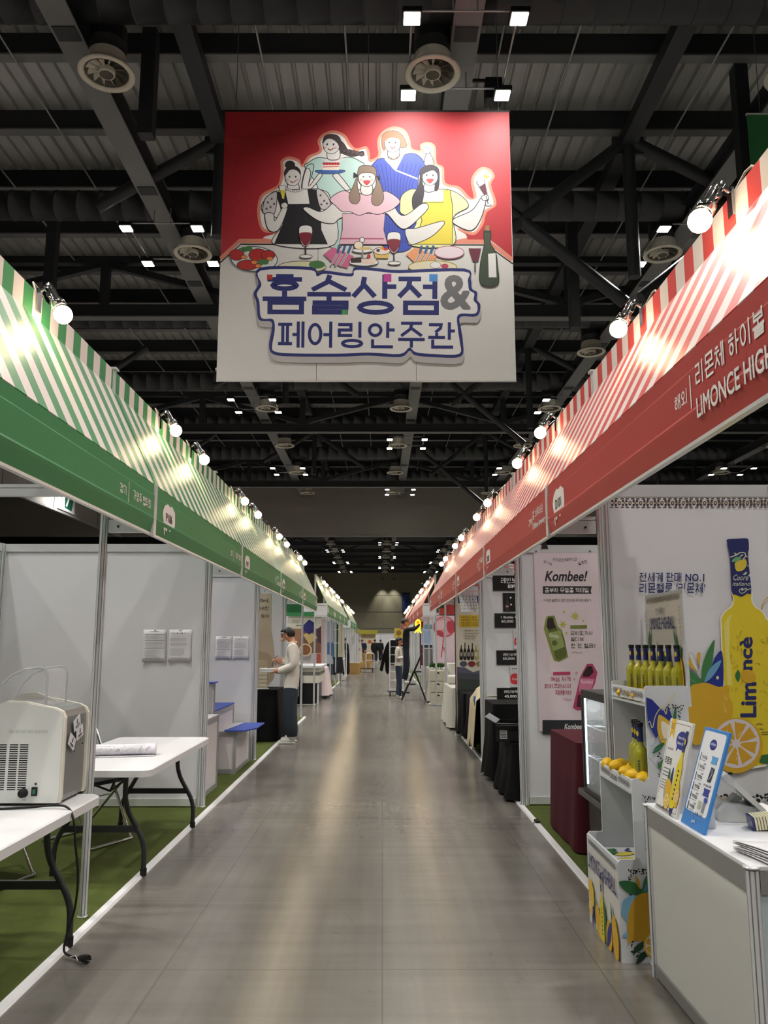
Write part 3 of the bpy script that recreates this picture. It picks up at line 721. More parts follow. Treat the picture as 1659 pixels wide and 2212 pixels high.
# posts on the aisle line -----------------------------------------------------
def post(x, y, label, h=3.1):
    t = thing('booth_post', label, 'post', (x, y, .008), 0, 'aluminium aisle posts')
    inst('shaft', PM[h], t); MB().box(-.03, -.03, h-.004, .03, .03, h+.008).build('cap', M_alu, t); MB().lathe([(0,0),(.028,0),(.028,.006),(0,.006)], n=10).build('foot', M_alu, t)
pn = ['first', 'second', 'third', 'fourth', 'fifth', 'sixth']
for i, y in enumerate(LY):
    if i: post(LX, y, 'silver grooved post on the green side, %s along the aisle' % pn[i-1])
for i, y in enumerate(RY):
    if i: post(RX, y, 'silver grooved post on the red side, %s along the aisle' % pn[i-1])
for blk, y0, n in (('middle', 19.75, 4), ('rear', 34.3, 3)):
    for i in range(n+1):
        post(LX, y0+3*i, 'far silver post, number %s of the %s green block' % (pn[i], blk)); post(RX, y0+3*i, 'far silver post, number %s of the %s red block' % (pn[i], blk))

# partitions -------------------------------------------------------------------
LB, RB = -3.6, 3.28
partition('white panel partition behind the folding tables and roll of film', LB, LY[2], LX-.04, LY[2], 2)
partition('white panel partition with two pinned notices behind the blue plinths', LB, LY[3], LX-.04, LY[3], 2)
partition('white panel partition behind the black draped table and the beige poster', LB, LY[4], LX-.04, LY[4], 2)
partition('white panel partition closing the far end of the front green block', LB, LY[5], LX-.55, LY[5], 1)
partition('white panel partition along the back of the nearest green booths', LB, LY[2]-.06, LB, 1.7, 6)
partition('white panel partition along the back of the farther green booths', LB, LY[5]-.06, LB, LY[2]+.06, 9)
partition('white panel partition carrying the big lemon bottle print', RX+.04, RY[1], RB, RY[1], 2)
partition('white panel partition carrying the kombucha poster', RX+.04, RY[2], RB, RY[2], 2)
partition('white panel partition carrying the black price signs', RX+.04, RY[3], RB, RY[3], 2)
partition('white panel partition beside the wine poster', RX+.04, RY[4], RB, RY[4], 2)
partition('white panel partition along the back of the red booths', RB+.03, RY[1]-.02, RB+.03, RY[5], 12)
# header rails of the nearest green booth
t = thing('header_rail', 'white horizontal header rail above the ice machine booth', 'rail', (LB, LY[1], 0))
MB().box(0, -.02, 2.33, LX-LB-.03, .02, 2.375).box(0, -.02, 2.379, LX-LB-.03, .02, 2.4).build('beam', M_alu, t)
for x in (.02, LX-LB-.05): MB().box(x-.01, -.022, 2.325, x+.02, .022, 2.405).build('connector', M_dark, t)

# lamps on the ridge ---------------------------------------------------------------
def lamp_proto():
    """clip lamp pointing to +x (mirrored by rotation for the other side)"""
    ms = {}
    ms['clamp'] = (MB().box(-.03, -.02, -.06, -.012, .02, .06).box(.012, -.02, -.04, .022, .02, .07).cyl((-.03,0,.05), (.02,0,.05), .006, n=6).mesh('clamp', M_chrome))
    ms['arm'] = MB().tube([(.02,0,.06), (.045,0,.075), (.07,0,.05), (.075,0,.02)], .009, n=6).cyl((.07,-.022,.04), (.07,.022,.04), .014, n=8).mesh('arm', M_chrome)
    ms['head'] = MB().lathe([(.0,.13),(.02,.13),(.024,.10),(.024,.05),(.034,.035),(.036,.0),(.03,0)], n=14).xf(Matrix.Translation((.118,0,-.02)) @ Matrix.Rotation(R(-30), 4, 'Y')).mesh('head', M_chrome)
    ms['bulb'] = MB().ball((.135, 0, -.055), .043, nu=14, nv=10).mesh('bulb', M_bulb)
    ms['cord'] = MB().tube([(.0,0,.06), (-.03,.03,.12), (-.02,.10,.10), (-.01,.2,.03)], .005, n=5).mesh('cord', mat('cord_beige', '#b8ab95', .5, noise=.03))
    return ms
LM = lamp_proto()
BULB = empty_light_data('awning_bulb', 'POINT', BULB_W, (1, .76, .45), .043)
def lamp(x, y, s, label):
    t = thing('clip_lamp', label, 'lamp', (x, y, 3.05), 0 if s > 0 else pi, 'clip lamps on the awnings')
    for k in ('clamp', 'arm', 'head', 'cord'): inst(k, LM[k], t)
    b = inst('bulb', LM['bulb'], t)
    l = bpy.data.objects.new('awning_bulb', BULB); C.objects.link(l); l.parent = t; l.location = (.172, 0, -.1)
for i in range(5):
    for j, o in enumerate((1.0, 1.95)):
        lamp(LX, LY[i]+o, 1, '%s chrome clip lamp with warm bulb on the %s green awning' % (('nearer', 'farther')[j], nth[i]))
    for j, o in enumerate((1.02, 2.05)):
        lamp(RX, RY[i]+o, -1, '%s chrome clip lamp with warm bulb on the %s red awning' % (('nearer', 'farther')[j], nth[i]))
for blk, y0, n in (('middle', 19.75, 4), ('rear', 34.3, 3)):
    for i in range(n):
        for j, o in enumerate((1.0, 2.0)):
            lamp(LX, y0+3*i+o, 1, '%s glowing clip lamp on %s awning of the %s green block' % (('nearer', 'farther')[j], nth[i], blk))
            lamp(RX, y0+3*i+o, -1, '%s glowing clip lamp on %s awning of the %s red block' % (('nearer', 'farther')[j], nth[i], blk))
# ================================================================ HANGING BANNERS
BX0, BX1, BZ0, BZ1, BY = -2.22, 1.79, 4.93, 8.88, 10.4
t = thing('hanging_banner', 'large square red and white banner with five cartoon women hanging over the aisle', 'banner', (0, BY, 0))
M_fab = mat('banner_fabric', '#d6d4d0', .6, noise=.03, scale=1.5, bump=.03, bscale=3)
w3 = (BX1-BX0)/3
for i in range(3):
    MB().box(BX0+w3*i+.003, 0, BZ0, BX0+w3*(i+1)-.003, .02, BZ1).build('fabric_strip', M_fab, t)
MB().box(BX0, .001, BZ0-.01, BX1, .022, BZ0+.0).build('bottom_bar', M_alu, t); MB().box(BX0-.01, .0, BZ1, BX1+.01, .03, BZ1+.03).build('top_bar', M_dark, t)
for x in (BX0+.15, -.2, BX1-.15): MB().cyl((x, .012, BZ1+.03), (x, .012, 11.1), .006, n=5).build('wire', M_steel2, t)
T = homography([(46,38),(1588,38),(1634,1510),(18,1518)])
a = Art((BX0, -.0005, BZ0), (BX1-BX0, 0, 0), (0, 0, BZ1-BZ0), (0, -1, 0), T, eps=.00003)
K = '#231f24'; W = '#dddad6'; WH = '#e6e3e0'; NV = '#232a6e'
def ob(pts, c, w=4, smooth=True):
    if smooth: a.blob(pts, c, K, w)
    else: a.poly(pts, c); a.stroke(pts, w, K, closed=True)
a.poly([(46,38),(1588,38),(1608,835),(1490,742),(135,742),(33,838)], '#b52b34')
a.stroke([(33,850),(132,752),(1478,752),(1609,850)], 24, '#dd8a72'); a.stroke([(31,872),(140,770),(1470,770),(1611,872)], 7, K)
sil = [(318,760),(335,715),(262,700),(233,640),(228,560),(252,492),(330,448),(350,400),(352,345),(352,308),(392,285),(450,300),(468,330),(500,282),(560,252),(550,200),(580,158),(640,140),(700,165),(730,212),(762,240),(815,228),(836,268),(838,300),(880,275),(874,200),(900,147),(960,118),(1022,135),(1052,190),(1062,238),(1108,250),(1108,218),(1150,204),(1190,228),(1198,318),(1236,345),(1246,428),(1322,450),(1376,505),(1398,505),(1384,410),(1430,346),(1484,350),(1512,392),(1492,440),(1522,545),(1470,590),(1450,660),(1400,716),(1312,694),(1298,760)]
a.blob(sil, '#dd8a72', k=4); a.blob(offset_poly(sil, 16), WH, k=4)
# back left figure, mint dress with braid and cake
ob([(640,175),(690,210),(720,255),(760,265),(795,255),(798,270),(740,285),(690,270),(650,250)], '#4a3a3c')
for k in range(5): a.ell(702+k*22, 252+k*5, 16, 11, '#564548', line=K, w=3)
ob([(500,320),(560,290),(640,305),(720,288),(780,310),(805,345),(740,480),(690,770),(620,770),(560,470),(485,350)], '#b9d6cf')
a.poly([(575,296),(640,300),(708,292),(670,318),(635,325),(600,318)], W)
ob([(610,240),(665,240),(672,292),(640,305),(605,295)], W)
a.ell(625,222,45,48,W,line=K,w=3); a.blob([(578,215),(585,175),(625,160),(668,175),(685,225),(675,255),(660,215),(630,190),(600,190)], '#43363a')
ob([(490,345),(530,330),(520,395),(490,460),(465,455)], '#b9d6cf'); ob([(490,355),(515,372),(505,450),(560,380),(575,395),(510,470),(470,455)], W); ob([(640,385),(660,375),(735,470),(715,480),(640,400)], W)
a.blob([(545,362),(695,360),(670,378),(575,380)], '#3c62a8', K, 3); a.poly([(578,325),(672,320),(668,360),(580,360)], '#ecdfd0'); a.stroke([(580,343),(668,340)], 5, '#c8434a')
for k in range(6): a.ell(588+k*15, 325, 9, 8, '#b52b34')
# back right figure, blue kimono
ob([(850,330),(890,295),(960,300),(1060,265),(1120,300),(1135,360),(1100,400),(1075,770),(905,770),(900,480),(845,360)], '#3a4fb4')
for k in range(11): a.stroke([(872+k*24,315+abs(5-k)*3),(905+k*16,440),(920+k*14,760)], 5, '#2a3a92')
a.poly([(920,300),(1015,275),(975,355)], W); a.stroke([(918,298),(975,360),(1095,408)], 8, WH); a.stroke([(1015,275),(975,360)], 8, WH)
ob([(938,235),(990,235),(992,285),(965,300),(935,290)], W); a.stroke([(935,285),(965,303),(998,280)], 6, '#6b4a3a')
a.blob([(900,225),(905,165),(960,140),(1010,165),(1035,225),(1000,235),(985,190),(930,190),(915,250)], '#b06a48', K, 3); a.ell(958,212,44,50,W,line=K,w=3)
a.blob([(912,205),(930,165),(985,160),(1005,205),(985,185),(940,182)], '#b06a48')
ob([(1132,330),(1140,275),(1165,272),(1182,335)], W); a.ell(1143,252,21,18,W,line=K,w=3)
# left figure, bun and black dress
a.ell(402,332,26,22,'#33282c',line=K,w=3); a.ell(416,378,46,42,'#33282c'); ob([(396,430),(445,430),(450,480),(395,480)], W)
ob([(270,600),(250,560),(290,500),(340,475),(500,465),(575,470),(625,520),(650,770),(320,770),(370,650)], W)
ob([(322,768),(372,650),(352,560),(325,482),(378,480),(395,550),(512,548),(500,465),(545,470),(570,570),(575,690),(612,768)], '#18161a', smooth=False)
ob([(258,592),(270,520),(318,482),(335,495),(322,600),(285,600)], '#c9c2c2'); ob([(548,468),(600,492),(626,560),(572,572)], '#c9c2c2')
for p in ((285,540),(305,520),(300,565),(278,575),(318,548),(570,500),(590,530),(575,550),(605,545)): a.ell(*p, 6, 6, '#5a5052')
ob([(270,605),(315,602),(325,640),(370,560),(392,572),(345,690),(290,690)], W); a.ell(375,556,18,16,W,line=K,w=3)
a.ell(419,402,42,46,W,line=K,w=3); a.blob([(378,390),(392,345),(430,340),(462,385),(440,358),(410,352)], '#33282c')
for k in range(9): a.ell(392+k*10, 466+(16-(k-4)**2)*.7, 6, 6, WH, line=K, w=2)
a.poly([(342,446),(382,448),(374,520),(362,520)], WH); a.poly([(344,470),(380,472),(374,518),(362,518)], '#d8c84a'); a.stroke([(342,446),(362,520),(368,560),(374,520),(382,448),(342,446)], 3, K)
# right figure, yellow dress with long dark hair
ob([(1000,560),(1010,500),(1060,465),(1120,470),(1250,465),(1330,500),(1370,560),(1290,620),(1290,770),(1050,770),(1090,640),(1010,600)], '#dfe0a0')
ob([(1100,540),(1235,535),(1232,470),(1270,468),(1285,560),(1285,768),(1075,768),(1120,640)], '#e2cf4a', smooth=False); a.poly([(1118,470),(1234,470),(1236,530),(1118,530)], W)
ob([(1290,630),(1390,580),(1440,510),(1465,515),(1440,620),(1390,690),(1310,665)], W); ob([(1440,505),(1470,495),(1478,520),(1450,525)], W)
ob([(1055,765),(1030,690),(1090,680),(1190,650),(1235,640),(1238,660),(1180,720),(1100,760)], W)
ob([(1135,435),(1185,435),(1190,470),(1155,482),(1130,470)], W)
ob([(1108,400),(1112,355),(1160,332),(1205,350),(1212,410),(1205,465),(1188,468),(1190,390),(1140,370),(1120,420),(1130,480),(1110,570),(1075,580),(1068,510),(1100,450)], '#322a34'); a.ell(1162,398,42,46,W,line=K,w=3)
a.blob([(1118,385),(1130,345),(1180,340),(1205,385),(1180,362),(1145,372)], '#322a34')
a.poly([(1412,425),(1455,412),(1472,490),(1460,500)], '#e8dfe0'); a.poly([(1430,450),(1458,432),(1470,490),(1460,498)], '#5a1c2c'); a.stroke([(1412,425),(1455,412),(1472,490),(1460,500),(1412,425)], 3, K); a.stroke([(1466,500),(1478,550)], 4, K); a.ell(1478,550,16,6,WH,line=K,w=2)
a.poly([(1463,370),(1470,388),(1485,392),(1471,400),(1466,412),(1460,398),(1448,392),(1460,386)], '#e2cf4a')
# middle figure, pink ruffle dress
ob([(480,580),(500,565),(570,590),(620,560),(690,480),(800,470),(920,480),(1010,610),(1120,545),(1155,560),(1120,610),(1020,685),(930,600),(900,620),(700,620),(640,655),(560,640)], W)
ob([(690,600),(920,600),(915,690),(935,770),(675,770),(690,690)], '#dcb3c0', smooth=False)
ob([(622,520),(690,475),(750,490),(880,490),(930,478),(1000,528),(970,570),(930,590),(880,605),(830,595),(780,610),(730,590),(690,590),(655,560)], '#e0b8c4'); a.stroke([(680,738),(915,738)], 7, '#b04a6a')
a.blob([(775,370),(790,340),(820,335),(860,345),(870,390),(900,450),(912,520),(885,555),(850,545),(850,490),(870,440),(860,400),(780,400),(770,450),(785,510),(770,545),(735,540),(725,500),(750,440)], '#8a7464', K, 3)
ob([(795,440),(845,440),(850,485),(820,500),(790,485)], W); a.ell(820,402,46,50,W,line=K,w=3); a.blob([(770,400),(778,345),(820,335),(865,350),(872,400),(850,378),(790,378)], '#8a7464', K, 3)
a.poly([(748,372),(775,390),(748,405)], K); a.poly([(890,388),(868,398),(892,414)], K)
# faces
for x, y, sm in ((622,222,0),(958,212,0),(419,402,0),(1162,392,1),(820,402,1)):
    for d in (-18, 16): a.stroke([(x+d-5,y-4),(x+d+5,y-4)], 4, K) if sm and x == 820 else a.ell(x+d, y-4, 4, 5, K)
    if sm: a.blob([(x-20,y+18),(x+20,y+18),(x,y+42)], '#c8434a')
    else: a.stroke([(x-14,y+20),(x,y+28),(x+16,y+18)], 4, '#a0303a')
    for d in (-30, 28): a.ell(x+d, y+12, 8, 6, '#dfb8b0')
# table things
a.ell(215,852,126,68,WH,rot=.05,line='#4a6a70',w=5); a.ell(215,852,108,54,'#d6dcd8',rot=.05)
for p in ((120,830,40,30),(235,830,50,35),(290,830,38,26),(180,885,58,28)): a.ell(*p, '#b52b28', line=K, w=3)
for p in ((160,800),(185,795),(255,870),(275,868)): a.ell(*p, 20, 15, '#4a7a42')
for p in ((160,842),(215,870),(238,890),(300,850)): a.ell(*p, 17, 11, '#e08a4a', line=K, w=2)
def glass(x, y):
    a.blob([(x-32,y),(x+32,y),(x+28,y+75),(x,y+108),(x-28,y+75)], WH, K, 3); a.blob([(x-31,y+34),(x+31,y+34),(x+26,y+75),(x,y+104),(x-26,y+75)], '#7a1f30', k=4)
    a.stroke([(x,y+105),(x+2,y+160)], 7, K); a.ell(x+3,y+162,34,10,WH,line=K,w=3)
glass(492, 675); glass(970, 710)
for x, c in ((660,'#d06a92'),(1105,'#e39a6a')):
    a.poly([(x-70,825),(x-20,785),(x+95,835),(x+60,900),(x-10,880)], c)
    for k in range(3): a.stroke([(x+15+k*32,775),(x+5+k*28,820)], 13, '#3a5a86'); a.stroke([(x+5+k*28,820),(x-30+k*25,890)], 10, '#cfd0d2'); a.stroke([(x+5+k*28,820),(x-30+k*25,890)], 3, K)
a.ell(800,803,55,13,WH,line=K,w=3); a.ell(808,868,80,20,WH,line=K,w=3); a.stroke([(800,745),(802,865)], 8, '#8a8a8a'); a.ell(798,745,13,15,WH,line=K,w=3)
a.ell(778,775,24,22,'#ead9c2',line=K,w=3); a.poly([(785,785),(842,785),(842,800),(785,800)], '#d8b878'); a.poly([(738,845),(795,840),(795,870),(738,872)], '#3a2a22'); a.poly([(798,850),(875,848),(868,876),(798,876)], '#ead0c0'); a.ell(835,835,10,12,'#c8303a')
a.poly([(862,815),(948,815),(940,845),(872,845)], '#d8b868'); a.ell(905,806,44,20,'#e8d8c8',line=K,w=3); a.ell(885,803,10,9,'#3a3a6a'); a.ell(925,795,14,8,'#c8303a'); a.ell(905,790,10,10,'#e0a04a')
a.ell(1268,812,80,34,'#e3d2d8',line='#b0607a',w=4)
a.ell(475,895,130,32,'#e0d8b8',line=K,w=3); a.ell(555,882,44,22,'#4a7a42'); a.ell(470,880,40,14,'#d8d8a8'); a.ell(1180,892,130,34,'#e0d8b8',line='#a8903a',w=5); a.ell(1195,882,28,18,WH,line=K,w=2); a.ell(1245,888,20,14,'#b8405a')
a.poly([(1372,790),(1440,790),(1425,860),(1395,860)], '#6a2438'); a.stroke([(1408,860),(1408,920)], 6, K)
a.blob([(1456,700),(1490,700),(1490,760),(1518,810),(1528,880),(1530,985),(1440,985),(1436,880),(1450,800),(1458,760)], '#3c4a38', K, 4, k=4); a.rect(1462,665,1484,692,'#9a7a52'); a.rect(1452,692,1494,704,'#2a3328'); a.poly([(1478,820),(1518,815),(1524,948),(1482,948)], WH)
# title plate
plate = [(245,900),(520,895),(560,930),(600,915),(740,930),(760,895),(880,900),(1000,910),(1350,900),(1385,960),(1392,1010),(1420,1030),(1418,1070),(1438,1100),(1420,1160),(1330,1165),(1335,1230),(1345,1300),(1335,1380),(1200,1385),(1090,1375),(1060,1350),(1010,1385),(840,1378),(680,1385),(440,1385),(330,1375),(302,1330),(315,1240),(310,1195),(245,1185),(230,1090),(215,1040),(240,990)]
a.blob([(x+4, y+34) for x, y in plate], '#b9b5b4', k=4); a.blob(plate, NV, k=4); a.blob(offset_poly(plate, 17), WH, k=4)
for ch, x0, x1 in (('홈', 264, 500), ('술', 505, 740), ('상', 742, 985), ('점', 990, 1215)): a.text(ch, x0, 1155, x1, 935, NV, bold=.022)
a.text('&', 1222, 1128, 1388, 935, '#757577', bold=.03)
a.rect(286,938,315,965,'#c0392f'); a.rect(916,932,958,975,'#c03a94'); a.rect(1162,932,1205,972,'#4a90d8'); a.rect(692,1128,722,1155,'#4a9a58')
a.text('페어링안주관', 350, 1338, 1302, 1192, NV, bold=.022)
a.build('print', t)
a2 = Art((BX0, -.0003, BZ0), (BX1-BX0, 0, 0), (0, 0, BZ1-BZ0), (0, -1, 0), None, eps=.0001)
t = thing('hanging_banner', 'plain green banner hanging high over the red booths', 'banner', (5.45, 11.0, 0))
for i in range(3): MB().box(i*1.0, 0, 5.2, i*1.0+.995, .02, 9.27).build('fabric_strip', M_fasG, t)
MB().box(-.01, 0, 9.27, 3.01, .03, 9.3).build('top_bar', M_white, t)
for x in (.2, 2.8): MB().cyl((x, .01, 9.3), (x, .01, 11.1), .006, n=5).build('wire', M_steel2, t)
# ================================================================ GREEN SIDE BOOTHS
def rounded(x0, y0, x1, y1, r, n=5):
    q = []
    for cx_, cy_, a0 in ((x1-r, y1-r, 0), (x0+r, y1-r, 90), (x0+r, y0+r, 180), (x1-r, y0+r, 270)):
        for k in range(n+1): t_ = R(a0+90*k/n); q.append((cx_+r*cos(t_), cy_+r*sin(t_)))
    return q
def arc_path(pts, r=.06, n=5):
    """polyline with rounded corners"""
    P = [Vector(p) for p in pts]; out = [P[0]]
    for i in range(1, len(P)-1):
        a = (P[i-1]-P[i]); b = (P[i+1]-P[i]); d = min(r, a.length*.45, b.length*.45)
        p0 = P[i]+a.normalized()*d; p1 = P[i]+b.normalized()*d
        for k in range(n+1): t_ = k/n; out.append(p0*(1-t_)**2+P[i]*2*t_*(1-t_)+p1*t_*t_)
    out.append(P[-1]); return out
def folding_table(label, x0, y0, x1, y1, z):
    t = thing('folding_table', label, 'table', (0, 0, .008), 0, 'white folding tables'); z -= .008
    b = MB(); q = rounded(x0, y0, x1, y1, .07); qi = rounded(x0+.008, y0+.008, x1-.008, y1-.008, .065)
    n = len(q); vs = [(p[0], p[1], z-.045) for p in q]+[(p[0], p[1], z-.006) for p in q]+[(p[0], p[1], z) for p in qi]
    b.add(vs, [(i, (i+1) % n, n+(i+1) % n, n+i) for i in range(n)], 0, True); b.add(vs, [(n+i, n+(i+1) % n, 2*n+(i+1) % n, 2*n+i) for i in range(n)], 0, True)
    b.add(vs, [tuple(range(2*n, 3*n)), tuple(range(n-1, -1, -1))]); b.build('tabletop', M_plastic, t)
    xc = (x0+x1)/2
    for yy, s in ((y0+.27, 1), (y1-.15, -1)):
        for sd in (-1, 1):
            l = MB().tube(arc_path([(xc+sd*.15, yy, z-.045), (xc+sd*.15, yy, z-.26), (xc+sd*.29, yy, .2), (xc+sd*.29, yy, .03)], .09), .0165, n=10).build('leg', M_tleg, t)
            MB().cyl((xc+sd*.29, yy, 0), (xc+sd*.29, yy, .045), .021, n=10).build('foot_cap', M_rubber, l)
        MB().box(xc-.245, yy-.012, .265, xc+.245, yy+.012, .305).build('crossbar', M_tleg, t)
        MB().tube([(xc-.15, yy, z-.1), (xc, yy+s*.16, z-.2), (xc+.15, yy, z-.1)], .008, n=6).build('brace', M_tleg, t)
        MB().tube([(xc, yy+s*.16, z-.2), (xc, yy+s*.42, z-.05)], .008, n=6).build('brace', M_tleg, t)
    MB().box(x0+.06, y0+.12, z-.06, x0+.09, y1-.12, z-.045).build('rail', M_tleg, t); MB().box(x1-.09, y0+.12, z-.06, x1-.06, y1-.12, z-.045).build('rail', M_tleg, t)
    return t
folding_table('white folding table with the ice machine on it', -2.2, 2.55, -1.46, 4.42, .70)
folding_table('white folding table with the rolled patterned film on it', -2.2, 5.22, -1.44, 7.0, .70)

# ice machine ---------------------------------------------------------------------
M_clear = mat('clear_plastic', '#eef0f4', .04, alpha=.16, spec=.9, noise=.01)
M_cream = mat('machine_cream', '#e3dfd0', .35, noise=.02); M_mwhite = mat('machine_white', '#dfe2de', .22, noise=.02, coat=.3); M_mgrey = mat('machine_grey', '#8d8f8d', .35, .4, noise=.04)
t = thing('ice_machine', 'white countertop ice machine with clear domed lid on the near table', 'machine', (.045, .03, .70))
def prof(i): return [(-2.2+i,.015),(-1.605-i,.015),(-1.60-i,.04),(-1.60-i,.415),(-1.615-i,.445),(-1.65-i,.462),(-1.80,.493-i*.6),(-1.89,.497-i*.6),(-1.95,.47-i*.6),(-2.02,.42-i),(-2.2+i,.38-i)]
MB().prism(prof(.012), 4.085, 4.375, 'y').build('housing', M_mgrey, t)
for y0, y1 in ((4.06, 4.085), (4.375, 4.395)): MB().prism(prof(0), y0, y1, 'y').build('end_plate', M_cream, t)
MB().prism(prof(.01), 4.053, 4.061, 'y').build('front_panel', M_mwhite, t)
for x in (-2.15, -1.65):
    for y in (4.09, 4.36): MB().cyl((x, y, 0), (x, y, .02), .014, n=8).build('foot', M_rubber, t)
b = MB()
for cx_ in (-1.79, -1.84, -1.895, -1.945, -2.0):
    for k in range(21): b.box(cx_-.0205, 4.0525, .075+k*.0105, cx_+.0205, 4.0535, .0805+k*.0105)
o = b.build('vent_slots', M_dark, t); o['kind'] = 'stuff'
MB().lathe([(0,-.02),(.02,-.02),(.022,0),(.022,.012),(0,.012)], n=16, axis='y').build('power_socket', M_rubber, t, (-1.778, 4.05, .063))
sw = MB().box(-1.738, 4.045, .05, -1.712, 4.054, .09).build('switch', M_dark, t); MB().box(-1.732, 4.043, .058, -1.718, 4.046, .082).build('rocker', mat('switch_green', '#2f6a58', .3, noise=.05), sw)
MB().cyl((-1.722, 4.05, .105), (-1.722, 4.054, .105), .005, n=10).build('button', M_dark, t)
a = Art((-2.2, 4.0528, 0), (1, 0, 0), (0, 0, 1), (0, -1, 0), eps=.0001)
a.lines(.33, .335, .56, .365, 1, '#c3cabf', .5, 3); a.build('faded_print', t)
MB().prism([(-1.99,.455),(-1.72,.44),(-1.72,.475),(-1.75,.478),(-1.86,.522),(-1.94,.515),(-1.99,.47)], 4.33, 4.345, 'y').build('ice_tray', M_cream, t)
# clear dome: shell with real thickness
pr = [(-1.717,.425),(-1.717,.615),(-1.728,.645),(-1.755,.655),(-1.83,.648),(-1.90,.615),(-1.955,.56),(-1.99,.48)]
b = MB(); yy = (4.10, 4.112, 4.345, 4.357)
inn = [(x+(-.01 if x > -1.9 else .008), z-.01) for x, z in pr]
n = len(pr); vs = [(x, 4.10, z) for x, z in pr]+[(x, 4.357, z) for x, z in pr]
b.add(vs, [(i, i+1, n+i+1, n+i) for i in range(n-1)], 0, True); b.add(vs, [tuple(range(n)), tuple(range(2*n-1, n-1, -1))])
vs = [(x, 4.112, z) for x, z in inn]+[(x, 4.345, z) for x, z in inn]
b.add(vs, [(i+1, i, n+i, n+i+1) for i in range(n-1)], 0, True)
d = b.build('lid', M_clear, t)
MB().tube([(x, 4.10, z) for x, z in pr], .007, n=6).build('lid_rim', mat('clear_rim', '#c8cbd0', .08, alpha=.55, spec=.9, noise=.01), d); MB().tube([(x, 4.357, z) for x, z in pr], .006, n=6).build('lid_rim', MATS['clear_rim'], d)
for (y, z, rot) in ((4.22, .375, .35), (4.265, .325, .25), (4.165, .29, -.5)):
    s_ = MB().box(-.0005, -.045, -.03, .0008, .045, .03).build('sticker', M_white, t, (-1.6005+.0, y, z)); s_.rotation_euler.x = rot
    a = Art((.001, -.045, -.03), (0, 1, 0), (0, 0, 1), (1, 0, 0), eps=.0002)
    a.blob([(.04,.03),(.05,.055),(.055,.035),(.048,.026)], '#1c1c20'); a.rect(.02,.013,.075,.02,'#1c1c20'); a.rect(.03,.006,.065,.009,'#555555'); a.build('print', s_)
for y, z in ((4.2, .24), (4.31, .265)): MB().ball((-1.5995, y, z), .004, .006, .003, 8, 5).build('screw', M_dark, t)
# power cable running off the table to a plug on the floor
t = thing('power_cable', 'black power cable hanging off the near table to a plug on the floor', 'cable')
pts = [(-1.95,4.03,.706),(-1.82,4.0,.706),(-1.68,4.02,.708),(-1.57,4.03,.715),(-1.49,4.01,.71),(-1.447,3.98,.66),(-1.435,3.99,.55),(-1.425,4.02,.4),(-1.445,4.06,.25),(-1.49,4.11,.13),(-1.515,4.14,.05),(-1.505,4.14,.02),(-1.45,4.11,.014),(-1.415,4.085,.018)]
sp = []
for i in range(len(pts)-1):
    p0, p1, p2, p3 = (Vector(pts[max(i-1,0)]), Vector(pts[i]), Vector(pts[i+1]), Vector(pts[min(i+2,len(pts)-1)]))
    for k in range(5):
        u = k/5; sp.append(.5*((2*p1)+(p2-p0)*u+(2*p0-5*p1+4*p2-p3)*u*u+(3*p1-3*p2+p3-p0)*u**3))
sp.append(Vector(pts[-1])); MB().tube(sp, .0055, n=8).build('cord', M_rubber, t)
pl = MB().cyl((-1.417,4.087,.02), (-1.385,4.07,.022), .014, .019, n=12).cyl((-1.385,4.07,.022), (-1.372,4.063,.022), .019, n=12).build('plug', M_rubber, t)
for d in (-.008, .008): MB().cyl((-1.372+d*.4,4.063+d,.022), (-1.355+d*.4,4.054+d,.022), .0024, n=6).build('pin', M_chrome, pl)
MB().tube([(-1.47,4.10,.02),(-1.44,4.09,.028),(-1.42,4.07,.012)], .002, n=5).build('tie_wire', M_white, t)

# roll of film ------------------------------------------------------------------------
def film_mat():
    m = mat('film_floral', '#d7d6da', .3); nt = m.node_tree; b_ = nt.nodes['Principled BSDF']
    tc = nt.nodes.new('ShaderNodeTexCoord'); n_ = nt.nodes.new('ShaderNodeTexNoise'); n_.inputs['Scale'].default_value = 11; n_.inputs['Detail'].default_value = .5; n_.inputs['Distortion'].default_value = 2.2
    r = nt.nodes.new('ShaderNodeValToRGB'); e = r.color_ramp.elements; e[0].position = .47; e[0].color = lin('#dcdbe0'); e[1].position = .49; e[1].color = lin('#a9a6b2')
    e2 = r.color_ramp.elements.new(.515); e2.color = lin('#a9a6b2'); e3 = r.color_ramp.elements.new(.535); e3.color = lin('#dcdbe0')
    nt.links.new(tc.outputs['Object'], n_.inputs['Vector']); nt.links.new(n_.outputs['Fac'], r.inputs['Fac']); nt.links.new(r.outputs['Color'], b_.inputs['Base Color']); return m
t = thing('film_roll', 'flattened roll of white film with grey floral swirls on the table', 'roll', (-1.88, 5.86, .70), R(12))
MB().lathe([(.0,-.29),(.05,-.29),(.052,-.27),(.052,.27),(.05,.29),(0,.29)], n=20).xf(Matrix.Translation((0,0,.04)) @ Matrix.Diagonal((1,1.25,.76,1)) @ Matrix.Rotation(pi/2, 4, 'Y')).build('wrap', film_mat(), t)
MB().prism([(-.285,.002),(.28,.002),(.28,.006),(-.285,.006)], -.1, -.05, 'y').build('loose_edge', MATS['film_floral'], t)

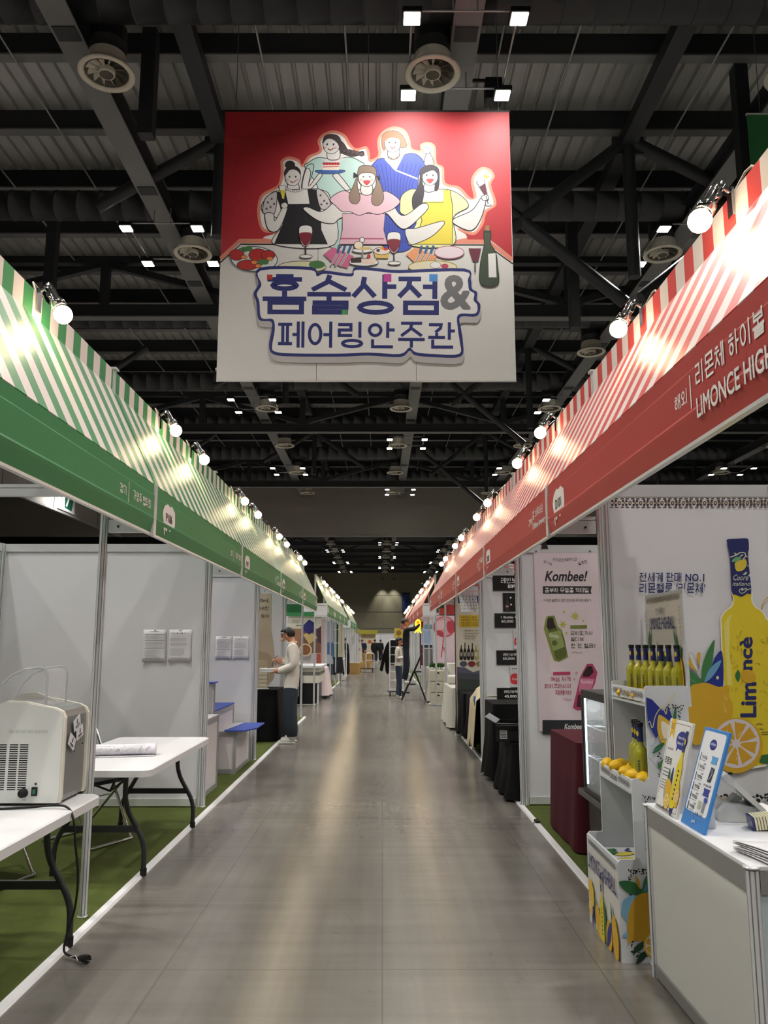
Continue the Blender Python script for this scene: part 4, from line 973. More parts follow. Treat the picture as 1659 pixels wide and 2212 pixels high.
# folding chairs -----------------------------------------------------------------------
def folding_chair(label, x, y, rz):
    t = thing('folding_chair', label, 'chair', (x, y, .008), rz, 'chrome folding chairs')
    MB().bbox(-.19, -.19, .425, .19, .19, .455, .012).build('seat', M_blackm, t)
    MB().bbox(-.18, .2, .66, .18, .225, .82, .01).build('backrest', M_blackm, t)
    for s in (-1, 1):
        MB().tube(arc_path([(s*.205, -.24, .02), (s*.205, .21, .84)], .02), .011, n=8).build('leg', M_chrome, t)
        MB().tube(arc_path([(s*.18, .25, .02), (s*.18, -.16, .43)], .02), .011, n=8).build('leg', M_chrome, t)
    MB().tube(arc_path([(-.205,-.24,.02),(-.2,-.26,.011),(.2,-.26,.011),(.205,-.24,.02)], .03), .011, n=8).build('foot_loop', M_chrome, t)
    MB().tube(arc_path([(-.18,.25,.02),(-.17,.27,.011),(.17,.27,.011),(.18,.25,.02)], .03), .011, n=8).build('foot_loop', M_chrome, t)
    MB().tube([(-.205,.21,.84),(-.1,.215,.85),(.1,.215,.85),(.205,.21,.84)], .011, n=8).build('top_rail', M_chrome, t)
    MB().cyl((-.2,0,.31), (.2,0,.31), .006, n=6).build('stretcher', M_chrome, t)
folding_chair('black folding chair with chrome legs tucked under the table with the film', -2.22, 6.4, R(62))
folding_chair('chrome-legged folding chair standing behind the ice machine table', -2.52, 5.35, R(75))
# wire rack folded on the carpet near the first table
t = thing('wire_stand', 'thin bent chrome wire stand on the carpet under the near table', 'stand', (-2.42, 5.0, .008))
MB().tube(arc_path([(-.1,.1,.3),(.08,.1,.3),(.14,.06,.012),(.02,-.03,.012),(-.06,-.06,.012),(-.12,.1,.3)], .03), .006, n=6).build('wire_loop', M_chrome, t)
MB().tube(arc_path([(-.2,.12,.33),(.09,.12,.31),(.06,.18,.28),(-.2,.2,.3)], .03), .005, n=6).build('wire_loop', M_chrome, t)

# notices ---------------------------------------------------------------------------------
M_paper = mat('paper', '#dadade', .6, noise=.02)
def notice(label, x0, x1, z0, z1, y, style):
    t = thing('notice', label, 'notice', (x0, y, z0), 0, 'paper notices on the partitions')
    w, h = x1-x0, z1-z0
    s_ = MB().grid(lambda u, v: (u*w, -.002-.012*(1-v)**3*(.5+.5*cos(u*6)), v*h), 6, 6).build('sheet', M_paper, t)
    md = s_.modifiers.new('thickness', 'SOLIDIFY'); md.thickness = .0006
    MB().box(w*.45, -.004, h-.01, w*.55, -.001, h+.018).build('clip', M_white, t)
    a = Art((0, -.0165, 0), (w, 0, 0), (0, 0, h), (0, -1, 0), eps=.0001)
    if style:
        a.text('* 전시품 반출 안내 *', .1, .86, .9, .91, '#2c2c30', bold=.03)
        for k, yy in enumerate((.74, .6, .42, .3)): a.lines(.08, yy, .92, yy-.1, 3, '#7d7d84', .32, k+5)
        a.rect(.35, .06, .65, .075, '#8a8a90')
    else:
        a.rect(.3, .93, .7, .945, '#7a7a80'); a.rect(.08, .84, .92, .855, '#8a8a90'); a.lines(.08, .8, .92, .72, 2, '#9a9aa0', .3, 21)
        a.rect(.08, .66, .92, .675, '#77777d'); a.lines(.1, .62, .9, .48, 4, '#9a9aa0', .3, 22); a.rect(.08, .42, .92, .435, '#77777d'); a.lines(.08, .36, .7, .16, 6, '#9a9aa0', .28, 23); a.rect(.05, .1, .8, .115, '#8a8a90')
    a.build('print', t)
notice('form sheet clipped to the near white partition', -2.235, -2.02, 1.30, 1.60, LY[2]-.007, 0)
notice('guidance sheet with bold heading on the near white partition', -1.995, -1.785, 1.30, 1.60, LY[2]-.007, 1)
notice('form sheet clipped to the partition behind the blue plinths', -2.165, -1.955, 1.265, 1.56, LY[3]-.007, 0)
notice('guidance sheet with bold heading behind the blue plinths', -1.94, -1.73, 1.265, 1.56, LY[3]-.007, 1)

# plinths -----------------------------------------------------------------------------------
M_ptop = mat('plinth_top', '#c9c8cc', .4, noise=.02); M_pside = mat('plinth_panel', '#d3cdcf', .45, noise=.02); M_blue = mat('blue_board', '#2c469c', .5, noise=.05)
M_pgrey = mat('plinth_frame', '#a3a5a6', .4, .3, noise=.03)
def plinth(label, x0, y0, x1, y1, h):
    t = thing('display_plinth', label, 'plinth', (0, 0, .008), 0, 'white display plinths')
    f = .03
    for x in (x0, x1-f):
        for y in (y0, y1-f): MB().box(x, y, 0, x+f, y+f, h).build('corner_post', M_pgrey, t)
    for z0, z1 in ((0, .05), (h-.05, h)):
        MB().box(x0+f, y0+.004, z0, x1-f, y0+f-.004, z1).build('rail', M_pgrey, t); MB().box(x0+f, y1-f+.004, z0, x1-f, y1-.004, z1).build('rail', M_pgrey, t)
        MB().box(x1-f+.004, y0+f, z0, x1-.004, y1-f, z1).build('rail', M_pgrey, t); MB().box(x0+.004, y0+f, z0, x0+f-.004, y1-f, z1).build('rail', M_pgrey, t)
    MB().box(x0+f, y0+.01, .05, x1-f, y0+.016, h-.05).build('panel', M_pside, t); MB().box(x1-.016, y0+f, .05, x1-.01, y1-f, h-.05).build('panel', M_pside, t)
    MB().box(x0+.01, y0+f, .05, x0+.016, y1-f, h-.05).build('panel', M_pside, t); MB().box(x0+f, y1-.016, .05, x1-f, y1-.01, h-.05).build('panel', M_pside, t)
    MB().box(x0+.003, y0+.003, h, x1-.003, y1-.003, h+.012).build('top', M_ptop, t)
def board(label, pts, z):
    t = MB().prism(pts, z, z+.014, 'z').build('blue_board', M_blue); tag(t, label, 'board', 'blue plinth boards')
plinth('low white plinth with the jutting blue board', -1.9, 9.55, -1.67, 10.55, .46)
plinth('waist-high white plinth behind the low one', -2.38, 8.96, -1.87, 10.5, .70)
plinth('white plinth nearest the folding tables, without a board', -2.2, 8.0, -1.71, 8.72, .72)
plinth('tallest narrow white plinth between two lower ones', -2.25, 8.735, -1.80, 8.935, 1.03)
board('blue board jutting over the low plinth', [(-1.80, 9.5), (-1.57, 9.5), (-1.47, 9.75), (-1.47, 10.4), (-1.72, 10.4)], .48)
board('blue board on the waist-high plinth', [(-2.37, 8.965), (-1.865, 8.965), (-1.865, 10.48), (-2.37, 10.48)], .72)
board('blue board on the tallest plinth', [(-2.27, 8.72), (-1.775, 8.72), (-1.775, 8.945), (-2.27, 8.945)], 1.052)

# draped tables --------------------------------------------------------------------------------
def drape_mesh(x0, y0, x1, y1, z, bottom, amp=.02, waves=16, flare=.03, seed=0, uneven=.0, m=10):
    rr = random.Random(seed); ph = [rr.uniform(0, 6.28) for _ in range(6)]
    N_ = 120; per = []
    q = rounded(x0, y0, x1, y1, .03, 3); L = [math.hypot(q[(i+1) % len(q)][0]-q[i][0], q[(i+1) % len(q)][1]-q[i][1]) for i in range(len(q))]; tot = sum(L)
    cx_, cy_ = (x0+x1)/2, (y0+y1)/2
    for k in range(N_):
        s = tot*k/N_; i = 0
        while s > L[i]: s -= L[i]; i += 1
        a_, b_ = q[i], q[(i+1) % len(q)]; u = s/L[i] if L[i] else 0
        dx, dy = b_[0]-a_[0], b_[1]-a_[1]; l = math.hypot(dx, dy) or 1
        per.append((a_[0]+dx*u, a_[1]+dy*u, dy/l, -dx/l, k/N_))
    b = MB(); vs = []
    for j in range(m+1):
        v = j/m
        for (x, y, nx, ny, s) in per:
            wv = sin(s*2*pi*waves+ph[0]+v*1.2)+.5*sin(s*2*pi*waves*.53+ph[1])
            o = (amp*wv+flare)*v**1.2
            zb = bottom+uneven*(sin(s*2*pi*3+ph[2])+.6*sin(s*2*pi*7+ph[3]))*.5+uneven*.6
            vs.append((x+nx*o, y+ny*o, z+(zb-z)*v))
    b.add(vs, [(j*N_+k, j*N_+(k+1) % N_, (j+1)*N_+(k+1) % N_, (j+1)*N_+k) for j in range(m) for k in range(N_)], 0, True)
    b.add(vs, [tuple(range(N_-1, -1, -1))]); return b
def draped_table(label, x0, y0, x1, y1, z, m, bottom=.02, cat='table', group='draped tables', **k):
    t = thing('draped_table', label, cat, (0, 0, 0), 0, group)
    c = drape_mesh(x0, y0, x1, y1, z, bottom, **k).build('tablecloth', m, t)
    MB().box(x0+.02, y0+.02, z-.035, x1-.02, y1-.02, z-.006).build('tabletop', M_plastic, t)
    for x in (x0+.08, x1-.08):
        for y in (y0+.1, y1-.1): MB().cyl((x, y, .008), (x, y, z-.035), .016, n=8).build('leg', M_tleg, t)
    return t
draped_table('black draped table beside the man in the white shirt', -2.35, 12.62, -1.6, 13.5, .77, M_blackcloth, amp=.012, waves=14, flare=.05, seed=3)
# card stand on it
t = thing('card_stand', 'tall stepped stand of beige cards on the black draped table', 'stand', (-1.86, 12.85, .77), R(8))
MB().prism([(-.03,.0),(.06,.0),(-.005,.44),(-.02,.44)], -.07, .07, 'x').build('back_board', mat('kraft_board', '#b3a68c', .7, noise=.06), t)
for k in range(7):
    z = .04+k*.057; y = -.03+.012+k*.0035-.02
    MB().box(-.065, y, z, .065, y+.012, z+.045).build('card', mat('card_cream', '#cfc4ae', .6, noise=.04), t)
MB().bbox(-.08, -.09, 0, .1, .07, .012, .003).build('base', M_white, t)
# beige poster on the partition behind
def poster(name, label, x0, x1, z0, z1, y, col, draw=None, rough=.6, cat='poster', sx=1):
    t = thing(name, label, cat, (x0, y, z0)); w, h = x1-x0, z1-z0
    MB().box(0, -.004, 0, w, 0, h).build('sheet', mat('sheet_'+col.lstrip('#'), col, rough, noise=.03, scale=2), t)
    if draw:
        a = Art((0, -.0042, 0), (1, 0, 0), (0, 0, 1), (0, -1, 0), eps=.00006); draw(a, w, h); a.build('print', t)
    return t
def d_beige(a, w, h):
    a.blob([(0,h*.52),(w*.3,h*.56),(w*.6,h*.53),(w,h*.58),(w,h*.02),(0,h*.02)], '#b9ab95'); a.blob([(0,h*.33),(w*.4,h*.36),(w,h*.31),(w,h*.02),(0,h*.02)], '#a8997f')
    for i, s in enumerate(('720mL', '재배한', '등 등에')): a.text(s, w*.66, h*(.88-.085*i), w*.95, h*(.92-.085*i), '#3a342c', bold=.02)
    a.stroke([(w*.1,h*.1),(w*.2,h*.22),(w*.12,h*.3),(w*.3,h*.36)], .012, '#3a342c', smooth=True); a.ell(w*.2,h*.42,w*.13,h*.035,'#c0a08c')
poster('wall_poster', 'beige poster with dark lettering behind the card stand', -2.62, -1.86, .8, 2.33, LY[4]-.006, '#beb29c', d_beige)
poster('wall_poster', 'white ink-drawing poster beside the beige poster', -2.98, -2.64, .8, 2.33, LY[4]-.006, '#d5d0c6', lambda a, w, h: (a.stroke([(w*.6,h*.1),(w*.8,h*.3),(w*.5,h*.4),(w*.9,h*.55)], .02, '#2c2826', smooth=True), a.ell(w*.8,h*.5,w*.18,h*.06,'#c98a78')))
# ================================================================ RED SIDE BOOTHS
_f, _th = 1750., R(9.155)
def on_wall(D):
    """trace coordinates (the frame's pixels) of a print that lies on the upright plane y = D -> metres (x, z)"""
    c_, s_ = cos(_th), sin(_th)
    def T_(x, y):
        u = (x-826)/_f; v = (1106-y)/_f; k = D/(c_-v*s_)
        return (u*k, CAM_Z+(s_+v*c_)*k)
    return T_
NAVY = '#242a66'
def lace_unit(a, x, y, w, h, c='#4a3a32'):
    """one repeat of the dark tile border, box (x,y) size (w,h)"""
    for dx, dy in ((-.16,-.2),(.16,-.2),(-.16,.2),(.16,.2)): a.ell(x+w*(.5+dx), y+h*(.5+dy), w*.12, h*.14, c, n=10)
    a.ell(x+w*.5, y+h*.5, w*.1, h*.1, '#9a7a5a', n=8)
    for dx in (0, 1): a.ell(x+w*dx, y+h*.5, w*.16, h*.22, c, n=10); a.ell(x+w*dx, y+h*.5, w*.09, h*.13, '#b8a890', n=8)
    for dy in (.06, .94): a.rect(x+w*.1, y+h*(dy-.05), x+w*.42, y+h*(dy+.05), c); a.rect(x+w*.58, y+h*(dy-.05), x+w*.9, y+h*(dy+.05), c)
def lace_row(a, x0, y0, x1, y1, n, c='#4a3a32', vert=False):
    for i in range(n):
        if vert: lace_unit(a, x0, y0+(y1-y0)*i/n, x1-x0, (y1-y0)/n, c)
        else: lace_unit(a, x0+(x1-x0)*i/n, y0, (x1-x0)/n, y1-y0, c)
def curls(a, x0, y0, x1, y1, n, c='#1c1a1c', seed=0, w=None):
    """black scrollwork band"""
    rr = random.Random(seed); L_ = math.hypot(x1-x0, y1-y0); w = w or L_*.03
    for i in range(n):
        u = (i+.5)/n; px_, py_ = x0+(x1-x0)*u, y0+(y1-y0)*u
        for k in range(3):
            a.ell(px_+rr.uniform(-1, 1)*w*.5, py_+rr.uniform(-1, 1)*w*.5, w*rr.uniform(.16, .3), w*rr.uniform(.1, .2), c, rot=rr.uniform(0, 3), n=8)

# ---- big lemon-liqueur print on the first partition
YP = RY[1]-.012
t = thing('wall_print', 'large printed wall sheet of a yellow bottle with lemons', 'poster', (0, YP, 0))
for i, (x0, x1) in enumerate(((1.345, 2.285), (2.29, 3.26))): MB().box(x0, 0, .08, x1, .004, 2.335).build('sheet', mat('print_sheet', '#d8d8dc', .45, noise=.02), t)
a = Art((0, -.0005, 0), (1, 0, 0), (0, 0, 1), (0, -1, 0), on_wall(YP), eps=.00004)
lace_row(a, 1315, 1097, 1315+23*26, 1076, 26)
a.text("전세계 판매 NO.1", 1380, 1257, 1520, 1237, NAVY, bold=.02); a.text("리몬첼로 '리몬체'", 1380, 1281, 1522, 1260, NAVY, bold=.02)
s7 = lambda L: [(1480+x/8.19, 1150+y/8.19) for x, y in L]; s8 = lambda L: [(1480+x/6.91, 1400+y/6.91) for x, y in L]
G1, G2, LBL, NB, YL, OR = '#3f7a45', '#2f6a3c', '#6a9fc0', '#22328a', '#dcc62e', '#d2a52c'
a.stroke(s8([(-180,-110),(30,260)]), 1, '#77777c'); a.stroke(s8([(30,260),(200,420)]), 1, '#77777c'); a.stroke([(1640,1322),(1648,1300),(1662,1285)], 2, OR)
a.blob([(1554.5,1351),(1556,1330),(1566,1318),(1577,1309),(1582,1294),(1581,1275),(1621,1275),(1624,1296),(1631,1310),(1646,1320),(1656,1336),(1661,1352),(1668,1480),(1672,1640),(1572,1640),(1560,1480)], '#eceade', k=4)
body = [(1557,1352),(1559,1332),(1568,1320),(1580,1310),(1584,1294),(1583,1278),(1619,1278),(1621,1296),(1629,1312),(1644,1322),(1653,1338),(1658,1353),(1665,1480),(1669,1636),(1575,1636),(1563,1480)]
a.blob(body, YL, k=4); a.poly([(1562,1352),(1570,1335),(1580,1325),(1575,1345),(1574,1400),(1580,1480),(1570,1480)], '#e3d774')
rr = random.Random(4)
for k in range(34):
    x, y = rr.uniform(1578, 1655), rr.uniform(1370, 1560)
    a.stroke([(x,y),(x+rr.uniform(-7,7),y+rr.uniform(-8,8)),(x+rr.uniform(-7,7),y+rr.uniform(-9,9)),(x+rr.uniform(-4,4),y+rr.uniform(-5,5))], .8, '#b9a52a', smooth=True)
a.blob(s7([(730,128),(900,115),(1060,110),(1105,140),(1112,300),(1098,380),(1118,640),(1155,1062),(1080,1085),(985,1138),(880,1100),(815,1062),(795,700),(775,420),(732,205)]), NB if False else '#232a62', k=4)
a.stroke(s7([(780,445),(900,400),(960,360),(1040,370),(1050,430),(1010,470)]), 2.2, '#c9cfae', smooth=True)
for p in (([(845,360),(910,385),(870,400)]), ([(945,430),(985,395),(1020,400),(975,430)]), ([(1060,410),(1095,440),(1060,440)]), ([(1075,570),(1112,600),(1095,615)]), ([(1000,750),(1060,700),(1085,715),(1050,755)]), ([(1095,770),(1130,730),(1128,790)])): a.poly(s7(p), '#c9cfae')
a.blob(s7([(862,560),(900,520),(1000,480),(1050,480),(1075,540),(1050,630),(980,685),(890,680)]), '#d6bf42', k=4); a.blob(s7([(810,525),(850,460),(930,435),(980,455),(920,510)]), '#6fa876', k=4)
a.text('Cuore', *s7([(838,850)])[0], *s7([(1100,750)])[0], '#d8d6b8', shear=.3); a.text('italiano', *s7([(820,945)])[0], *s7([(1140,880)])[0], '#d8d6b8', shear=.3)
a.stroke(s7([(960,1000),(940,1040),(985,1080),(1050,1050),(1075,1000),(1040,990),(1060,1025),(1145,995)]), 1.6, '#c9cfae', smooth=True); a.ell(*s7([(995,1010)])[0], 3, 3, '#c9cfae')
# vertical lettering, drawn turned a quarter
def vtext(body, x0, x1, yb, yt, c, bold=.01):
    cx_, cy_ = (x0+x1)/2, (yb+yt)/2; hw, hh = (yb-yt)/2, (x1-x0)/2
    a.text(body, cx_-hw, cy_+hh, cx_+hw, cy_-hh, c, bold=bold, rot=-pi/2)
vtext('Lim', 1597, 1632, 1549, 1473, NAVY, .03); vtext('ncè', 1596, 1624, 1448, 1376, NAVY, .03)
a.blob(s8([(830,350),(900,320),(980,335),(1035,400),(1030,480),(960,520),(870,505),(825,440)]), OR, k=4); a.blob(s8([(735,390),(780,330),(808,400),(785,500),(750,460)]), G2, k=4)
a.blob(s8([(60,60),(110,110),(160,260),(178,365),(110,260),(55,130)]), '#d8d8dc', '#a08a4a', .8, k=4); a.blob(s8([(25,150),(70,180),(140,330),(60,270)]), OR, k=4); a.blob(s8([(165,90),(215,70),(205,250),(180,200)]), OR, k=4)
a.blob(s8([(540,60),(555,570),(470,570),(315,505),(390,250),(440,130)]), NB, k=4); a.blob(s8([(255,490),(232,350),(260,200),(330,20),(425,-125),(410,80),(385,250),(320,420)]), G1, k=4)
a.blob(s8([(272,510),(330,345),(420,240),(525,180),(480,300),(380,440),(300,500)]), LBL, k=4); a.blob(s8([(38,335),(130,380),(262,508),(150,540),(45,575)]), G1, k=4); a.stroke(s8([(45,455),(160,520)]), .8, '#8ab08a'); a.ell(*s8([(470,440)])[0], 3, 4, '#d8d0a8')
a.blob(s8([(60,600),(180,530),(310,518),(420,555),(500,578),(600,555),(650,600),(640,700),(695,830),(690,1000),(620,1120),(450,1250),(250,1420),(90,1400),(40,1000)]), OR, k=5)
for p in ((590,740,14,40),(563,835,10,26),(583,920,18,44),(505,780,5,18)): a.ell(*s8([p[:2]])[0], p[2]/6.91, p[3]/6.91, '#dfc478', rot=-.3); a.ell(*s8([p[:2]])[0], p[2]/6.91*.6, p[3]/6.91*.7, OR, rot=-.3)
a.ell(*s8([(745,1450)])[0], 58, 60, OR); a.ell(*s8([(750,1420)])[0], 50.5, 53, '#d9cfd4')
for i in range(8):
    an = i*pi/4+.2; cx_, cy_ = s8([(750,1420)])[0]; r0, r1 = 8, 43
    q = [(cx_+r0*cos(an), cy_+r0*sin(an))]
    for k in (-.29, -.15, 0, .15, .29): q.append((cx_+r1*cos(an+k), cy_+r1*1.04*sin(an+k)))
    a.blob(q, '#d2a02c', k=4)
for p in ((785,1290),(815,1270),(755,1570),(750,1650),(610,1230)): q = s8([p])[0]; a.stroke([(q[0]-1,q[1]+3),(q[0]+2,q[1]-4)], 1.4, '#e2cf9a')
a.poly(s8([(1090,1700),(1130,1590),(1237,1580),(1300,1600),(1300,1740)]), G2); a.ell(*s8([(655,1865)])[0], 6, 3, '#1e2a24')
a.stroke(s8([(1045,1140),(1095,1120),(1140,1140)]), 1.4, '#2c2818'); a.stroke(s8([(1090,1200),(1160,1210)]), 1.2, '#2c2818'); a.stroke(s8([(1115,1252),(1237,1250)]), 1.2, '#2c2818'); a.stroke(s8([(1125,1283),(1237,1283)]), 1.2, '#2c2818')
curls(a, 1530, 1722, 1760, 1722, 30, '#1c1a1c', 3, 16)
a.build('print', t)

# ---- kombucha poster on the next partition
YK = RY[2]-.012
t = thing('wall_poster', 'tall pink kombucha poster with green and pink bottles', 'poster', (0, YK, 0)); TK = on_wall(YK)
MB().box(1.455, -.003, .665, 2.1, 0, 2.37).build('sheet', mat('kombucha_sheet', '#d5c7cb', .4, noise=.02), t)
a = Art((0, -.0034, 0), (1, 0, 0), (0, 0, 1), (0, -1, 0), TK, eps=.00004)
k8 = lambda L: [(1120+x/3.078, 1150+y/3.078) for x, y in L]
def kt(b, x0, yb, x1, yt, c, **kw): p, q = k8([(x0, yb)])[0], k8([(x1, yt)])[0]; a.text(b, *p, *q, c, **kw)
CH = '#262426'
kt('유기능', 165, 212, 225, 192, CH, rot=.3, bold=.01); kt('원재료로', 228, 194, 305, 172, CH, rot=.1); kt('627시간', 310, 190, 388, 168, CH, bold=.03); kt('발효한', 396, 212, 458, 190, CH, rot=-.3, bold=.01)
kt('Kombee!', 175, 326, 458, 255, CH, shear=.25, bold=.025)
a.poly(k8([(162,358),(488,358),(480,390),(486,408),(162,408)]), '#26292a'); kt('콤부차 무알콜 칵테일', 176, 400, 466, 368, '#e6e0e2', bold=.02); kt('* 자연 발효의 강한 탄산에 주의하세요 *', 168, 462, 482, 442, CH, bold=.01)
a.poly(k8([(180,575),(190,556),(240,553),(262,625),(290,650),(332,830),(270,862),(235,852),(168,640)]), '#7f8c44')
a.blob(k8([(196,566),(232,566),(240,610),(262,650),(300,690),(320,810),(300,835),(250,842),(215,700),(195,640)]), '#55602a', k=4); a.poly(k8([(194,572),(228,568),(235,600),(252,635),(200,648),(186,625)]), '#2c1a16'); a.poly(k8([(200,668),(280,650),(308,760),(232,790)]), '#8b9a5a'); kt('Kombee', 205, 700, 270, 672, '#e8e8d8', rot=.2, shear=.2); a.ell(*k8([(240,735)])[0], 6, 6, '#55642c')
def star(x, y, r, c, n=8):
    q = []
    for i in range(2*n): rr_ = r if i % 2 == 0 else r*.38; q.append((x+rr_*cos(pi*i/n), y+rr_*sin(pi*i/n)))
    a.poly(k8(q), c)
star(377, 557, 35, '#b4b04a'); star(295, 612, 30, '#b4b04a', 6)
for p in ((303,530,8),(430,588,7),(318,670,8)): a.ell(*k8([p[:2]])[0], p[2]/3.078, p[2]/3.078, '#b0ae54')
a.poly(k8([(345,618),(456,616),(455,640),(344,640)]), '#6f7a34')
OL = '#4c4c2c'; kt('모히또가서', 346, 683, 490, 655, OL, bold=.015); kt('몰디브', 348, 724, 434, 697, OL, bold=.015); kt('한 잔 할래?', 350, 768, 512, 738, OL, bold=.015); kt('34kcal', 356, 804, 420, 790, '#9a9a6a')
a.poly(k8([(455,875),(492,873),(525,930),(510,1000),(430,1180),(390,1182),(362,1165),(410,960)]), '#a83c62'); a.poly(k8([(460,890),(488,890),(500,930),(470,960),(430,960),(428,940)]), '#2c1018'); a.poly(k8([(410,970),(505,975),(480,1060),(400,1060)]), '#d07a9a'); kt('Kombee', 415, 1005, 495, 980, '#f0e0e6', shear=.2); a.poly(k8([(395,1080),(470,1080),(425,1165),(385,1160)]), '#4a1626')
a.poly(k8([(230,928),(345,926),(344,948),(231,950)]), '#b03a5a'); CR = '#a8284a'
kt('여심 저격', 214, 990, 346, 960, CR, bold=.015); kt('피치크러시의', 174, 1036, 348, 1006, CR, bold=.015); kt('재해석!', 244, 1080, 350, 1048, CR, bold=.015); kt('21kcal', 292, 1116, 352, 1102, '#c88a9a')
for p in ((386,934,8),(372,976,6)): a.ell(*k8([p[:2]])[0], p[2]/3.078, p[2]/3.078, '#d08a9a')
a.poly(k8([(160,1248),(560,1248),(570,1342),(160,1342)]), '#22282a'); kt('Kombee!', 305, 1308, 430, 1272, '#d8d4d6', shear=.25, bold=.02)
a.build('print', t)
for x in (1.475, 1.995): MB().lathe([(.005,-.004),(.011,-.004),(.011,0)], n=12, axis='y').build('eyelet', M_chrome, t, (x, -.003, 2.345))
t = thing('binder_clip', 'black binder clip on the top rail above the kombucha poster', 'clip', (1.56, RY[2], 2.4))
MB().prism([(-.035,-.03),(.035,-.03),(.022,.012),(-.022,.012)], -.022, .022, 'y').build('jaw', M_rubber, t); MB().tube([(-.015,0,.01),(-.008,0,.045),(.008,0,.045),(.015,0,.01)], .0025, n=5).build('wire_handle', M_chrome, t)

# ---- red draped table, fridge -----------------------------------------------------------
M_redcloth = mat('maroon_cloth', '#450c1a', .8, noise=.08, scale=4, bump=.2, bscale=250, spec=.3)
draped_table('maroon draped table under the kombucha poster', 1.40, 6.02, 2.05, 6.98, .765, M_redcloth, amp=.006, waves=9, flare=.035, seed=5)
t = thing('display_fridge', 'countertop glass display fridge with black frame on a black cabinet', 'fridge', (0, 0, .478))
x0, x1, y0, y1, h = 1.385, 1.86, 4.98, 5.79, .68; e = .028
M_glass = mat('fridge_glass', '#dfe8ea', .02, alpha=.22, spec=1., noise=.01)
for x in (x0, x1-e):
    for y in (y0, y1-e): MB().box(x, y, .03, x+e, y+e, h-.05).build('frame_post', M_blackm, t)
MB().bbox(x0, y0, 0, x1, y1, .035, .006).build('base', M_blackm, t); MB().bbox(x0, y0, h-.055, x1, y1, h, .006).build('top', M_blackm, t)
MB().box(x0+.008, y0+e, .035, x0+.014, y1-e, h-.055).build('glass_pane', M_glass, t); MB().box(x0+e, y0+.008, .035, x1-e, y0+.014, h-.055).build('glass_pane', M_glass, t); MB().box(x0+e, y1-.014, .035, x1-e, y1-.008, h-.055).build('glass_pane', M_glass, t)
MB().box(x1-e-.004, y0+e, .035, x1-e, y1-e, h-.055).build('back_panel', M_white, t)
for z in (.24, .44):
    s_ = MB()
    for k in range(9): s_.cyl((x0+.03, y0+.05+k*.088, z), (x1-.04, y0+.05+k*.088, z), .003, n=5)
    s_.cyl((x0+.03, y0+.04, z), (x0+.03, y1-.04, z), .005, n=6).cyl((x1-.04, y0+.04, z), (x1-.04, y1-.04, z), .005, n=6); s_.build('wire_shelf', M_chrome, t)
M_led = mat('fridge_led', '#ffffff', .4, emit='#e8f6ff', es=5, noise=.01)
MB().box(x0+.016, y1-e-.012, .05, x0+.026, y1-e-.002, h-.06).build('led_strip', M_led, t)
light('fridge_led', 'POINT', (x0+.12, y1-.15, h-.12), 1.0, (.9,.97,1), .05, parent=t)
t = thing('cabinet', 'black base cabinet under the glass fridge', 'cabinet', (0, 0, .008))
MB().bbox(1.43, 4.97, 0, 1.9, 5.86, .425, .006).build('body', mat('cabinet_black', '#1d1c1b', .45, noise=.1), t); MB().bbox(1.375, 4.93, .425, 1.93, 5.93, .468, .008).build('top', mat('cabinet_top', '#4a4845', .35, noise=.05), t)
MB().box(1.427, 5.40, .04, 1.431, 5.41, .41).build('door_gap', M_dark, t)

# ---- stepped display stand ----------------------------------------------------------------
M_sw = mat('stand_white', '#d5d9de', .42, noise=.02); M_sg = mat('stand_inner', '#c2c7cc', .5, noise=.02)
t = thing('display_stand', 'stepped white cardboard display stand printed with lemons', 'stand', (0, 0, 0))
prf = [(1.12,0),(1.12,.445),(1.135,.46),(1.2,.46),(1.205,.465),(1.205,.82),(1.215,.83),(1.285,.83),(1.29,.835),(1.29,1.26),(1.30,1.27),(1.49,1.27),(1.5,1.26),(1.5,0)]
for y0, y1 in ((4.07, 4.082), (4.65, 4.662)): MB().prism(prf, y0, y1, 'y').build('side_panel', M_sw, t)
MB().box(1.12, 4.082, 0, 1.132, 4.65, .45).build('front_panel', M_sw, t)
for x, z0, z1 in ((1.205, .765, .825), (1.29, 1.19, 1.25)): MB().box(x, 4.082, z0, x+.01, 4.65, z1).build('shelf_lip', M_sw, t)
for x, z in ((1.132, .37), (1.205, .755), (1.29, 1.17)): MB().box(x, 4.082, z, 1.49, 4.65, z+.01).build('shelf', M_sg, t)
MB().box(1.485, 4.082, .01, 1.495, 4.65, 1.27).build('back_panel', M_sg, t); MB().box(1.31, 4.083, .765, 1.315, 4.649, 1.17).build('inner_panel', M_sg, t) if False else None
hd = MB().box(1.5, 4.06, 1.17, 1.512, 4.65, 1.745).build('header_board', M_sw, t)
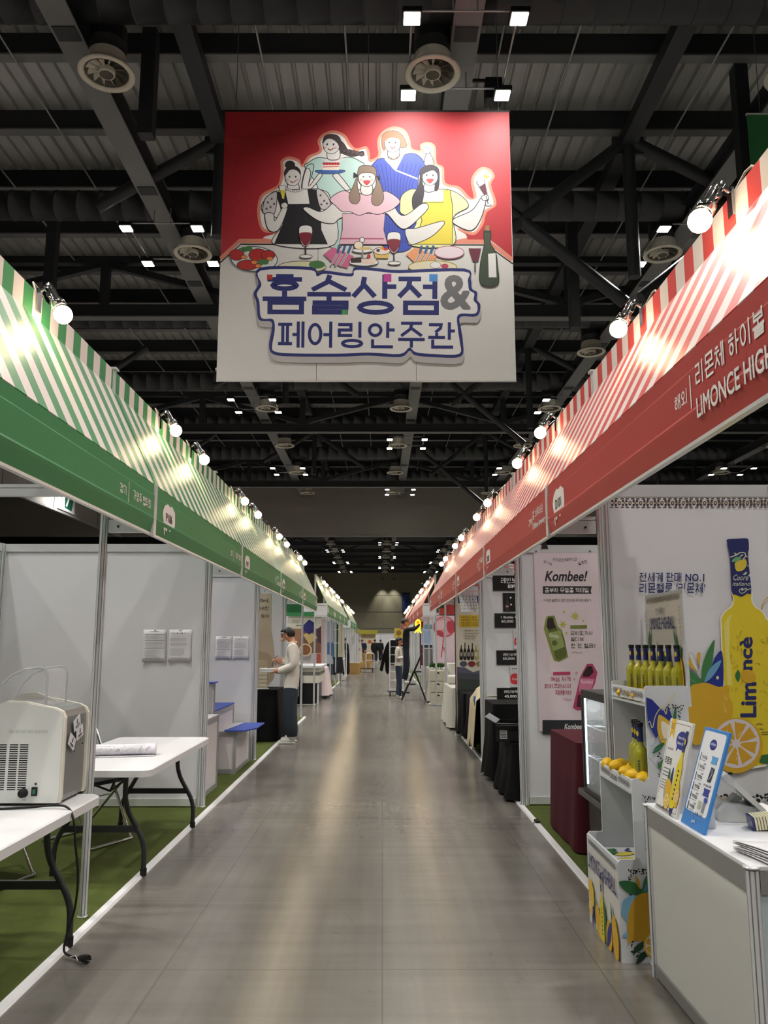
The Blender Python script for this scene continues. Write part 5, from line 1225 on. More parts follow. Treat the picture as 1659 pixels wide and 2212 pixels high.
# print on the aisle-facing front
a = Art((1.1198, 4.66, 0), (0, -1, 0), (0, 0, 1), (-1, 0, 0), eps=.00004)    # u: far -> near, v: up
a.rect(.03, .0, .585, .4, '#d9d6d0'); lace_row(a, .03, .405, .57, .43, 14, '#3a3a40'); curls(a, .025, .05, .025, .39, 14, '#5a6a5a', 5, .012)
a.text('LIMONCE', .045, .29, .285, .37, '#3a3c74', bold=.015); a.text('HIGHBALL', .315, .29, .575, .37, '#3a3c74', bold=.015)
def small_bottle(a, x, y, s, tilt=0):
    f_ = lambda L: [(x+s*px_+tilt*s*py_, y+s*py_) for px_, py_ in L]
    a.blob(f_([(-.2,0),(.2,0),(.22,.5),(.21,1.05),(.08,1.4),(.07,1.55),(-.07,1.55),(-.08,1.4),(-.21,1.05),(-.22,.5)]), '#dfcc34', k=4); a.poly(f_([(-.085,1.5),(.085,1.5),(.095,2.1),(-.095,2.1)]), '#2a2f6a'); a.ell(*f_([(0,1.8)])[0], .05*s, .09*s, '#d6bf42')
    for k in range(7): a.ell(*f_([(0, .2+.13*k)])[0], .05*s, .04*s, '#26304a', n=8)
def lemon_art(a, x, y, rx, ry, rot=0, c='#dcae34'): a.ell(x, y, rx, ry, c, rot=rot); a.ell(x+rx*.95*cos(rot), y+rx*.95*sin(rot), rx*.18, ry*.25, c, rot=rot)
def leaf_art(a, x0, y0, x1, y1, w, c):
    dx, dy = x1-x0, y1-y0; l = math.hypot(dx, dy); nx, ny = -dy/l*w, dx/l*w; a.blob([(x0, y0), (x0+dx*.5+nx, y0+dy*.5+ny), (x1, y1), (x0+dx*.5-nx, y0+dy*.5-ny)], c, k=5)
def slice_art(a, x, y, r):
    a.ell(x, y, r, r, '#e0b43a'); a.ell(x, y, r*.86, r*.86, '#ece4cc')
    for i in range(7):
        an = i*2*pi/7; a.blob([(x+.14*r*cos(an), y+.14*r*sin(an)), (x+.75*r*cos(an-.3), y+.75*r*sin(an-.3)), (x+.78*r*cos(an+.3), y+.78*r*sin(an+.3))], '#e2b63c', k=4)
leaf_art(a, .2, .0, .16, .17, .02, '#4a7a52'); leaf_art(a, .36, .02, .34, .2, .018, G1); leaf_art(a, .5, .05, .47, .23, .016, G2); leaf_art(a, .1, .0, .13, .13, .02, NAVY)
lemon_art(a, .09, .17, .05, .07, .5, '#e6bf4a'); slice_art(a, .07, .09, .04); lemon_art(a, .22, .07, .05, .075, .3); lemon_art(a, .42, .06, .05, .08, -.2); leaf_art(a, .38, .0, .47, .14, .03, '#303c86'); lemon_art(a, .53, .09, .05, .1, .2); slice_art(a, .27, .03, .035)
small_bottle(a, .3, .0, .155); a.build('print', t)
# print on the camera-side panel
a = Art((0, 4.0698, 0), (1, 0, 0), (0, 0, 1), (0, -1, 0), eps=.00004)
curls(a, 1.17, .405, 1.32, .405, 12, '#1c1a1c', 6, .022); curls(a, 1.175, .05, 1.175, .40, 18, '#1c1a1c', 7, .02); curls(a, 1.17, .04, 1.45, .04, 18, '#1c1a1c', 8, .02)
a.blob([(1.125,.12),(1.155,.15),(1.14,.2),(1.125,.22),(1.14,.28),(1.2,.3),(1.25,.22),(1.2,.12)], '#7fb2d2', k=4)
leaf_art(a, 1.235, .31, 1.12, .36, .028, G2); leaf_art(a, 1.23, .3, 1.29, .42, .022, G1); leaf_art(a, 1.235, .32, 1.33, .4, .016, '#4a86b8'); leaf_art(a, 1.2, .39, 1.22, .33, .008, OR)
a.blob([(1.15,.1),(1.155,.2),(1.185,.28),(1.23,.31),(1.29,.3),(1.32,.22),(1.30,.13),(1.24,.1),(1.175,.1),(1.145,.085)], '#cf9f2a', k=5); leaf_art(a, 1.17, .045, 1.235, .1, .014, '#1d4a34'); leaf_art(a, 1.185, .0, 1.24, .06, .014, '#163c2a'); slice_art(a, 1.285, .08, .062)
curls(a, 1.265, .50, 1.265, .73, 12, '#1c1a1c', 9, .018); curls(a, 1.25, .745, 1.42, .745, 9, '#1c1a1c', 10, .02); curls(a, 1.27, .55, 1.27, .74, 8, '#1c1a1c', 19, .018)
a.poly([(1.292,1.215),(1.32,1.205),(1.37,1.15),(1.40,1.17),(1.415,1.12),(1.37,1.07),(1.33,1.02),(1.295,1.09)], '#22328a'); a.blob([(1.345,1.12),(1.36,1.13),(1.40,1.10),(1.44,1.05),(1.37,.99),(1.34,1.05)], '#d9b23c', k=4); a.blob([(1.36,1.1),(1.40,1.08),(1.42,1.04),(1.37,1.02)], '#ece4d0', k=4)
a.stroke([(1.292,1.09),(1.305,1.1),(1.315,1.07),(1.335,1.13),(1.37,1.17),(1.385,1.135),(1.40,1.19),(1.44,1.235)], .004, '#dfd28a', smooth=True); leaf_art(a, 1.31, .95, 1.37, 1.0, .012, G2); leaf_art(a, 1.44, 1.05, 1.49, 1.1, .01, G2); leaf_art(a, 1.42, 1.08, 1.435, 1.17, .008, G2)
curls(a, 1.39, 1.17, 1.47, 1.17, 6, '#1c1a1c', 11, .018); curls(a, 1.455, 1.06, 1.455, 1.17, 6, '#1c1a1c', 12, .018); curls(a, 1.34, .84, 1.34, .96, 6, '#1c1a1c', 13, .018); leaf_art(a, 1.33, .88, 1.40, .94, .015, G1); a.stroke([(1.3,.98),(1.34,1.01),(1.38,1.02)], .002, '#6fa6c8'); a.stroke([(1.3,.95),(1.35,.98)], .002, '#6fa6c8'); a.stroke([(1.29,.93),(1.34,.87),(1.40,.78)], .0015, '#55555a')
a.build('print', t)
for x, z, s in ((1.2048, .77, 14), (1.2898, 1.195, 15)):
    a = Art((x, 4.65, z), (0, -1, 0), (0, 0, 1), (-1, 0, 0), eps=.00004); lace_row(a, .02, .012, .2, .042, 5, '#55504e'); lace_row(a, .36, .012, .55, .042, 5, '#55504e'); a.text('Limoncel', .22, .008, .34, .045, '#3a3c50', bold=.01); a.ell(.285, .03, .008, .009, '#d9b23c'); a.build('print', t)
a = Art((1.4998, 4.65, 1.17), (0, -1, 0), (0, 0, 1), (-1, 0, 0), eps=.00004); a.rect(.02, .02, .56, .555, '#dbd6cc')
lace_row(a, .03, .525, .55, .555, 12, '#5a564a'); curls(a, .022, .3, .022, .5, 10, '#55584e', 14, .014); curls(a, .555, .25, .555, .5, 12, '#55584e', 15, .014); a.text('한여름의', .2, .46, .33, .495, '#3a3c50'); a.text('LIMONCE HIGHBALL', .09, .38, .48, .445, '#30346c', bold=.02)
leaf_art(a, .05, .26, .09, .38, .016, G2); lemon_art(a, .09, .22, .03, .09, 1.4, '#e6c260'); leaf_art(a, .2, .15, .2, .32, .012, G2); a.blob([(.2,.15),(.22,.27),(.25,.28),(.3,.25),(.31,.15)], '#3c4a94', k=4); a.blob([(.29,.15),(.31,.25),(.34,.15)], '#2f5a40', k=4); a.blob([(.34,.15),(.36,.26),(.39,.25),(.4,.15)], '#55405a', k=4); leaf_art(a, .5, .25, .46, .38, .014, G1); leaf_art(a, .52, .22, .55, .3, .014, G1); a.blob([(.46,.2),(.47,.24),(.52,.25),(.56,.2),(.56,.08),(.5,.09)], '#dcae34', k=4); a.blob([(.46,.12),(.52,.06),(.56,.08),(.56,.0),(.46,.0)], '#2c3a7a', k=4)
a.build('print', t)
a = Art((1.135, 4.085, .381), (1, 0, 0), (0, 1, 0), (0, 0, 1), eps=.0001)     # patterned tray bottom
a.rect(0, 0, .34, .55, '#d8d8da')
rr = random.Random(2)
for k in range(26): a.ell(rr.uniform(.05,.33), rr.uniform(.25,.53), rr.uniform(.01,.03), rr.uniform(.006,.012), '#2a3580', rot=rr.uniform(0,3))
for k in range(4): a.ell(.08+.02*k, .1+.1*k, .06, .03, '#d8cc4a', rot=.5); a.stroke([(.03,.08+.1*k),(.08,.1+.1*k),(.14,.12+.1*k)], .003, '#3a3a2c', smooth=True); leaf_art(a, .05, .38+.03*k, .12, .42+.03*k, .012, G1)
a.build('tray_print', t)

# bottles and lemons ---------------------------------------------------------------------------
M_limo = mat('limoncello', '#b3b02a', .12, noise=.08, scale=9, coat=.6, trans=.25); M_wrap = mat('neck_wrap', '#202a66', .3, noise=.15, scale=40, coat=.3); M_cap = mat('bottle_cap', '#0f1014', .35, noise=.1); M_lemon = mat('lemon_skin', '#e6b81c', .42, noise=.1, scale=14, bump=.15, bscale=160)
bb_body = MB().lathe([(0,0),(.034,0),(.037,.004),(.037,.165),(.034,.185),(.02,.205),(.015,.215),(.0145,.24)], n=20).mesh('glass_body', M_limo)
bb_wrap = MB().lathe([(.0152,.228),(.0155,.235),(.0145,.30),(.016,.302)], n=16).mesh('neck_wrap', M_wrap); bb_cap = MB().lathe([(.0165,.3),(.0172,.302),(.0172,.318),(.016,.32),(0,.32)], n=16).mesh('cap', M_cap)
lb = Art((0, -.0375, 0), (1, 0, 0), (0, 0, 1), (0, -1, 0), eps=.0002)
for k in range(9): lb.rect(-.003, .03+k*.013, .004, .038+k*.013, '#2a3040')
lb.blob([(-.006,.27),(.0,.285),(.006,.27),(0,.255)], '#d9c23a'); bb_lab = lb.b.mesh('label', [ink(c) for c in lb.cols])
def bottle(x, y, z, label, rz=0, s=1.):
    t = thing('liqueur_bottle', label, 'bottle', (x, y, z), rz, 'yellow liqueur bottles on the stand'); t.scale = (s, s, s)
    inst('glass_body', bb_body, t); inst('neck_wrap', bb_wrap, t); inst('cap', bb_cap, t); inst('label', bb_lab, t)
wn = ['leftmost', 'second', 'third', 'fourth', 'fifth', 'sixth', 'rightmost']
for i in range(7):
    u = i/6; bottle(1.395+.085*u+.0*(i % 2), 4.60-.47*u, 1.18, 'yellow liqueur bottle on the top step, %s of the row' % wn[i], R(-30-8*(i % 3)), .9)
for i, (x, y) in enumerate(((1.287, 4.17), (1.302, 4.26), (1.315, 4.345))): bottle(x, y, .765, ('frontmost', 'middle', 'rearmost')[i]+' yellow liqueur bottle on the middle step', R(-35))
bottle(1.36, 4.16, .382, 'yellow liqueur bottle low in the patterned bottom tray', R(-30), .85)
lem = MB().lathe([(0,-.047),(.006,-.046),(.011,-.040),(.022,-.031),(.029,-.014),(.031,.002),(.028,.017),(.02,.031),(.01,.039),(.006,.045),(0,.046)], n=18)
lem.v = [(v[2], v[1], v[0]) for v in lem.v]; lem = lem.mesh('lemon', M_lemon)
def lemon(x, y, z, rz, label, ry=0):
    o = bpy.data.objects.new('lemon', lem); C.objects.link(o); o.location = (x, y, z); o.rotation_euler = (0, ry, rz); o.scale = (1.12,)*3; tag(o, label, 'lemon', 'lemons on the stand')
ln = ['far left in the back', 'back centre', 'middle front', 'back right beside the bottles', 'near front', 'foremost', 'half hidden by the side panel']
for i, (x, y, dz, r_) in enumerate(((1.235,4.6,.03,1.2),(1.29,4.53,.035,.2),(1.24,4.44,.04,.5),(1.31,4.40,.035,1.4),(1.245,4.27,.036,.3),(1.25,4.18,.034,2.6),(1.275,4.11,.03,.8))):
    lemon(x, y, .768+dz+.026, r_, 'lemon on the middle step, %s' % ln[i], .1)
for i, (x, y, r_, nm) in enumerate(((1.325,4.52,.3,'largest, at the left'),(1.325,4.37,.9,'in the middle'),(1.33,4.27,.2,'nearest the side panel'))): lemon(x, y, 1.212, r_, 'lemon on the top step, '+nm)

# ---- counter with signs --------------------------------------------------------------------------
t = thing('system_counter', 'white panel counter with aluminium corner posts holding the menu boards', 'counter', (0, 0, 0))
x0, x1, y0, y1, h = 1.235, 1.75, 2.86, 3.92, .74
for x in (x0, x1):
    for y in (y0, y1): inst('corner_post', PM[.73], t, (x, y, 0))
M_crail = mat('counter_rail', '#8f8f8c', .4, .3, noise=.04)
for z0_, z1_ in ((.01, .06), (h-.085, h-.012)):
    MB().box(x0-.014, y0+.02, z0_, x0+.014, y1-.02, z1_).build('rail', M_crail, t); MB().box(x0+.02, y0-.014, z0_, x1-.02, y0+.014, z1_).build('rail', M_crail, t); MB().box(x0+.02, y1-.014, z0_, x1-.02, y1+.014, z1_).build('rail', M_crail, t)
M_cpan = mat('counter_panel', '#cfd0ca', .4, noise=.02)
MB().box(x0-.004, y0+.02, .06, x0+.004, y1-.02, h-.085).build('panel', M_cpan, t); MB().box(x0+.02, y0-.004, .06, x1-.02, y0+.004, h-.085).build('panel', mat('counter_panel_blue', '#b9c6cc', .4, noise=.02), t); MB().box(x0+.02, y1-.004, .06, x1-.02, y1+.004, h-.085).build('panel', M_cpan, t)
MB().bbox(x0-.012, y0-.01, h-.012, x1+.02, y1+.012, h+.004, .003).build('top', M_white, t)
for y in (y0, y1): MB().lathe([(0,.0),(.028,.0),(.028,.006),(0,.006)], n=12).build('post_cap', M_alu, t, (x0-.002, y, h-.004))
TZ = h+.005
def menu(label, ya, yb, xb, xt, hgt, draw, col, edge_col):
    """board leaning back from the aisle edge; far end ya, near end yb"""
    t = thing('menu_board', label, 'sign', (xb, ya, TZ)); th_ = math.atan2(xt-xb, hgt); t.rotation_euler = (0, th_, 0); L_ = math.hypot(xt-xb, hgt); w = ya-yb
    MB().bbox(0, -w, 0, .012, 0, L_, .003).build('board', mat('sheet_'+edge_col.lstrip('#'), edge_col, .4, noise=.02), t)
    MB().prism([(.012, .02), (.012, L_*.6), (.11, -.035), (.1, -.03)], -w*.55, -w*.45, 'y').build('easel_back', M_white, t)
    a = Art((-.0004, 0, 0), (0, -1, 0), (0, 0, 1), (-1, 0, 0), eps=.00004); draw(a, w, L_); a.build('print', t)
def d_menu1(a, w, h):
    a.rect(.004,.004,w-.004,h-.004,'#e3e3e0'); a.stroke([(.016,.016),(w-.016,.016),(w-.016,h-.016),(.016,h-.016)], .004, '#5a5a5a', closed=True)
    a.poly([(.03,h),(.085,h),(.085,h-.09),(.058,h-.065),(.03,h-.09)], '#e2b63a'); a.text('BEST', .036, h-.045, .08, h-.02, '#7a5a20')
    a.ell(w*.68,h*.79,w*.24,h*.1,'#2c3a86'); a.poly([(w*.5,h*.73),(w*.5,h*.66),(w*.6,h*.71)], '#2c3a86'); a.text('500ml 28,000', w*.5,h*.8,w*.88,h*.83,'#e8e8f0',bold=.02); a.text('700ml 35,000', w*.5,h*.74,w*.88,h*.77,'#e8e8f0',bold=.02)
    a.text('Limoncè', .04,h*.66,w*.38,h*.69,'#5a5a6a'); a.text('리몬체', .03,h*.5,w*.4,h*.58,'#2a2a22',bold=.04); a.lines(.03,h*.47,w*.52,h*.36,3,'#6a6a84',.3,31); a.lines(.03,h*.34,w*.5,h*.22,4,'#6a6a84',.3,32); a.lines(.05,h*.2,w*.12,h*.12,4,'#7a7a94',.4,33)
    leaf_art(a,w*.45,.08,w*.4,.19,.012,G2); leaf_art(a,w*.52,.08,w*.55,.2,.012,NAVY); a.ell(w*.42,.09,.03,.05,'#7fb2d2'); lemon_art(a,w*.5,.09,.04,.06,.6); leaf_art(a,w*.4,.01,w*.5,.06,.012,'#1d2a24'); leaf_art(a,w*.75,.0,w*.7,.07,.02,NAVY); lemon_art(a,w*.86,.1,.03,.06,.2); small_bottle(a,w*.72,.04,.155,.12); slice_art(a,w*.5,.05,.034); slice_art(a,w*.87,.09,.03)
    lace_row(a,.03,.008,w-.03,.02,16,'#55555a')
def d_menu2(a, w, h):
    a.rrect(.014,.06,w-.014,h-.014,.016,'#e4e7ec'); a.ell(w*.52,h*.84,w*.14,h*.055,'#26327c'); a.ell(w*.52,h*.845,w*.11,h*.025,'#4a5aa8'); a.text('LIMONCE', w*.42,h*.835,w*.62,h*.855,'#e0e4f0',bold=.02)
    for k in range(6):
        y = h*(.68-.1*k); a.rect(w*.13,y-.012,w*.16,y+.022,('#5a5a64','#c0a878','#3a3030','#4a3a3a','#3a3a44','#30303a')[k]); a.text('칵테일', w*.2,y,w*.42,y+.014,'#3a3a44',bold=.03); a.rect(w*.2,y-.008,w*.4,y-.005,'#9a9aa4'); a.rect(w*.34,y-.022,w*.44,y-.017,'#8a8a94')
    for y, c in ((h*.66,'#5aa2dc'),(h*.34,'#3a3f94')): a.poly([(w*.6,y),(w*.85,y),(w*.82,y+.014),(w*.85,y+.03),(w*.6,y+.03),(w*.63,y+.014)], c)
    a.poly([(w*.64,h*.48),(w*.78,h*.48),(w*.82,h*.62),(w*.68,h*.63)], '#2c3446'); a.stroke([(w*.68,h*.5),(w*.76,h*.56),(w*.72,h*.61)], .004, '#b8c4d4', smooth=True); a.text('하이볼 세트', w*.55,h*.43,w*.86,h*.455,'#3a3a44',bold=.03)
    a.rect(w*.52,h*.2,w*.64,h*.28,'#b8b8a8'); a.rect(w*.7,h*.18,w*.8,h*.28,'#8a8e94'); a.ell(w*.78,h*.305,w*.075,h*.028,'#3a55a8'); a.text('리몬 소다', w*.5,h*.14,w*.8,h*.165,'#3a3a44',bold=.03); a.rect(w*.55,h*.11,w*.8,h*.115,'#9a9aa4'); a.text('goiL', w*.45,.02,w*.6,.036,'#dfe8f4',bold=.02)
menu('white leaning menu board with a yellow ribbon and bottle print', 3.845, 3.57, 1.237, 1.332, .392, d_menu1, '#e3e3e0', '#dcdcd8')
menu('blue-framed leaning menu board listing drinks', 3.53, 3.285, 1.24, 1.368, .385, d_menu2, '#e4e7ec', '#3f84cf')
# tablet stand, patterned tablet, cards, paper
t = thing('tablet_stand', 'white angled point-of-sale tablet stand on the counter', 'stand', (1.5, 3.58, TZ), R(-8))
M_pos = mat('pos_white', '#cfd0cc', .3, noise=.02)
MB().prism([(-.09,.0),(.12,.0),(.12,.02),(.06,.06),(-.06,.075),(-.09,.04)], -.07, .09, 'y').build('base', M_pos, t)
MB().prism([(.10,.02),(.115,.03),(-.055,.2),(-.075,.185)], -.1, .12, 'y').build('screen_back', M_pos, t); MB().prism([(-.07,.04),(.0,.1),(.02,.09),(-.04,.03)], -.02, .05, 'y').build('hinge', M_mgrey, t)
t = MB().prism([(-.02,0),(.2,.0),(.2,.01),(-.02,.01)], -.1, .1, 'y').build('patterned_mat', mat('mat_pattern', '#bdbbb8', .4, noise=.35, scale=45)); t.location = (1.62, 3.42, TZ+.04); t.rotation_euler = (0, R(-14), R(-20)); tag(t, 'grey patterned mat lying behind the tablet stand', 'mat')
MB().box(1.58, 3.38, TZ, 1.66, 3.46, TZ+.03).build('x', M_white).name = 'paper_block'; bpy.data.objects['paper_block']['label'] = 'small white paper block under the patterned mat'; bpy.data.objects['paper_block']['category'] = 'paper'
t = thing('card_stack', 'short row of cream business cards with a navy front card', 'cards', (1.475, 3.40, TZ), R(-10))
for k in range(8):
    o = MB().box(k*.011, -.045, 0, k*.011+.008, .045, .05).build('card', M_wrap if k == 0 else mat('card_cream2', '#d9d3b4', .6, noise=.03), t); o.rotation_euler.y = R(-8)
t = thing('paper_stack', 'curled stack of blank white sheets on the counter corner', 'paper', (1.42, 2.97, TZ), R(14))
for k in range(6):
    o = MB().grid(lambda u, v: (-.15+.3*u, -.105+.21*v, .004*k+.03*((1-u)**2)*(.25+.1*k)+.002*sin(v*3)), 10, 4).build('sheet', M_paper, t); o.rotation_euler.z = R((k*37 % 11)-5); md = o.modifiers.new('thickness', 'SOLIDIFY'); md.thickness = .0025

# ---- second red booth: black draped tables, black box, price signs ---------------------------------------
draped_table('tall black draped table in the booth with the price signs', 1.2, 9.0, 1.95, 9.75, .82, M_blackcloth, amp=.03, waves=8, flare=.06, seed=11, uneven=.04)
draped_table('low black draped table at the aisle holding an open black box', 1.24, 8.0, 1.95, 8.88, .52, M_blackcloth, amp=.028, waves=9, flare=.07, seed=12)
t = thing('product_box', 'open black carton with white barcode labels on the low draped table', 'box', (1.32, 8.3, .535), R(-14))
M_bbox = mat('box_black', '#131315', .35, noise=.15)
MB().box(-.16, -.2, 0, .2, -.19, .17).box(-.16, .19, 0, .2, .2, .17).box(-.17, -.2, 0, -.16, .2, .17).box(.2, -.2, 0, .21, .2, .17).box(-.17, -.2, -.006, .21, .2, 0).build('body', M_bbox, t)
f = MB().box(-.17, -.205, 0, .21, -.2, .12).build('flap', M_bbox, t, (0, 0, .17)); f.rotation_euler.x = R(35)
f = MB().box(-.005, -.2, 0, 0, .2, .12).build('flap', mat('flap_inner', '#8a8a8c', .5, noise=.05), t, (-.17, 0, .17)); f.rotation_euler.y = R(-60)
a = Art((-.16, -.2005, 0), (1, 0, 0), (0, 0, 1), (0, -1, 0), eps=.0003); a.rect(.03,.02,.1,.13,'#c8c8ca')
for k in range(6): a.rect(.035,.03+k*.014,.095,.037+k*.014,'#2a2a2c')
a.rect(.24,.04,.29,.15,'#c8c8ca'); a.rect(.25,.05,.28,.14,'#1a1a1c'); a.rect(0,.162,.36,.168,'#a8a8aa'); a.build('label', t)
t = thing('leaflet_holder', 'white leaflet leaning in a holder on the tall black table', 'leaflet', (1.6, 9.2, .84), R(-10)); o = MB().box(-.05, -.004, 0, .05, .004, .26).build('leaflet', M_paper, t); o.rotation_euler = (R(-12), R(14), 0); MB().box(.06, -.06, 0, .26, .06, .012).build('tray', M_white, t)
YR = RY[3]-.012; TR = on_wall(YR)
def wall_sign(label, x0, y0, x1, y1, col, draw):
    p, q = TR(x0, y1), TR(x1, y0)
    t = thing('price_sign', label, 'sign', (0, YR, 0), 0, 'black price signs'); MB().box(p[0], -.005, p[1], q[0], 0, q[1]).build('board', mat('sheet_'+col.lstrip('#'), col, .45, noise=.03), t)
    a = Art((0, -.0055, 0), (1, 0, 0), (0, 0, 1), (0, -1, 0), TR, eps=.0001); draw(a); a.build('print', t)
WT = '#e2e0e2'
wall_sign('black header sign with large white lettering over the price signs', 1065, 1238, 1145, 1276, '#0e0d0e', lambda a: (a.text('레인보우', 1082, 1260, 1127, 1248, WT, bold=.03), a.rect(1097, 1263, 1128, 1270, WT), a.text('막걸리', 1099, 1270, 1122, 1264, '#1a1a1a', bold=.02)))
wall_sign('black photo card of a dark bottle under the header sign', 1087, 1281, 1125, 1321, '#0b0b0c', lambda a: (a.blob([(1092,1319),(1099,1319),(1099,1303),(1096,1294),(1096,1285),(1094,1285),(1094,1294),(1092,1303)], '#3a2226'), a.rect(1092.5,1308,1098.5,1312,'#b08a8a'), a.ell(1103,1291,2,2,WT), a.ell(1104,1306,2,2,WT)))
wall_sign('black price sign just under the bottle photo card', 1069, 1325, 1150, 1356, '#0e0d0e', lambda a: (a.text('1 Bottle +', 1082, 1336, 1116, 1330.5, WT, bold=.03), a.text('60,000', 1083, 1346, 1109, 1339, WT, bold=.02)))
wall_sign('black price sign between the two bottle pictures', 1073, 1405, 1152, 1436, '#0e0d0e', lambda a: (a.text('레인보우P', 1087, 1417, 1121, 1411, WT, bold=.02), a.text('50,000', 1086, 1426, 1112, 1420, WT, bold=.02)))
wall_sign('lowest black price sign, half behind the leaflet', 1074, 1486, 1154, 1514, '#0e0d0e', lambda a: (a.text('레인보우P', 1089, 1497, 1124, 1491, WT, bold=.02), a.text('45,000', 1090, 1508, 1116, 1501, WT, bold=.02)))
def d_red(x, y, s):
    def f_(a):
        for k in range(4): a.rect(x+k*4*s, y-22*s, x+k*4*s+1.6*s, y-10*s, '#c8c0c4'); a.rect(x+k*4*s-.3, y-23*s, x+k*4*s+1.9*s, y-21*s, '#3a2a2c')
        a.blob([(x-1.5,y-9*s),(x+16*s,y-9*s),(x+17*s,y+10*s),(x-1.5,y+10*s)], '#c8343e', k=3); a.text('Rainbow', x, y+3*s, x+15*s, y-2*s, '#e8c8cc')
    return f_
wall_sign('picture of red bottles between the price signs', 1103, 1438, 1150, 1484, '#c9c8cc', d_red(1106, 1466, 1.0)); wall_sign('small picture of a pink bottle under the 60,000 sign', 1110, 1362, 1150, 1402, '#c9c8cc', d_red(1114, 1385, .8))

# ---- third red booth: black tables, towels, wine poster, hanging price strips ------------------------------
draped_table('black draped table under the patterned towels', 1.24, 10.95, 1.95, 12.3, .74, M_blackcloth, amp=.03, waves=12, flare=.02, seed=21, uneven=.1, bottom=.06); draped_table('farther black draped table before the white one', 1.22, 12.45, 1.95, 13.55, .72, M_blackcloth, amp=.03, waves=11, flare=.02, seed=22, uneven=.08, bottom=.05)
M_tw = mat('towel_white', '#d8d7d4', .85, noise=.05, bump=.3, bscale=120); M_tg = mat('towel_grey', '#8e8c8a', .85, noise=.06, bump=.3, bscale=120); M_tc = mat('towel_cream', '#cfc3a2', .85, noise=.06, bump=.3, bscale=120)
def towel(label, mats_, x, y, z, w, l, seed, hang):
    t = thing('towel', label, 'towel', (x, y, z), 0, 'towels heaped on the black table')
    rr_ = random.Random(seed); ph = rr_.uniform(0, 6)
    def f_(u, v):
        px_ = -hang+(w+hang)*u; zz = .19*math.exp(-((u-.62)**2)/.05-((v-.5)**2)/.12)+.012*sin(9*v+ph)+.008*sin(7*u+ph)
        if px_ < 0: zz += px_*1.6; px_ = -.035-.02*sin(7*v+ph)+px_*.12
        return (px_, -l/2+l*v+.03*sin(5*u+ph), zz+.02)
    o = MB().grid(f_, 26, 18).build('cloth', mats_[0], t); md = o.modifiers.new('thickness', 'SOLIDIFY'); md.thickness = .008
    if len(mats_) > 1:
        b = MB().grid(lambda u, v: (lambda p: (p[0]-.004, p[1], p[2]+.011))(f_(.25+.5*u, .18+.64*v)), 14, 10).build('printed_field', mats_[1], t)
        c_ = MB().grid(lambda u, v: (lambda p: (p[0]-.005, p[1], p[2]+.014))(f_(.3+.06*u, .25+.5*v)), 6, 8).build('lettering_band', mats_[2], t)
    return t
towel('cream towel hanging in a point over the black table', [M_tc], 1.27, 11.15, .745, .5, .75, 3, .42)
towel('white towel with grey tree print heaped on the black table', [M_tw, M_tg, M_tw], 1.31, 11.35, .79, .42, .62, 5, .12)
tag(drape_mesh(1.23, 10.97, 1.60, 11.2, .765, .70, amp=.004, waves=6, flare=.01, seed=9).build('blue_cloth', mat('cloth_blue', '#1f4f8c', .7, noise=.08)), 'strip of blue cloth at the table corner below the towels', 'cloth')
YW = RY[4]-.35; TWn = on_wall(YW)
t = thing('roll_up_banner', 'cream roll-up banner with wine bottles and a yellow award box', 'banner', (0, YW, 0))
def qpoly(x0, y0, x1, y1): p, q = TWn(x0, y1), TWn(x1, y0); return p[0], p[1], q[0], q[1]
xa, za, xb, zb = qpoly(986, 1262, 1062, 1520)
MB().box(xa, -.004, .02, xb, 0, 2.28).build('sheet', mat('sheet_wine', '#d2c9b8', .5, noise=.02), t); MB().box(xa-.012, -.01, .02, xa, .01, 2.3).build('frame_post', mat('frame_brown', '#4a2a22', .5, noise=.1), t); MB().box(xa-.02, -.06, 0, xb+.02, .06, .04).build('base', M_alu, t)
a = Art((0, -.0045, 0), (1, 0, 0), (0, 0, 1), (0, -1, 0), TWn, eps=.0001)
a.rrect(989, 1287, 1058, 1303, 3, '#25407e')
for x in (1003, 1027, 1050): a.ell(x, 1314, 7, 7, '#a88a4a'); a.ell(x, 1314, 5, 5, '#d8c890'); a.ell(x, 1314, 3, 3, '#a88a4a')
a.rect(992, 1329, 1062, 1355, '#d8b534')
for k, s in enumerate(('2021년 제8회 한국와인', '2022년 대한민국주류', '2023년 대한민국주류', '2023년 대한민국주류')): a.text(s, 996, 1335.5+k*5.8, 1056, 1331.2+k*5.8, '#5a4416', bold=.02)
for k, s in enumerate(('- Blueberry Wine', '- Century-Gold', '- Daruu Wine', '- Apple Oak')): a.text(s, 1001, 1364.5+k*5.6, 1001+(36, 33, 28, 25)[k], 1360.5+k*5.6, '#6a5a4a')
for k in range(8):
    x = 993+k*8; y = 1424; c_ = ('#1c1614', '#241a18', '#161214', '#1e1816', '#a89a5a', '#b8ae78', '#6a2a2c', '#1c1614')[k]; tt = (0, -5, 0, -4, 0, -4, 0, 0)[k]
    a.blob([(x,y),(x+6.5,y),(x+6.5,y-18),(x+4.4,y-24),(x+4.2,y-30+tt),(x+2.3,y-30+tt),(x+2.1,y-24),(x,y-18)], c_, k=3); a.rect(x+.8, y-15, x+5.7, y-6, '#9a9488' if k < 4 else '#d8d4c0')
for x, c_ in ((1001, '#4a5068'), (1019, '#7a2a30'), (1036, '#8a7a48'), (1052, '#5a6a3a')): a.ell(x, 1434, 8, 6, c_)
a.poly([(987,1440),(1004,1442),(1022,1452),(1040,1446),(1062,1440),(1062,1475),(988,1475)], '#5c5a70'); a.poly([(988,1452),(1030,1456),(1062,1450),(1062,1500),(988,1500)], '#4a4c52'); a.poly([(988,1466),(1062,1470),(1062,1520),(989,1520)], '#3c443c')
a.build('print', t)
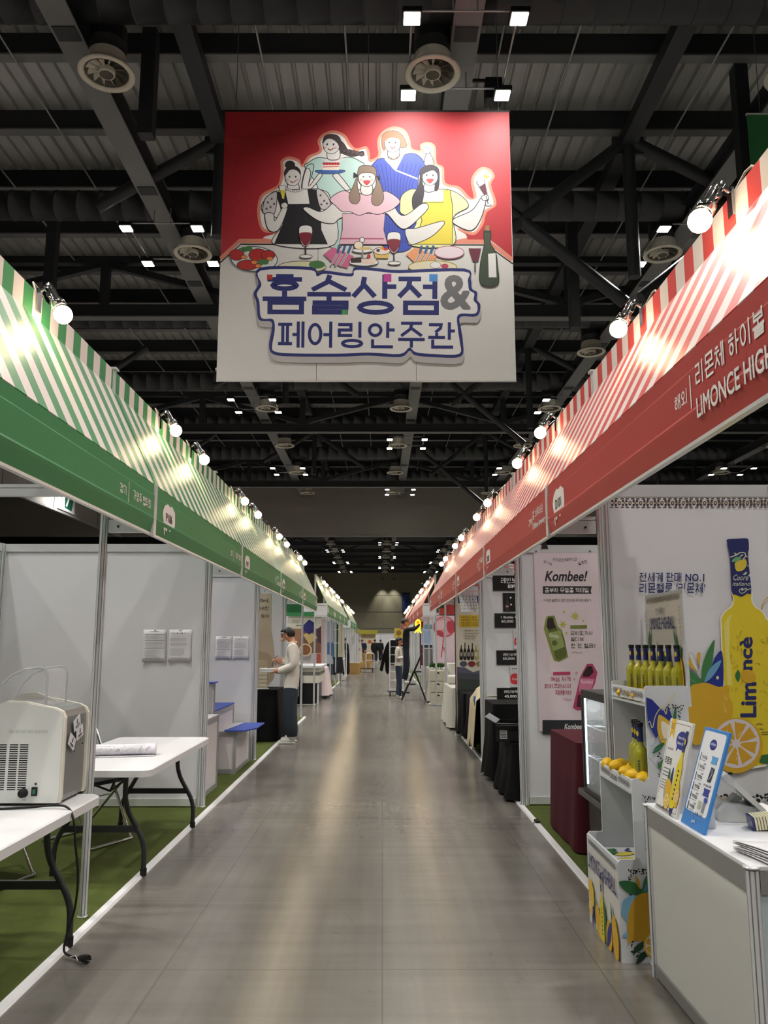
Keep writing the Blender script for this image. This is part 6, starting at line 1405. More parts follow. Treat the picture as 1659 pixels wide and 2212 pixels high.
t = thing('hanging_price_list', 'bunch of white paper strips hanging under the red fascia', 'paper', (1.02, 10.55, 1.87), R(-20))
MB().box(-.005, .0, .24, .25, .006, .27).build('hanger', M_alu, t)
for k in range(6):
    o = MB().box(0, 0, 0, .036, .0012, .25).build('strip', M_paper, t, (k*.04, -.004*k, .0)); o.rotation_euler = (0, R(-8), R(5*k-12))
    a = Art((0, -.0006, 0), (1, 0, 0), (0, 0, 1), (0, -1, 0), eps=.0002)
    for j in range(5): a.rect(.014, .03+j*.04, .022, .05+j*.04, '#4a4a4e' if k < 5 else '#18181a')
    a.build('print', o)

# ---- fourth red booth -------------------------------------------------------------------------------------
M_wcloth = mat('white_cloth', '#d4d1c8', .75, noise=.04, scale=4, bump=.2, bscale=220)
draped_table('white draped table beyond the black ones', 1.2, 14.35, 1.95, 16.1, .70, M_wcloth, amp=.02, waves=14, flare=.05, seed=31, uneven=.02)
tag(MB().bbox(1.25, 15.6, .71, 1.7, 16.0, .86, .03).build('folded_cloth', M_wcloth), 'folded white cloth at the far end of the white table', 'cloth')
# ================================================================ PEOPLE
def skin_body(bones, radii, root):
    """bones: list of (a,b) joint names; radii: joint -> (pos, (rx,ry)). One continuous skinned surface."""
    names = list(radii); idx = {n_: i for i, n_ in enumerate(names)}
    me = bpy.data.meshes.new('body'); me.from_pydata([radii[n_][0] for n_ in names], [(idx[a_], idx[b_]) for a_, b_ in bones], [])
    o = bpy.data.objects.new('body', me); _TS.collection.objects.link(o)
    sk = o.modifiers.new('skin', 'SKIN'); sk.use_smooth_shade = True; o.modifiers.new('sub', 'SUBSURF').levels = 2
    for i, n_ in enumerate(names):
        v = me.skin_vertices[0].data[i]; r_ = radii[n_][1]; v.radius = r_ if isinstance(r_, tuple) else (r_, r_); v.use_root = (n_ == root)
    vl = _TS.view_layers[0]; vl.update()
    out = bpy.data.meshes.new_from_object(o.evaluated_get(vl.depsgraph)); bpy.data.objects.remove(o); bpy.data.meshes.remove(me)
    return out
def seg_dist(p, a_, b_):
    ab = b_-a_; t_ = max(0, min(1, (p-a_).dot(ab)/(ab.length_squared or 1))); return (p-(a_+ab*t_)).length
def person(label, loc, rz, arms, legs, top, trousers, shoes, sleeves='long', hair='short', head_tilt=0., hem=.86, scale=1., loose=1., lean=0., skirt=False, glasses=False, kids=None):
    """faces local -y; arms/legs: dicts of joints"""
    t = thing('person', label, 'person', loc, rz); t.scale = (scale,)*3
    J = {'pelvis': ((0,.0,.93), (.135*loose,.105*loose)), 'spine': ((0,-lean*.3,1.13), (.13*loose,.1*loose)), 'chest': ((0,-lean*.7,1.33), (.15*loose,.105*loose)), 'collar': ((0,-lean+.005,1.455), (.075,.065)), 'neck': ((0,-lean-.012,1.52), (.05,.052))}
    hy, hz = -lean-.03-head_tilt*.09, 1.605-head_tilt*.02
    J['skull'] = ((0,hy+.012,hz), (.072,.088)); J['crown'] = ((0,hy+.03-head_tilt*.02,hz+.065), (.06,.074))
    B = [('pelvis','spine'),('spine','chest'),('chest','collar'),('collar','neck'),('neck','skull'),('skull','crown')]
    ar = {'s': .062*loose, 'e': .05*loose**1.6, 'w': .034 if sleeves == 'short' else .043*loose**1.3, 'h': (.032,.02)}
    for sd, sg in (('l', 1), ('r', -1)):
        A_ = arms[sd]; J[sd+'s'] = (A_[0], ar['s']); J[sd+'e'] = (A_[1], ar['e'] if sleeves != 'short' else .042); J[sd+'w'] = (A_[2], ar['w']); J[sd+'h'] = (A_[3], (.036,.02))
        B += [('chest', sd+'s'), (sd+'s', sd+'e'), (sd+'e', sd+'w'), (sd+'w', sd+'h')]
        L_ = legs[sd]; wd_ = 1.25*loose
        J[sd+'hip'] = (L_[0], .088*loose); J[sd+'k'] = (L_[1], .066*wd_*loose); J[sd+'a'] = (L_[2], .056*wd_*loose); J[sd+'heel'] = ((L_[2][0], L_[2][1]+.01, L_[2][2]-.06), .036); J[sd+'t'] = (L_[3], (.04,.028))
        B += [('pelvis', sd+'hip'), (sd+'hip', sd+'k'), (sd+'k', sd+'a'), (sd+'a', sd+'heel'), (sd+'heel', sd+'t')]
    me = skin_body(B, J, 'pelvis')
    P = {k: Vector(v[0]) for k, v in J.items()}
    def zone(a_, b_):
        if b_ in ('neck', 'skull', 'crown'): return 0
        if b_ in ('lh', 'rh'): return 0
        if b_ in ('lw', 'rw'): return 0 if sleeves == 'short' else 1
        if b_ in ('lheel', 'rheel', 'lt', 'rt'): return 3
        if b_ in ('lhip', 'rhip', 'lk', 'rk', 'la', 'ra'): return 2
        return 1
    mats_ = [M_skin, top, trousers, shoes]
    V = [v.co.copy() for v in me.vertices]; F = [tuple(p.vertices) for p in me.polygons]; b = MB(); mi = []
    for f in F:
        c_ = sum((V[i] for i in f), Vector())/len(f); best = min(B, key=lambda q: seg_dist(c_, P[q[0]], P[q[1]])); z_ = zone(*best)
        if z_ in (1, 2) and best[1] not in ('ls','le','lw','rs','re','rw'): z_ = 1 if c_.z > hem else 2
        mi.append(z_)
    b.v = [tuple(v) for v in V]; b.f = [list(f) for f in F]; b.m = mi; b.sm = [True]*len(F); bpy.data.meshes.remove(me)
    # nose, ears, brow, lips and five fingers a hand, merged into the same surface
    b.ball((0, hy-.07, hz-.02), .012, .02, .02, 8, 6); b.ball((0, hy-.055, hz-.07), .03, .035, .03, 10, 6)
    for sg in (-1, 1): b.ball((sg*.074, hy+.02, hz-.015), .009, .02, .03, 8, 6)
    nm = len(mats_); mats_ += [mat('lip', '#a5605a', .5, noise=.05), mat('eye_dark', '#1a1414', .3, noise=.05)]
    b.ball((0, hy-.072, hz-.062), .02, .008, .006, 8, 5, mi=nm)
    for sg in (-1, 1): b.ball((sg*.03, hy-.06, hz+.008), .011, .008, .006, 8, 5, mi=nm+1)
    for sd, sg in (('l', 1), ('r', -1)):
        w_, h_ = Vector(arms[sd][2]), Vector(arms[sd][3]); d = (h_-w_).normalized(); side = d.cross(Vector((0, 0, 1))); side = side.normalized() if side.length > .1 else Vector((1, 0, 0)); up = side.cross(d)
        for k, (o_, l_) in enumerate(((-.027, .062), (-.009, .075), (.009, .07), (.026, .055))):
            p0 = h_+side*o_-d*.01; b.tube([p0, p0+d*l_*.45-up*.004, p0+d*l_*.75-up*.02, p0+d*l_*.9-up*.034], [.009, .0088, .008, .006], n=6)
        p0 = w_+(h_-w_)*.45+side*(-.03*sg); b.tube([p0, p0+d*.035-side*.022*sg-up*.01, p0+d*.062-side*.026*sg-up*.022], [.011, .0095, .007], n=6)
    b.build('body', mats_, t)
    # hair
    hb = MB(); N_ = 20
    def cap(u, v):
        th_ = 2*pi*u; ph_ = v*pi*(.66 if hair != 'long' else .74); x = sin(ph_)*sin(th_); y = sin(ph_)*cos(th_); z = cos(ph_)
        lim = -.1 if hair == 'short' else -.9
        fy = -1 if y > 0 else 1
        if y < -.15: z = max(z, .28+.1*abs(x)) if z < .3 else z       # open over the face
        k_ = 1.0+.03*sin(9*th_)*sin(ph_)
        if hair == 'long' and y > -.15 and v > .8: z -= (v-.8)*5.2
        return (x*.088*k_, hy+.025+y*.108*k_, hz+.028+z*.098)
    hb.grid(cap, 24, 14); o = hb.build('hair', M_hair, t); md = o.modifiers.new('thickness', 'SOLIDIFY'); md.thickness = .014; md.offset = -1
    if glasses:
        gb = MB()
        for sg in (-1, 1): gb.tube([(sg*.034+.024*cos(i*pi/6), hy-.074, hz+.006+.018*sin(i*pi/6)) for i in range(12)], .0022, n=5, closed=True); gb.cyl((sg*.058, hy-.072, hz+.01), (sg*.076, hy+.02, hz+.008), .002, n=5)
        gb.cyl((-.01, hy-.074, hz+.008), (.01, hy-.074, hz+.008), .002, n=5); gb.build('glasses', M_rubber, t)
    return t, hy, hz
LEG = lambda x, dy=0., st=0.: [(x, 0, .88), (x*1.12, -.01+dy*.5, .5), (x*1.15, .02+dy, .1), (x*1.3, -.13+dy, .03)]
STAND = {'l': LEG(.09), 'r': LEG(-.09)}
DOWN = {'l': [(.18,.0,1.41), (.23,.03,1.15), (.22,-.04,.92), (.21,-.06,.84)], 'r': [(-.18,.0,1.41), (-.23,.03,1.15), (-.22,-.04,.92), (-.21,-.06,.84)]}
M_shirt = mat('shirt_white', '#d9d5cc', .75, noise=.06, scale=7, bump=.5, bscale=14); M_jean = mat('trousers_slate', '#29323d', .8, noise=.12, scale=8, bump=.3, bscale=25); M_shoe = mat('shoe_white', '#dddcd6', .5, noise=.03)
M_black = mat('knit_black', '#0c0c12', .85, noise=.2, scale=9); M_navy = mat('trousers_navy', '#141a2a', .8, noise=.1); M_knit = mat('knit_cream', '#dcd6ca', .85, noise=.05, scale=20, bump=.4, bscale=60); M_blackshoe = mat('shoe_black', '#131315', .5, noise=.1)
# man in the white shirt
t, hy, hz = person('man in a loose white shirt and dark trousers looking down at a box', (-1.37, 12.5, 0), -pi/2,
    {'l': [(.185,.02,1.41), (.225,.06,1.14), (.16,-.17,1.06), (.13,-.25,1.06)], 'r': [(-.185,.0,1.41), (-.22,.0,1.16), (-.12,-.19,1.19), (-.08,-.26,1.22)]},
    {'l': [(.09,0,.88), (.10,-.02,.5), (.105,.03,.11), (.11,-.15,.035)], 'r': [(-.09,0,.88), (-.10,-.04,.5), (-.10,.0,.11), (-.11,-.17,.035)]}, M_shirt, M_jean, M_shoe, head_tilt=.7, hem=.80, loose=1.22, glasses=True)
MB().tube([(.07*cos(i*pi/8), -.005+.062*sin(i*pi/8), 1.475+.012*sin(i*pi/8)) for i in range(16)], .016, n=8, closed=True).build('shirt_collar', M_shirt, t)
b = MB(); 
for s in (-1, 1): b.bbox(s*.11-.045, -.2, .0, s*.11+.045, .08, .03, .012)
b.build('shoe_sole', M_shoe, t)
hb = thing('gift_box', 'flat white box held by the man in the white shirt', 'box', (-1.72, 12.42, 1.04), R(8))
MB().bbox(-.12, -.09, 0, .11, .13, .035, .004).build('base', M_white, hb); MB().bbox(-.123, -.093, .03, .113, .133, .058, .004).build('lid', M_white, hb); MB().lathe([(.018,.0),(.024,.0),(.024,.002),(.018,.002)], n=14).build('emblem', mat('emblem_grey', '#b8b8b4', .4, noise=.03), hb, (0, .02, .058))
hb = thing('paper_bag', 'small pale paper bag with dark cord handles in the man\'s far hand', 'bag', (-1.58, 12.62, 1.12), R(10))
MB().prism([(-.06,.0),(.09,-.05),(.12,.12),(-.03,.17)], -.02, .03, 'y').build('bag_body', mat('bag_pink', '#c9b9b4', .6, noise=.04), hb); MB().tube([(-.03,-.022,.16),(-.07,-.03,.12),(-.1,-.03,.05),(-.11,-.03,.0)], .005, n=6).build('handle', M_rubber, hb); MB().tube([(-.055,-.022,.02),(-.07,-.03,.05),(-.05,-.03,.06)], .005, n=6).build('handle', M_rubber, hb)

# ladder with man, woman
t = thing('step_ladder', 'black folding step ladder under the man hanging a lamp', 'ladder', (.5, 21.5, 0))
for yy in (-.2, .2):
    MB().tube([(0,yy,.02),(.52,yy*.8,1.16)], .016, n=8).build('front_rail', M_blackm, t); MB().tube([(.62,yy,.02),(.34,yy*.85,.76)], .014, n=8).build('rear_rail', M_blackm, t)
MB().tube([(.52,-.16,1.16),(.54,-.1,1.2),(.54,.1,1.2),(.52,.16,1.16)], .016, n=8).build('top_rail', M_blackm, t)
for x, z, w in ((.10,.19,.16),(.215,.40,.2),(.36,.72,.2)): MB().bbox(x-.05, -.19, z, x+w-.05, .19, z+.025, .006).build('step', M_blackm, t)
MB().cyl((.58,-.2,.12), (.58,.2,.12), .008, n=6).build('cross_bar', M_blackm, t)
t, hy, hz = person('man in black sweater on the ladder reaching up to hang a lamp', (.62, 21.5, .425), R(88),
    {'l': [(.175,-.02,1.43), (.2,-.22,1.47), (.14,-.33,1.62), (.12,-.36,1.70)], 'r': [(-.175,-.02,1.43), (-.21,-.24,1.44), (-.12,-.38,1.58), (-.08,-.41,1.66)]},
    {'l': [(.08,0,.88), (.085,-.03,.5), (.08,.03,.11), (.085,-.13,.03)], 'r': [(-.08,0,.88), (-.085,.0,.5), (-.085,.05,.11), (-.09,-.11,.03)]}, M_black, M_navy, M_shoe, head_tilt=-.4, hem=.9, scale=.97)
t = thing('neon_sign', 'glowing yellow figure-shaped light being hung by the man on the ladder', 'light', (.93, 21.35, 1.72))
M_neon = mat('neon_yellow', '#ffd400', .4, emit='#ffd21e', es=3.5, noise=.02); M_neono = mat('neon_orange', '#e06a1a', .4, emit='#e8681a', es=1.5, noise=.02)
q = [(-.06,-.11),(-.09,-.18),(-.055,-.17),(-.03,-.12),(.0,-.19),(.03,-.12),(.055,-.17),(.09,-.18),(.065,-.1),(.075,.05),(.05,.14),(0,.17),(-.05,.14),(-.075,.05)]
MB().prism(spline(q, True, 4), -.02, .02, 'y').build('glow_panel', M_neon, t, (0,0,.19)); MB().prism(spline([(-.035,.06),(.035,.06),(.03,.12),(-.03,.12)], True, 4), -.026, -.02, 'y').build('inner_shape', M_neono, t, (0,0,.19)); MB().prism(spline([(-.02,-.06),(.02,-.06),(.0,.0)], True, 4), -.026, -.02, 'y').build('inner_shape', M_neono, t, (0,0,.19)); MB().box(.07,.0,.15,.14,.03,.3).build('mount', mat('mount_red', '#7a1420', .5, noise=.1), t)
person('woman in a cream sweater and jeans standing by the ladder', (.44, 22.1, 0), R(75),
    {'l': [(.165,.0,1.39), (.2,.02,1.13), (.13,-.17,1.12), (.1,-.23,1.15)], 'r': [(-.165,.0,1.39), (-.2,.02,1.13), (-.13,-.17,1.15), (-.09,-.23,1.2)]}, {'l': LEG(.08, .03), 'r': LEG(-.08, -.05)}, M_knit, mat('jeans_blue', '#2b3648', .8, noise=.12), M_shoe, hair='long', hem=.92, scale=.94, loose=1.02)
# small far figures
WALK = {'l': [(.09,0,.88), (.1,-.12,.5), (.1,-.1,.11), (.1,-.26,.05)], 'r': [(-.09,0,.88), (-.1,.02,.5), (-.1,.2,.14), (-.1,.08,.04)]}
person('person in black t-shirt bending over a table near the cardboard box', (-1.62, 38.2, 0), R(-80), {'l': [(.17,-.05,1.4), (.2,-.12,1.14), (.17,-.3,1.0), (.16,-.37,.96)], 'r': [(-.17,-.05,1.4), (-.2,-.12,1.14), (-.17,-.3,1.02), (-.16,-.37,.98)]}, STAND, M_black, M_black, M_blackshoe, sleeves='short', lean=.12, head_tilt=.5, loose=1.12)
person('person with dark red hair in a white top beside the bending figure', (-2.05, 38.6, 0), R(70), DOWN, STAND, M_knit, M_black, M_blackshoe, hair='long', lean=.08, head_tilt=.4)
person('person in black walking away down the middle of the aisle', (-.55, 60.0, 0), R(170), DOWN, WALK, M_black, M_black, M_shoe, loose=1.3)
person('second person in black walking away, farther along', (-.15, 67.0, 0), R(160), DOWN, WALK, M_black, M_black, M_blackshoe, loose=1.2)
person('person in navy leaning over boxes far down the aisle', (-1.35, 62.0, 0), R(-60), DOWN, STAND, mat('jacket_navy', '#1a2b4a', .8, noise=.1), M_black, M_blackshoe, lean=.2, loose=1.2)
person('person in black at the far right of the aisle behind the cart', (.72, 56.0, 0), R(-60), DOWN, STAND, M_black, M_black, M_blackshoe, loose=1.15)
# ================================================================ FAR BLOCKS
# partitions of the middle and rear blocks
nb = ['first', 'second', 'third', 'fourth', 'fifth']
for blk, y0, n in (('middle', 19.75, 4), ('rear', 34.3, 3)):
    for i in range(n+1):
        partition('far white partition, %s across the %s green block' % (nb[i], blk), -3.6, y0+3*i, LX-(.35 if i else .9), y0+3*i, 1) if i else None
        partition('far white partition, %s across the %s red block' % (nb[i], blk), RX+.3, y0+3*i, RB, y0+3*i, 1) if i else None
    partition('far white partition along the back of the %s green block' % blk, -3.62, y0+3*n, -3.62, y0, n); partition('far white partition along the back of the %s red block' % blk, RB+.04, y0, RB+.04, y0+3*n, n)

# ---- middle green block, first booth
YQ = 22.62; TQ = on_wall(YQ)
t = thing('wall_poster', 'food photo poster with a navy hexagon pouch and golden cheese', 'poster', (0, YQ, 0))
p, q = TQ(622, 1412), TQ(695, 1331); MB().box(p[0], -.005, p[1], q[0], 0, q[1]).build('sheet', mat('sheet_cream2', '#d2ccbc', .5, noise=.02), t)
a = Art((0, -.006, 0), (1, 0, 0), (0, 0, 1), (0, -1, 0), TQ, eps=.0004)
a.poly([(626,1358),(694,1358),(694,1411),(626,1411)], '#7a5844'); a.poly([(626,1358),(650,1358),(646,1411),(626,1411)], '#9a7358'); a.ell(660,1404,14,14,'#d8c8b0'); a.ell(660,1404,11,11,'#8a5a3a'); a.poly([(655,1371),(670,1365),(687,1377),(668,1392)], '#cdb77c'); a.poly([(654,1352),(668,1338),(680,1346),(681,1362),(668,1371),(655,1362)], '#282a6e'); a.poly([(684,1360),(694,1352),(694,1392),(686,1386)], '#4a3448')
a.lines(632,1338,652,1346,2,'#7a8a7a',.4,41); a.rect(640,1350,654,1352,'#6a7a6a'); a.build('print', t)
t = thing('header_sign', 'green and white header sign above the food photo poster', 'sign', (0, YQ-.05, 0)); p, q = TQ(618, 1331), TQ(694, 1324); MB().box(p[0], -.01, p[1], q[0], 0, q[1]+.02).build('green_band', M_fasG, t); p, q = TQ(618, 1324), TQ(694, 1306); MB().box(p[0], -.008, p[1]+.03, q[0], 0, q[1]).build('white_board', M_white, t)
a = Art((0, -.012, 0), (1, 0, 0), (0, 0, 1), (0, -1, 0), TQ, eps=.0004); a.text('QUAK.', 620, 1320, 652, 1311, '#8a9a8e', bold=.03); a.build('print', t)
t = thing('serving_counter', 'white counter with grey band on black legs at the rear green block corner', 'counter', (-1.9, 20.35, 0))
MB().bbox(-.35, -.2, .5, .36, 1.6, .86, .01).build('body', M_cream, t); MB().box(-.36, -.21, .7, .37, 1.61, .77).build('band', mat('band_grey', '#6a6664', .5, noise=.05), t); MB().bbox(-.4, -.26, .86, .42, 1.65, .93, .012).build('top', M_white, t); MB().box(-.3, -.15, .01, .3, 1.5, .5).build('plinth', M_blackm, t)
MB().cyl((.33,-.17,.0), (.33,-.17,.5), .02, n=8).build('leg', M_white, t)
for i, x in enumerate((-2.13, -2.02)):
    t = thing('bottle_bag', ('left', 'right')[i]+' black padded bag standing before the white counter', 'bag', (x, 20.02, 0), 0, 'black bags by the counter'); MB().lathe([(0,.02),(.055,.02),(.06,.1),(.055,.75),(.03,.8),(.04,.84),(.045,.9),(.03,.95),(0,.96)], n=14).build('bag_body', M_blackcloth, t); MB().box(-.012,-.062,.2,.012,-.055,.7).build('strap', mat('strap_grey', '#6a6a6c', .6, noise=.05), t)
draped_table('pinkish-white draped table jutting into the aisle past the counter', -2.2, 22.2, -1.55, 23.8, .8, mat('cloth_pinkwhite', '#d8c8c8', .7, noise=.03), amp=.02, waves=6, flare=.12, seed=41, uneven=.06)
def banner_at(label, x0, x1, z0, z1, y, col, draw=None): return poster('wall_poster', label, x0, x1, z0, z1, y, col, draw)
banner_at('tall pink gradient poster on the end panel', -2.0, -1.68, .5, 2.2, 25.0, '#d0a8a4', lambda a, w, h: (a.poly([(0,0),(w*.5,0),(w*.3,h*.6),(0,h*.7)], '#b85a52'), a.poly([(w*.5,0),(w,0),(w,h),(w*.55,h)], '#d8ccd0')))
banner_at('tall blue and pale poster on the end panel', -1.98, -1.66, .4, 2.2, 27.9, '#a9b6c6', lambda a, w, h: (a.rect(0, h*.28, w, h*.6, '#4a72a6'), a.ell(w*.5, h*.3, w*.4, h*.08, '#c0c8d4'), a.rect(0,0,w,h*.2,'#3a4a5a')))
t = thing('lattice_screen', 'dark green screen with white window bars', 'screen', (-2.0, 31.0, 0)); MB().box(0, 0, .6, .36, .02, 2.25).build('panel', mat('screen_green', '#153c26', .6, noise=.1), t)
for x in (0, .18, .34): MB().box(x, -.012, 0, x+.025, 0, 2.25).build('bar', M_white, t)
for z in (.9, 1.45, 1.95): MB().box(0, -.014, z, .36, -.002, z+.025).build('bar', M_white, t)
a = Art((0, -.02, 0), (1, 0, 0), (0, 0, 1), (0, -1, 0), eps=.001); a.ell(.09,1.75,.04,.06,'#d8d8d4'); a.stroke([(.03,1.4),(.09,1.55),(.06,1.4),(.12,1.55)], .02, '#c8a0a0'); a.build('print', t)
t = thing('draped_chair', 'chair with a dark jacket thrown over it beside a yellow board', 'chair', (-1.62, 28.8, 0)); MB().bbox(-.2,-.2,.42,.2,.2,.46,.01).build('seat', M_blackm, t)
for x in (-.17,.17):
    for y in (-.17,.17): MB().cyl((x,y,0),(x,y,.42),.014,n=8).build('leg', M_chrome, t)
MB().bbox(-.2,.17,.46,.2,.21,.9,.01).build('backrest', M_blackm, t); drape_mesh(-.22,.1,.22,.26,.98,.35,amp=.03,waves=6,flare=.06,seed=5,uneven=.1).build('jacket', mat('jacket_dark', '#14161e', .8, noise=.15), t)
tag(MB().bbox(-1.5, 29.1, .01, -1.46, 29.6, .75, .004).build('yellow_board', mat('board_yellow', '#c9a93a', .5, noise=.05)), 'upright yellow board beside the draped chair', 'board')
draped_table('grey-white side table beyond the draped chair', -1.95, 32.3, -1.5, 33.3, .85, mat('cloth_grey', '#b8b4b4', .7, noise=.04), amp=.01, waves=8, flare=.02, seed=43)
banner_at('yellow strip poster beside the dark red one in the rear block', -2.1, -1.7, .8, 2.3, 34.6, '#b7a050'); banner_at('bright screen-like poster in the rear green block', -2.5, -1.72, .6, 2.2, 37.3, '#cfd2dc', lambda a, w, h: (a.ell(w*.5,h*.6,w*.3,h*.2,'#a8b4d8'), a.ell(w*.6,h*.4,w*.2,h*.12,'#e4e6ee')))
# ---- floor things far down the aisle
def carton(label, x, y, w, d, h, rz=0):
    t = thing('cardboard_box', label, 'box', (x, y, 0), rz, 'cardboard boxes'); MB().bbox(-w/2, -d/2, 0, w/2, d/2, h, .006).build('carton', M_card, t); MB().box(-w/2-.001, -.03, h-.12, w/2+.001, .03, h+.001).build('tape', mat('tape_tan', '#c2a672', .35, noise=.03), t); MB().box(-.002,-d/2,h,.002,d/2,h+.0015).build('seam', M_dark, t)
carton('large brown cardboard box standing in the aisle', -1.35, 39.5, .6, .45, .52)
carton('brown cardboard box stacked by the far person in navy', -1.05, 58.5, .6, .5, .75, .2); carton('brown cardboard box at the far side of the aisle', .35, 57.0, .5, .5, .7); carton('brown carton lying on the platform trolley', -.86, 41.6, .5, .45, .3)
bpy.data.objects['cardboard_box.003'].location.z = .215
t = thing('platform_trolley', 'platform trolley with white tubular handle parked in the aisle', 'trolley', (-.8, 41.6, 0))
MB().bbox(-.4,-.3,.17,.4,.3,.21,.01).build('platform', mat('platform_brown', '#4a342a', .6, noise=.1), t); hh = MB().tube(arc_path([(-.02,-.27,.21),(-.02,-.27,.95),(.38,-.27,.95),(.38,-.27,.21)], .1), .022, n=8).build('handle', M_white, t); MB().cyl((-.02,-.27,.6),(.38,-.27,.6),.014,n=6).build('bar', M_white, hh)
for x in (-.3,.3):
    for y in (-.22,.22): MB().cyl((x-.02,y,.075),(x+.02,y,.075),.075,n=12).box(x-.02,y-.02,.1,x+.02,y+.02,.18).build('caster', M_blackm, t)
# white roll cart with jacket
t = thing('roll_cart', 'tall white wire roll cart with black crates and dark wheels', 'cart', (.40, 23.4, 0))
for x in (-.19, .19):
    for y in (-.25, .25): MB().cyl((x,y,.14),(x,y,1.52),.014,n=8).build('upright', M_white, t)
for z in (.16,.42,.66,.90,1.14,1.36): MB().tube([(-.19,-.25,z),(.19,-.25,z),(.19,.25,z),(-.19,.25,z)], .011, n=6, closed=True).build('rung', M_white, t)
MB().tube(arc_path([(-.19,-.25,1.5),(-.19,-.25,1.56),(.19,-.25,1.56),(.19,-.25,1.5)], .05), .016, n=8).build('top_rail', M_white, t); MB().bbox(-.26,-.3,.11,.26,.3,.14,.01).build('base', M_blackm, t)
for x in (-.18,.18):
    for y in (-.22,.22): MB().cyl((x-.015,y,.05),(x+.015,y,.05),.05,n=12).box(x-.012,y-.012,.06,x+.012,y+.012,.12).build('caster', M_rubber, t)
for k, (z, nm) in enumerate(((.92,'lowest'),(1.15,'middle'),(1.37,'topmost'))):
    o = thing('crate', nm+' black crate in the white roll cart', 'crate', (.40, 23.4, z), 0, 'black crates in the roll cart'); MB().box(-.17,-.23,0,.17,.23,.012).box(-.17,-.23,0,-.16,.23,.17).box(.16,-.23,0,.17,.23,.17).box(-.17,-.23,0,.17,-.22,.17).box(-.17,.22,0,.17,.23,.17).build('tub', M_blackm, o); MB().bbox(-.15,-.215,.05,.15,.215,.16,.02).build('contents', M_blackcloth, o)
t = thing('black_jacket', 'black jacket slung over the side of the white roll cart', 'jacket', (.09, 23.3, 0))
MB().prism(spline([(.08,1.5),(.02,1.42),(-.06,1.2),(-.14,.85),(-.16,.72),(-.08,.70),(-.02,.95),(.0,.7),(.06,.6),(.1,.75),(.1,1.45)], True, 4), -.07, .07, 'y').build('cloth', M_blackcloth, t)
# ---- middle red block
tr = thing('drawer_stack', 'stack of three pale wooden drawer crates topped with green plants', 'drawers', (1.33, 20.1, .008))
M_crate = mat('crate_pale', '#c4c0ac', .6, noise=.06, scale=20, stretch=(6,6,1))
for k in range(3):
    o = MB().bbox(-.17, -.2, .0, .17, .2, .255, .012).build('drawer', M_crate, tr, (0, 0, .02+k*.265))
    MB().prism([(-.06,.0),(.06,.0),(.04,.028),(0,.038),(-.04,.028)], -.206, -.198, 'y').build('handle_hole', M_dark, o, (0, 0, .185))
    for x in (-.11,-.055,0,.055,.11): MB().box(x-.0015,-.2025,.02,x+.0015,-.1995,.17).build('slat_line', mat('slat_shadow', '#8d8974', .7, noise=.05), o)
MB().box(-.2,-.23,0,.2,.23,.018).build('base', M_white, tr)
for i, (x, nm) in enumerate(((1.05,'leftmost'),(1.24,'middle'),(1.42,'rightmost'))):
    t = thing('potted_plant', 'small bushy green plant, %s on the drawer stack row' % nm, 'plant', (x if i else 1.2, 20.05 if i else 20.3, .825)); t.location.x = (1.215, 1.33, 1.445)[i]; t.location.y = 20.1
    MB().lathe([(0,0),(.04,0),(.05,.06),(.045,.06),(0,.05)], n=10).build('pot', M_white, t)
    rr_ = random.Random(i+3); b = MB()
    for k in range(70):
        an = rr_.uniform(0,6.28); l_ = rr_.uniform(.07,.16); el = rr_.uniform(.3,1.4); d = Vector((cos(an)*cos(el), sin(an)*cos(el), sin(el))); s_ = d.orthogonal().normalized()*.012; p0 = Vector((0,0,.05)); b.add([p0, p0+d*l_*.6+s_, p0+d*l_, p0+d*l_*.6-s_], [(0,1,2,3)])
    b.build('foliage', mat('leaf_green', '#3f6a26', .6, noise=.3, scale=30), t)
tb = draped_table('white draped table beside the drawer stack with small bottles', 1.19, 20.75, 1.65, 22.2, .84, M_wcloth, amp=.02, waves=8, flare=.06, seed=51, uneven=.03)
t = thing('small_tray', 'little wooden tray with a dark bottle on the white table', 'tray', (1.27, 20.95, .845)); MB().bbox(-.08,-.1,0,.08,.1,.04,.008).build('tray', mat('tray_wood', '#7a4a2c', .5, noise=.1), t); MB().lathe([(0,.03),(.03,.03),(.03,.1),(.012,.13),(.012,.17),(0,.17)], n=10).build('bottle', M_blackm, t)
YB = 22.6; TB = on_wall(YB)
t = thing('wall_poster', 'pink poster with a large red glass balloon', 'poster', (0, YB, 0)); p, q = TB(941, 1480), TB(1030, 1330); MB().box(p[0], -.005, p[1], q[0], 0, q[1]).build('sheet', mat('sheet_pink', '#dcc8d2', .5, noise=.02), t)
a = Art((0, -.006, 0), (1, 0, 0), (0, 0, 1), (0, -1, 0), TB, eps=.0005)
a.ell(960,1354,24,23,'#c25a66'); a.ell(960,1353,21,20,'#d99aa4'); a.blob([(940,1350),(950,1340),(965,1342),(960,1356),(945,1362)], '#dfc0c8', k=4); a.blob([(966,1344),(980,1342),(982,1362),(972,1368),(966,1360)], '#b84452', k=4); a.blob([(942,1362),(956,1364),(958,1374),(948,1372)], '#b84452', k=4)
a.stroke([(958,1378),(956,1398),(953,1420)], 2.2, '#c04a58'); a.stroke([(958,1398),(964,1420)], 2.2, '#c04a58'); a.build('print', t)
tag(MB().box(1.6, 22.66, 2.25, 3.2, 22.73, 2.42).build('red_valance', M_fasR), 'red valance strip above the balloon poster', 'valance')
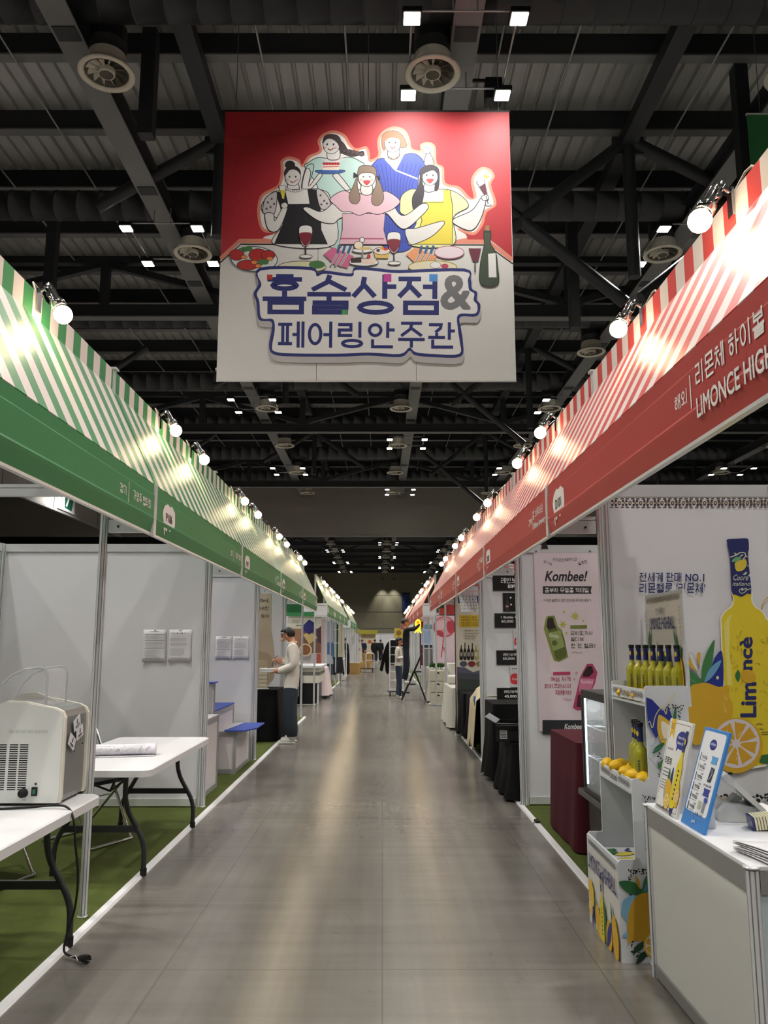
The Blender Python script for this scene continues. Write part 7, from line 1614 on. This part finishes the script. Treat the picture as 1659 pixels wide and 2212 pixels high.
t = thing('monitor', 'black monitor standing before the balloon poster', 'monitor', (2.2, 21.6, .95)); MB().bbox(-.17,-.02,.08,.17,.02,.38,.006).build('screen', M_blackm, t); MB().box(-.02,-.02,0,.02,.02,.08).build('neck', M_blackm, t); MB().box(-.1,-.07,0,.1,.07,.01).build('foot', M_blackm, t)
draped_table('white draped table under the black monitor', 1.7, 21.3, 2.6, 22.1, .945, M_wcloth, amp=.01, waves=10, flare=.02, seed=53)
t = thing('espresso_machine', 'grey appliance with black panel on the counter behind the ladder', 'machine', (1.62, 26.2, .75)); MB().bbox(-.3,-.2,0,.3,.3,.55,.02).build('housing', M_mgrey, t); MB().box(-.05,-.21,.1,.25,-.2,.45).build('panel', M_blackm, t); MB().cyl((.06,-.23,.18),(.06,-.23,.3),.012,n=8).cyl((.16,-.23,.18),(.16,-.23,.3),.012,n=8).build('spout', M_chrome, t)
draped_table('grey counter under the appliance behind the ladder', 1.25, 25.9, 2.1, 26.7, .745, mat('cloth_grey', '#b8b4b4', .7), amp=.004, waves=8, flare=.01, seed=54)
banner_at('pale blue screen poster behind the ladder', 1.35, 1.95, 1.3, 2.1, 28.6, '#c3cfe2', lambda a, w, h: (a.rect(0,0,w,h*.12,'#2a3440'), a.rect(w*.05,h*.2,w*.6,h*.75,'#9cb4dc'), a.rect(0,h*.8,w,h,'#6f9aa4')))
banner_at('dark red poster on an end panel of the middle red block', 1.4, 1.6, .5, 2.2, 31.5, '#5a2028')
# ---- far end of the aisle
t = partition('far pale blue partition closing the end of the aisle', -6, 84, 7, 84, 9)
t = thing('food_stall', 'far stall with yellow-green header and a food picture panel', 'stall', (-2.6, 72, 0)); MB().box(0,0,.02,2.0,.1,2.2).build('panel', mat('stall_panel', '#e0cfb4', .5, noise=.03), t); MB().box(-.1,-.3,2.2,2.2,.1,2.55).build('header', mat('stall_header', '#a8a23a', .5, noise=.05), t)
a = Art((0,-.01,0),(1,0,0),(0,0,1),(0,-1,0),eps=.003)
for k in range(5): a.ell(.5+.5*(k%3), .9+.45*(k//2)+.1*k, .16, .16, ('#b8502c','#3a2a1c','#c8743a','#5a3a20','#d0a04a')[k])
a.build('print', t)
t = thing('round_badge_sign', 'yellow square sign on a pole at the far right of the aisle', 'sign', (1.25, 62, 0)); MB().cyl((0,0,0),(0,0,1.9),.03,n=8).build('pole', M_white, t); MB().box(-.35,-.02,1.8,.35,.02,2.55).build('board', mat('badge_yellow', '#cbb04a', .5, noise=.05), t); MB().cyl((0,-.03,2.2),(0,-.021,2.2),.2,n=20).build('emblem', mat('badge_brown', '#8a6a2a', .5, noise=.05), t)
tag(MB().box(2.4, 99.7, 5.2, 3.4, 99.9, 7.4).build('wall_banner', mat('banner_blue', '#33457e', .6, noise=.05)), 'blue banner high on the far wall', 'banner')
for i, y in enumerate((46, 50, 54)):
    t = thing('yellow_fascia', 'yellow-green fascia board on %s plain stall past the green rows' % ('first', 'second', 'third')[i], 'fascia', (-1.5, y, 0)); MB().box(-.06,0,2.05,0,3.8,2.35).build('board', mat('fascia_yellow', '#a8a04a', .5, noise=.05), t)
    for yy in (0, 3.75): MB().box(-.05,yy,0,-.01,yy+.05,2.05).build('post', M_alu, t)
for i, y in enumerate((46, 50, 54)): partition('far white partition behind the %s yellow fascia' % ('first', 'second', 'third')[i], -3.4, y+3.9, -1.7, y+3.9, 2); partition('far white partition, %s past the red rows' % ('first', 'second', 'third')[i], 1.6, y+1.9, 3.4, y+1.9, 2)
for x, i in ((0.0, 'left'), (1.4, 'right')):
    t = thing('wall_washer', 'small downlight washing the far wall, %s of the pair' % i, 'light', (x, 98.9, 9.1)); MB().lathe([(0,.12),(.12,.12),(.14,0),(.11,0),(.1,.08),(0,.08)], n=12).build('housing', M_blackm, t); o = light('wall_washer_lamp', 'SPOT', (x, 98.9, 9.05), 500, (1, .96, .85), .08, spot=R(60), blend=.8); o.parent = t; o.location = (0, 0, -.03); o.rotation_euler = (R(14), 0, 0)
_drop_type_scene()
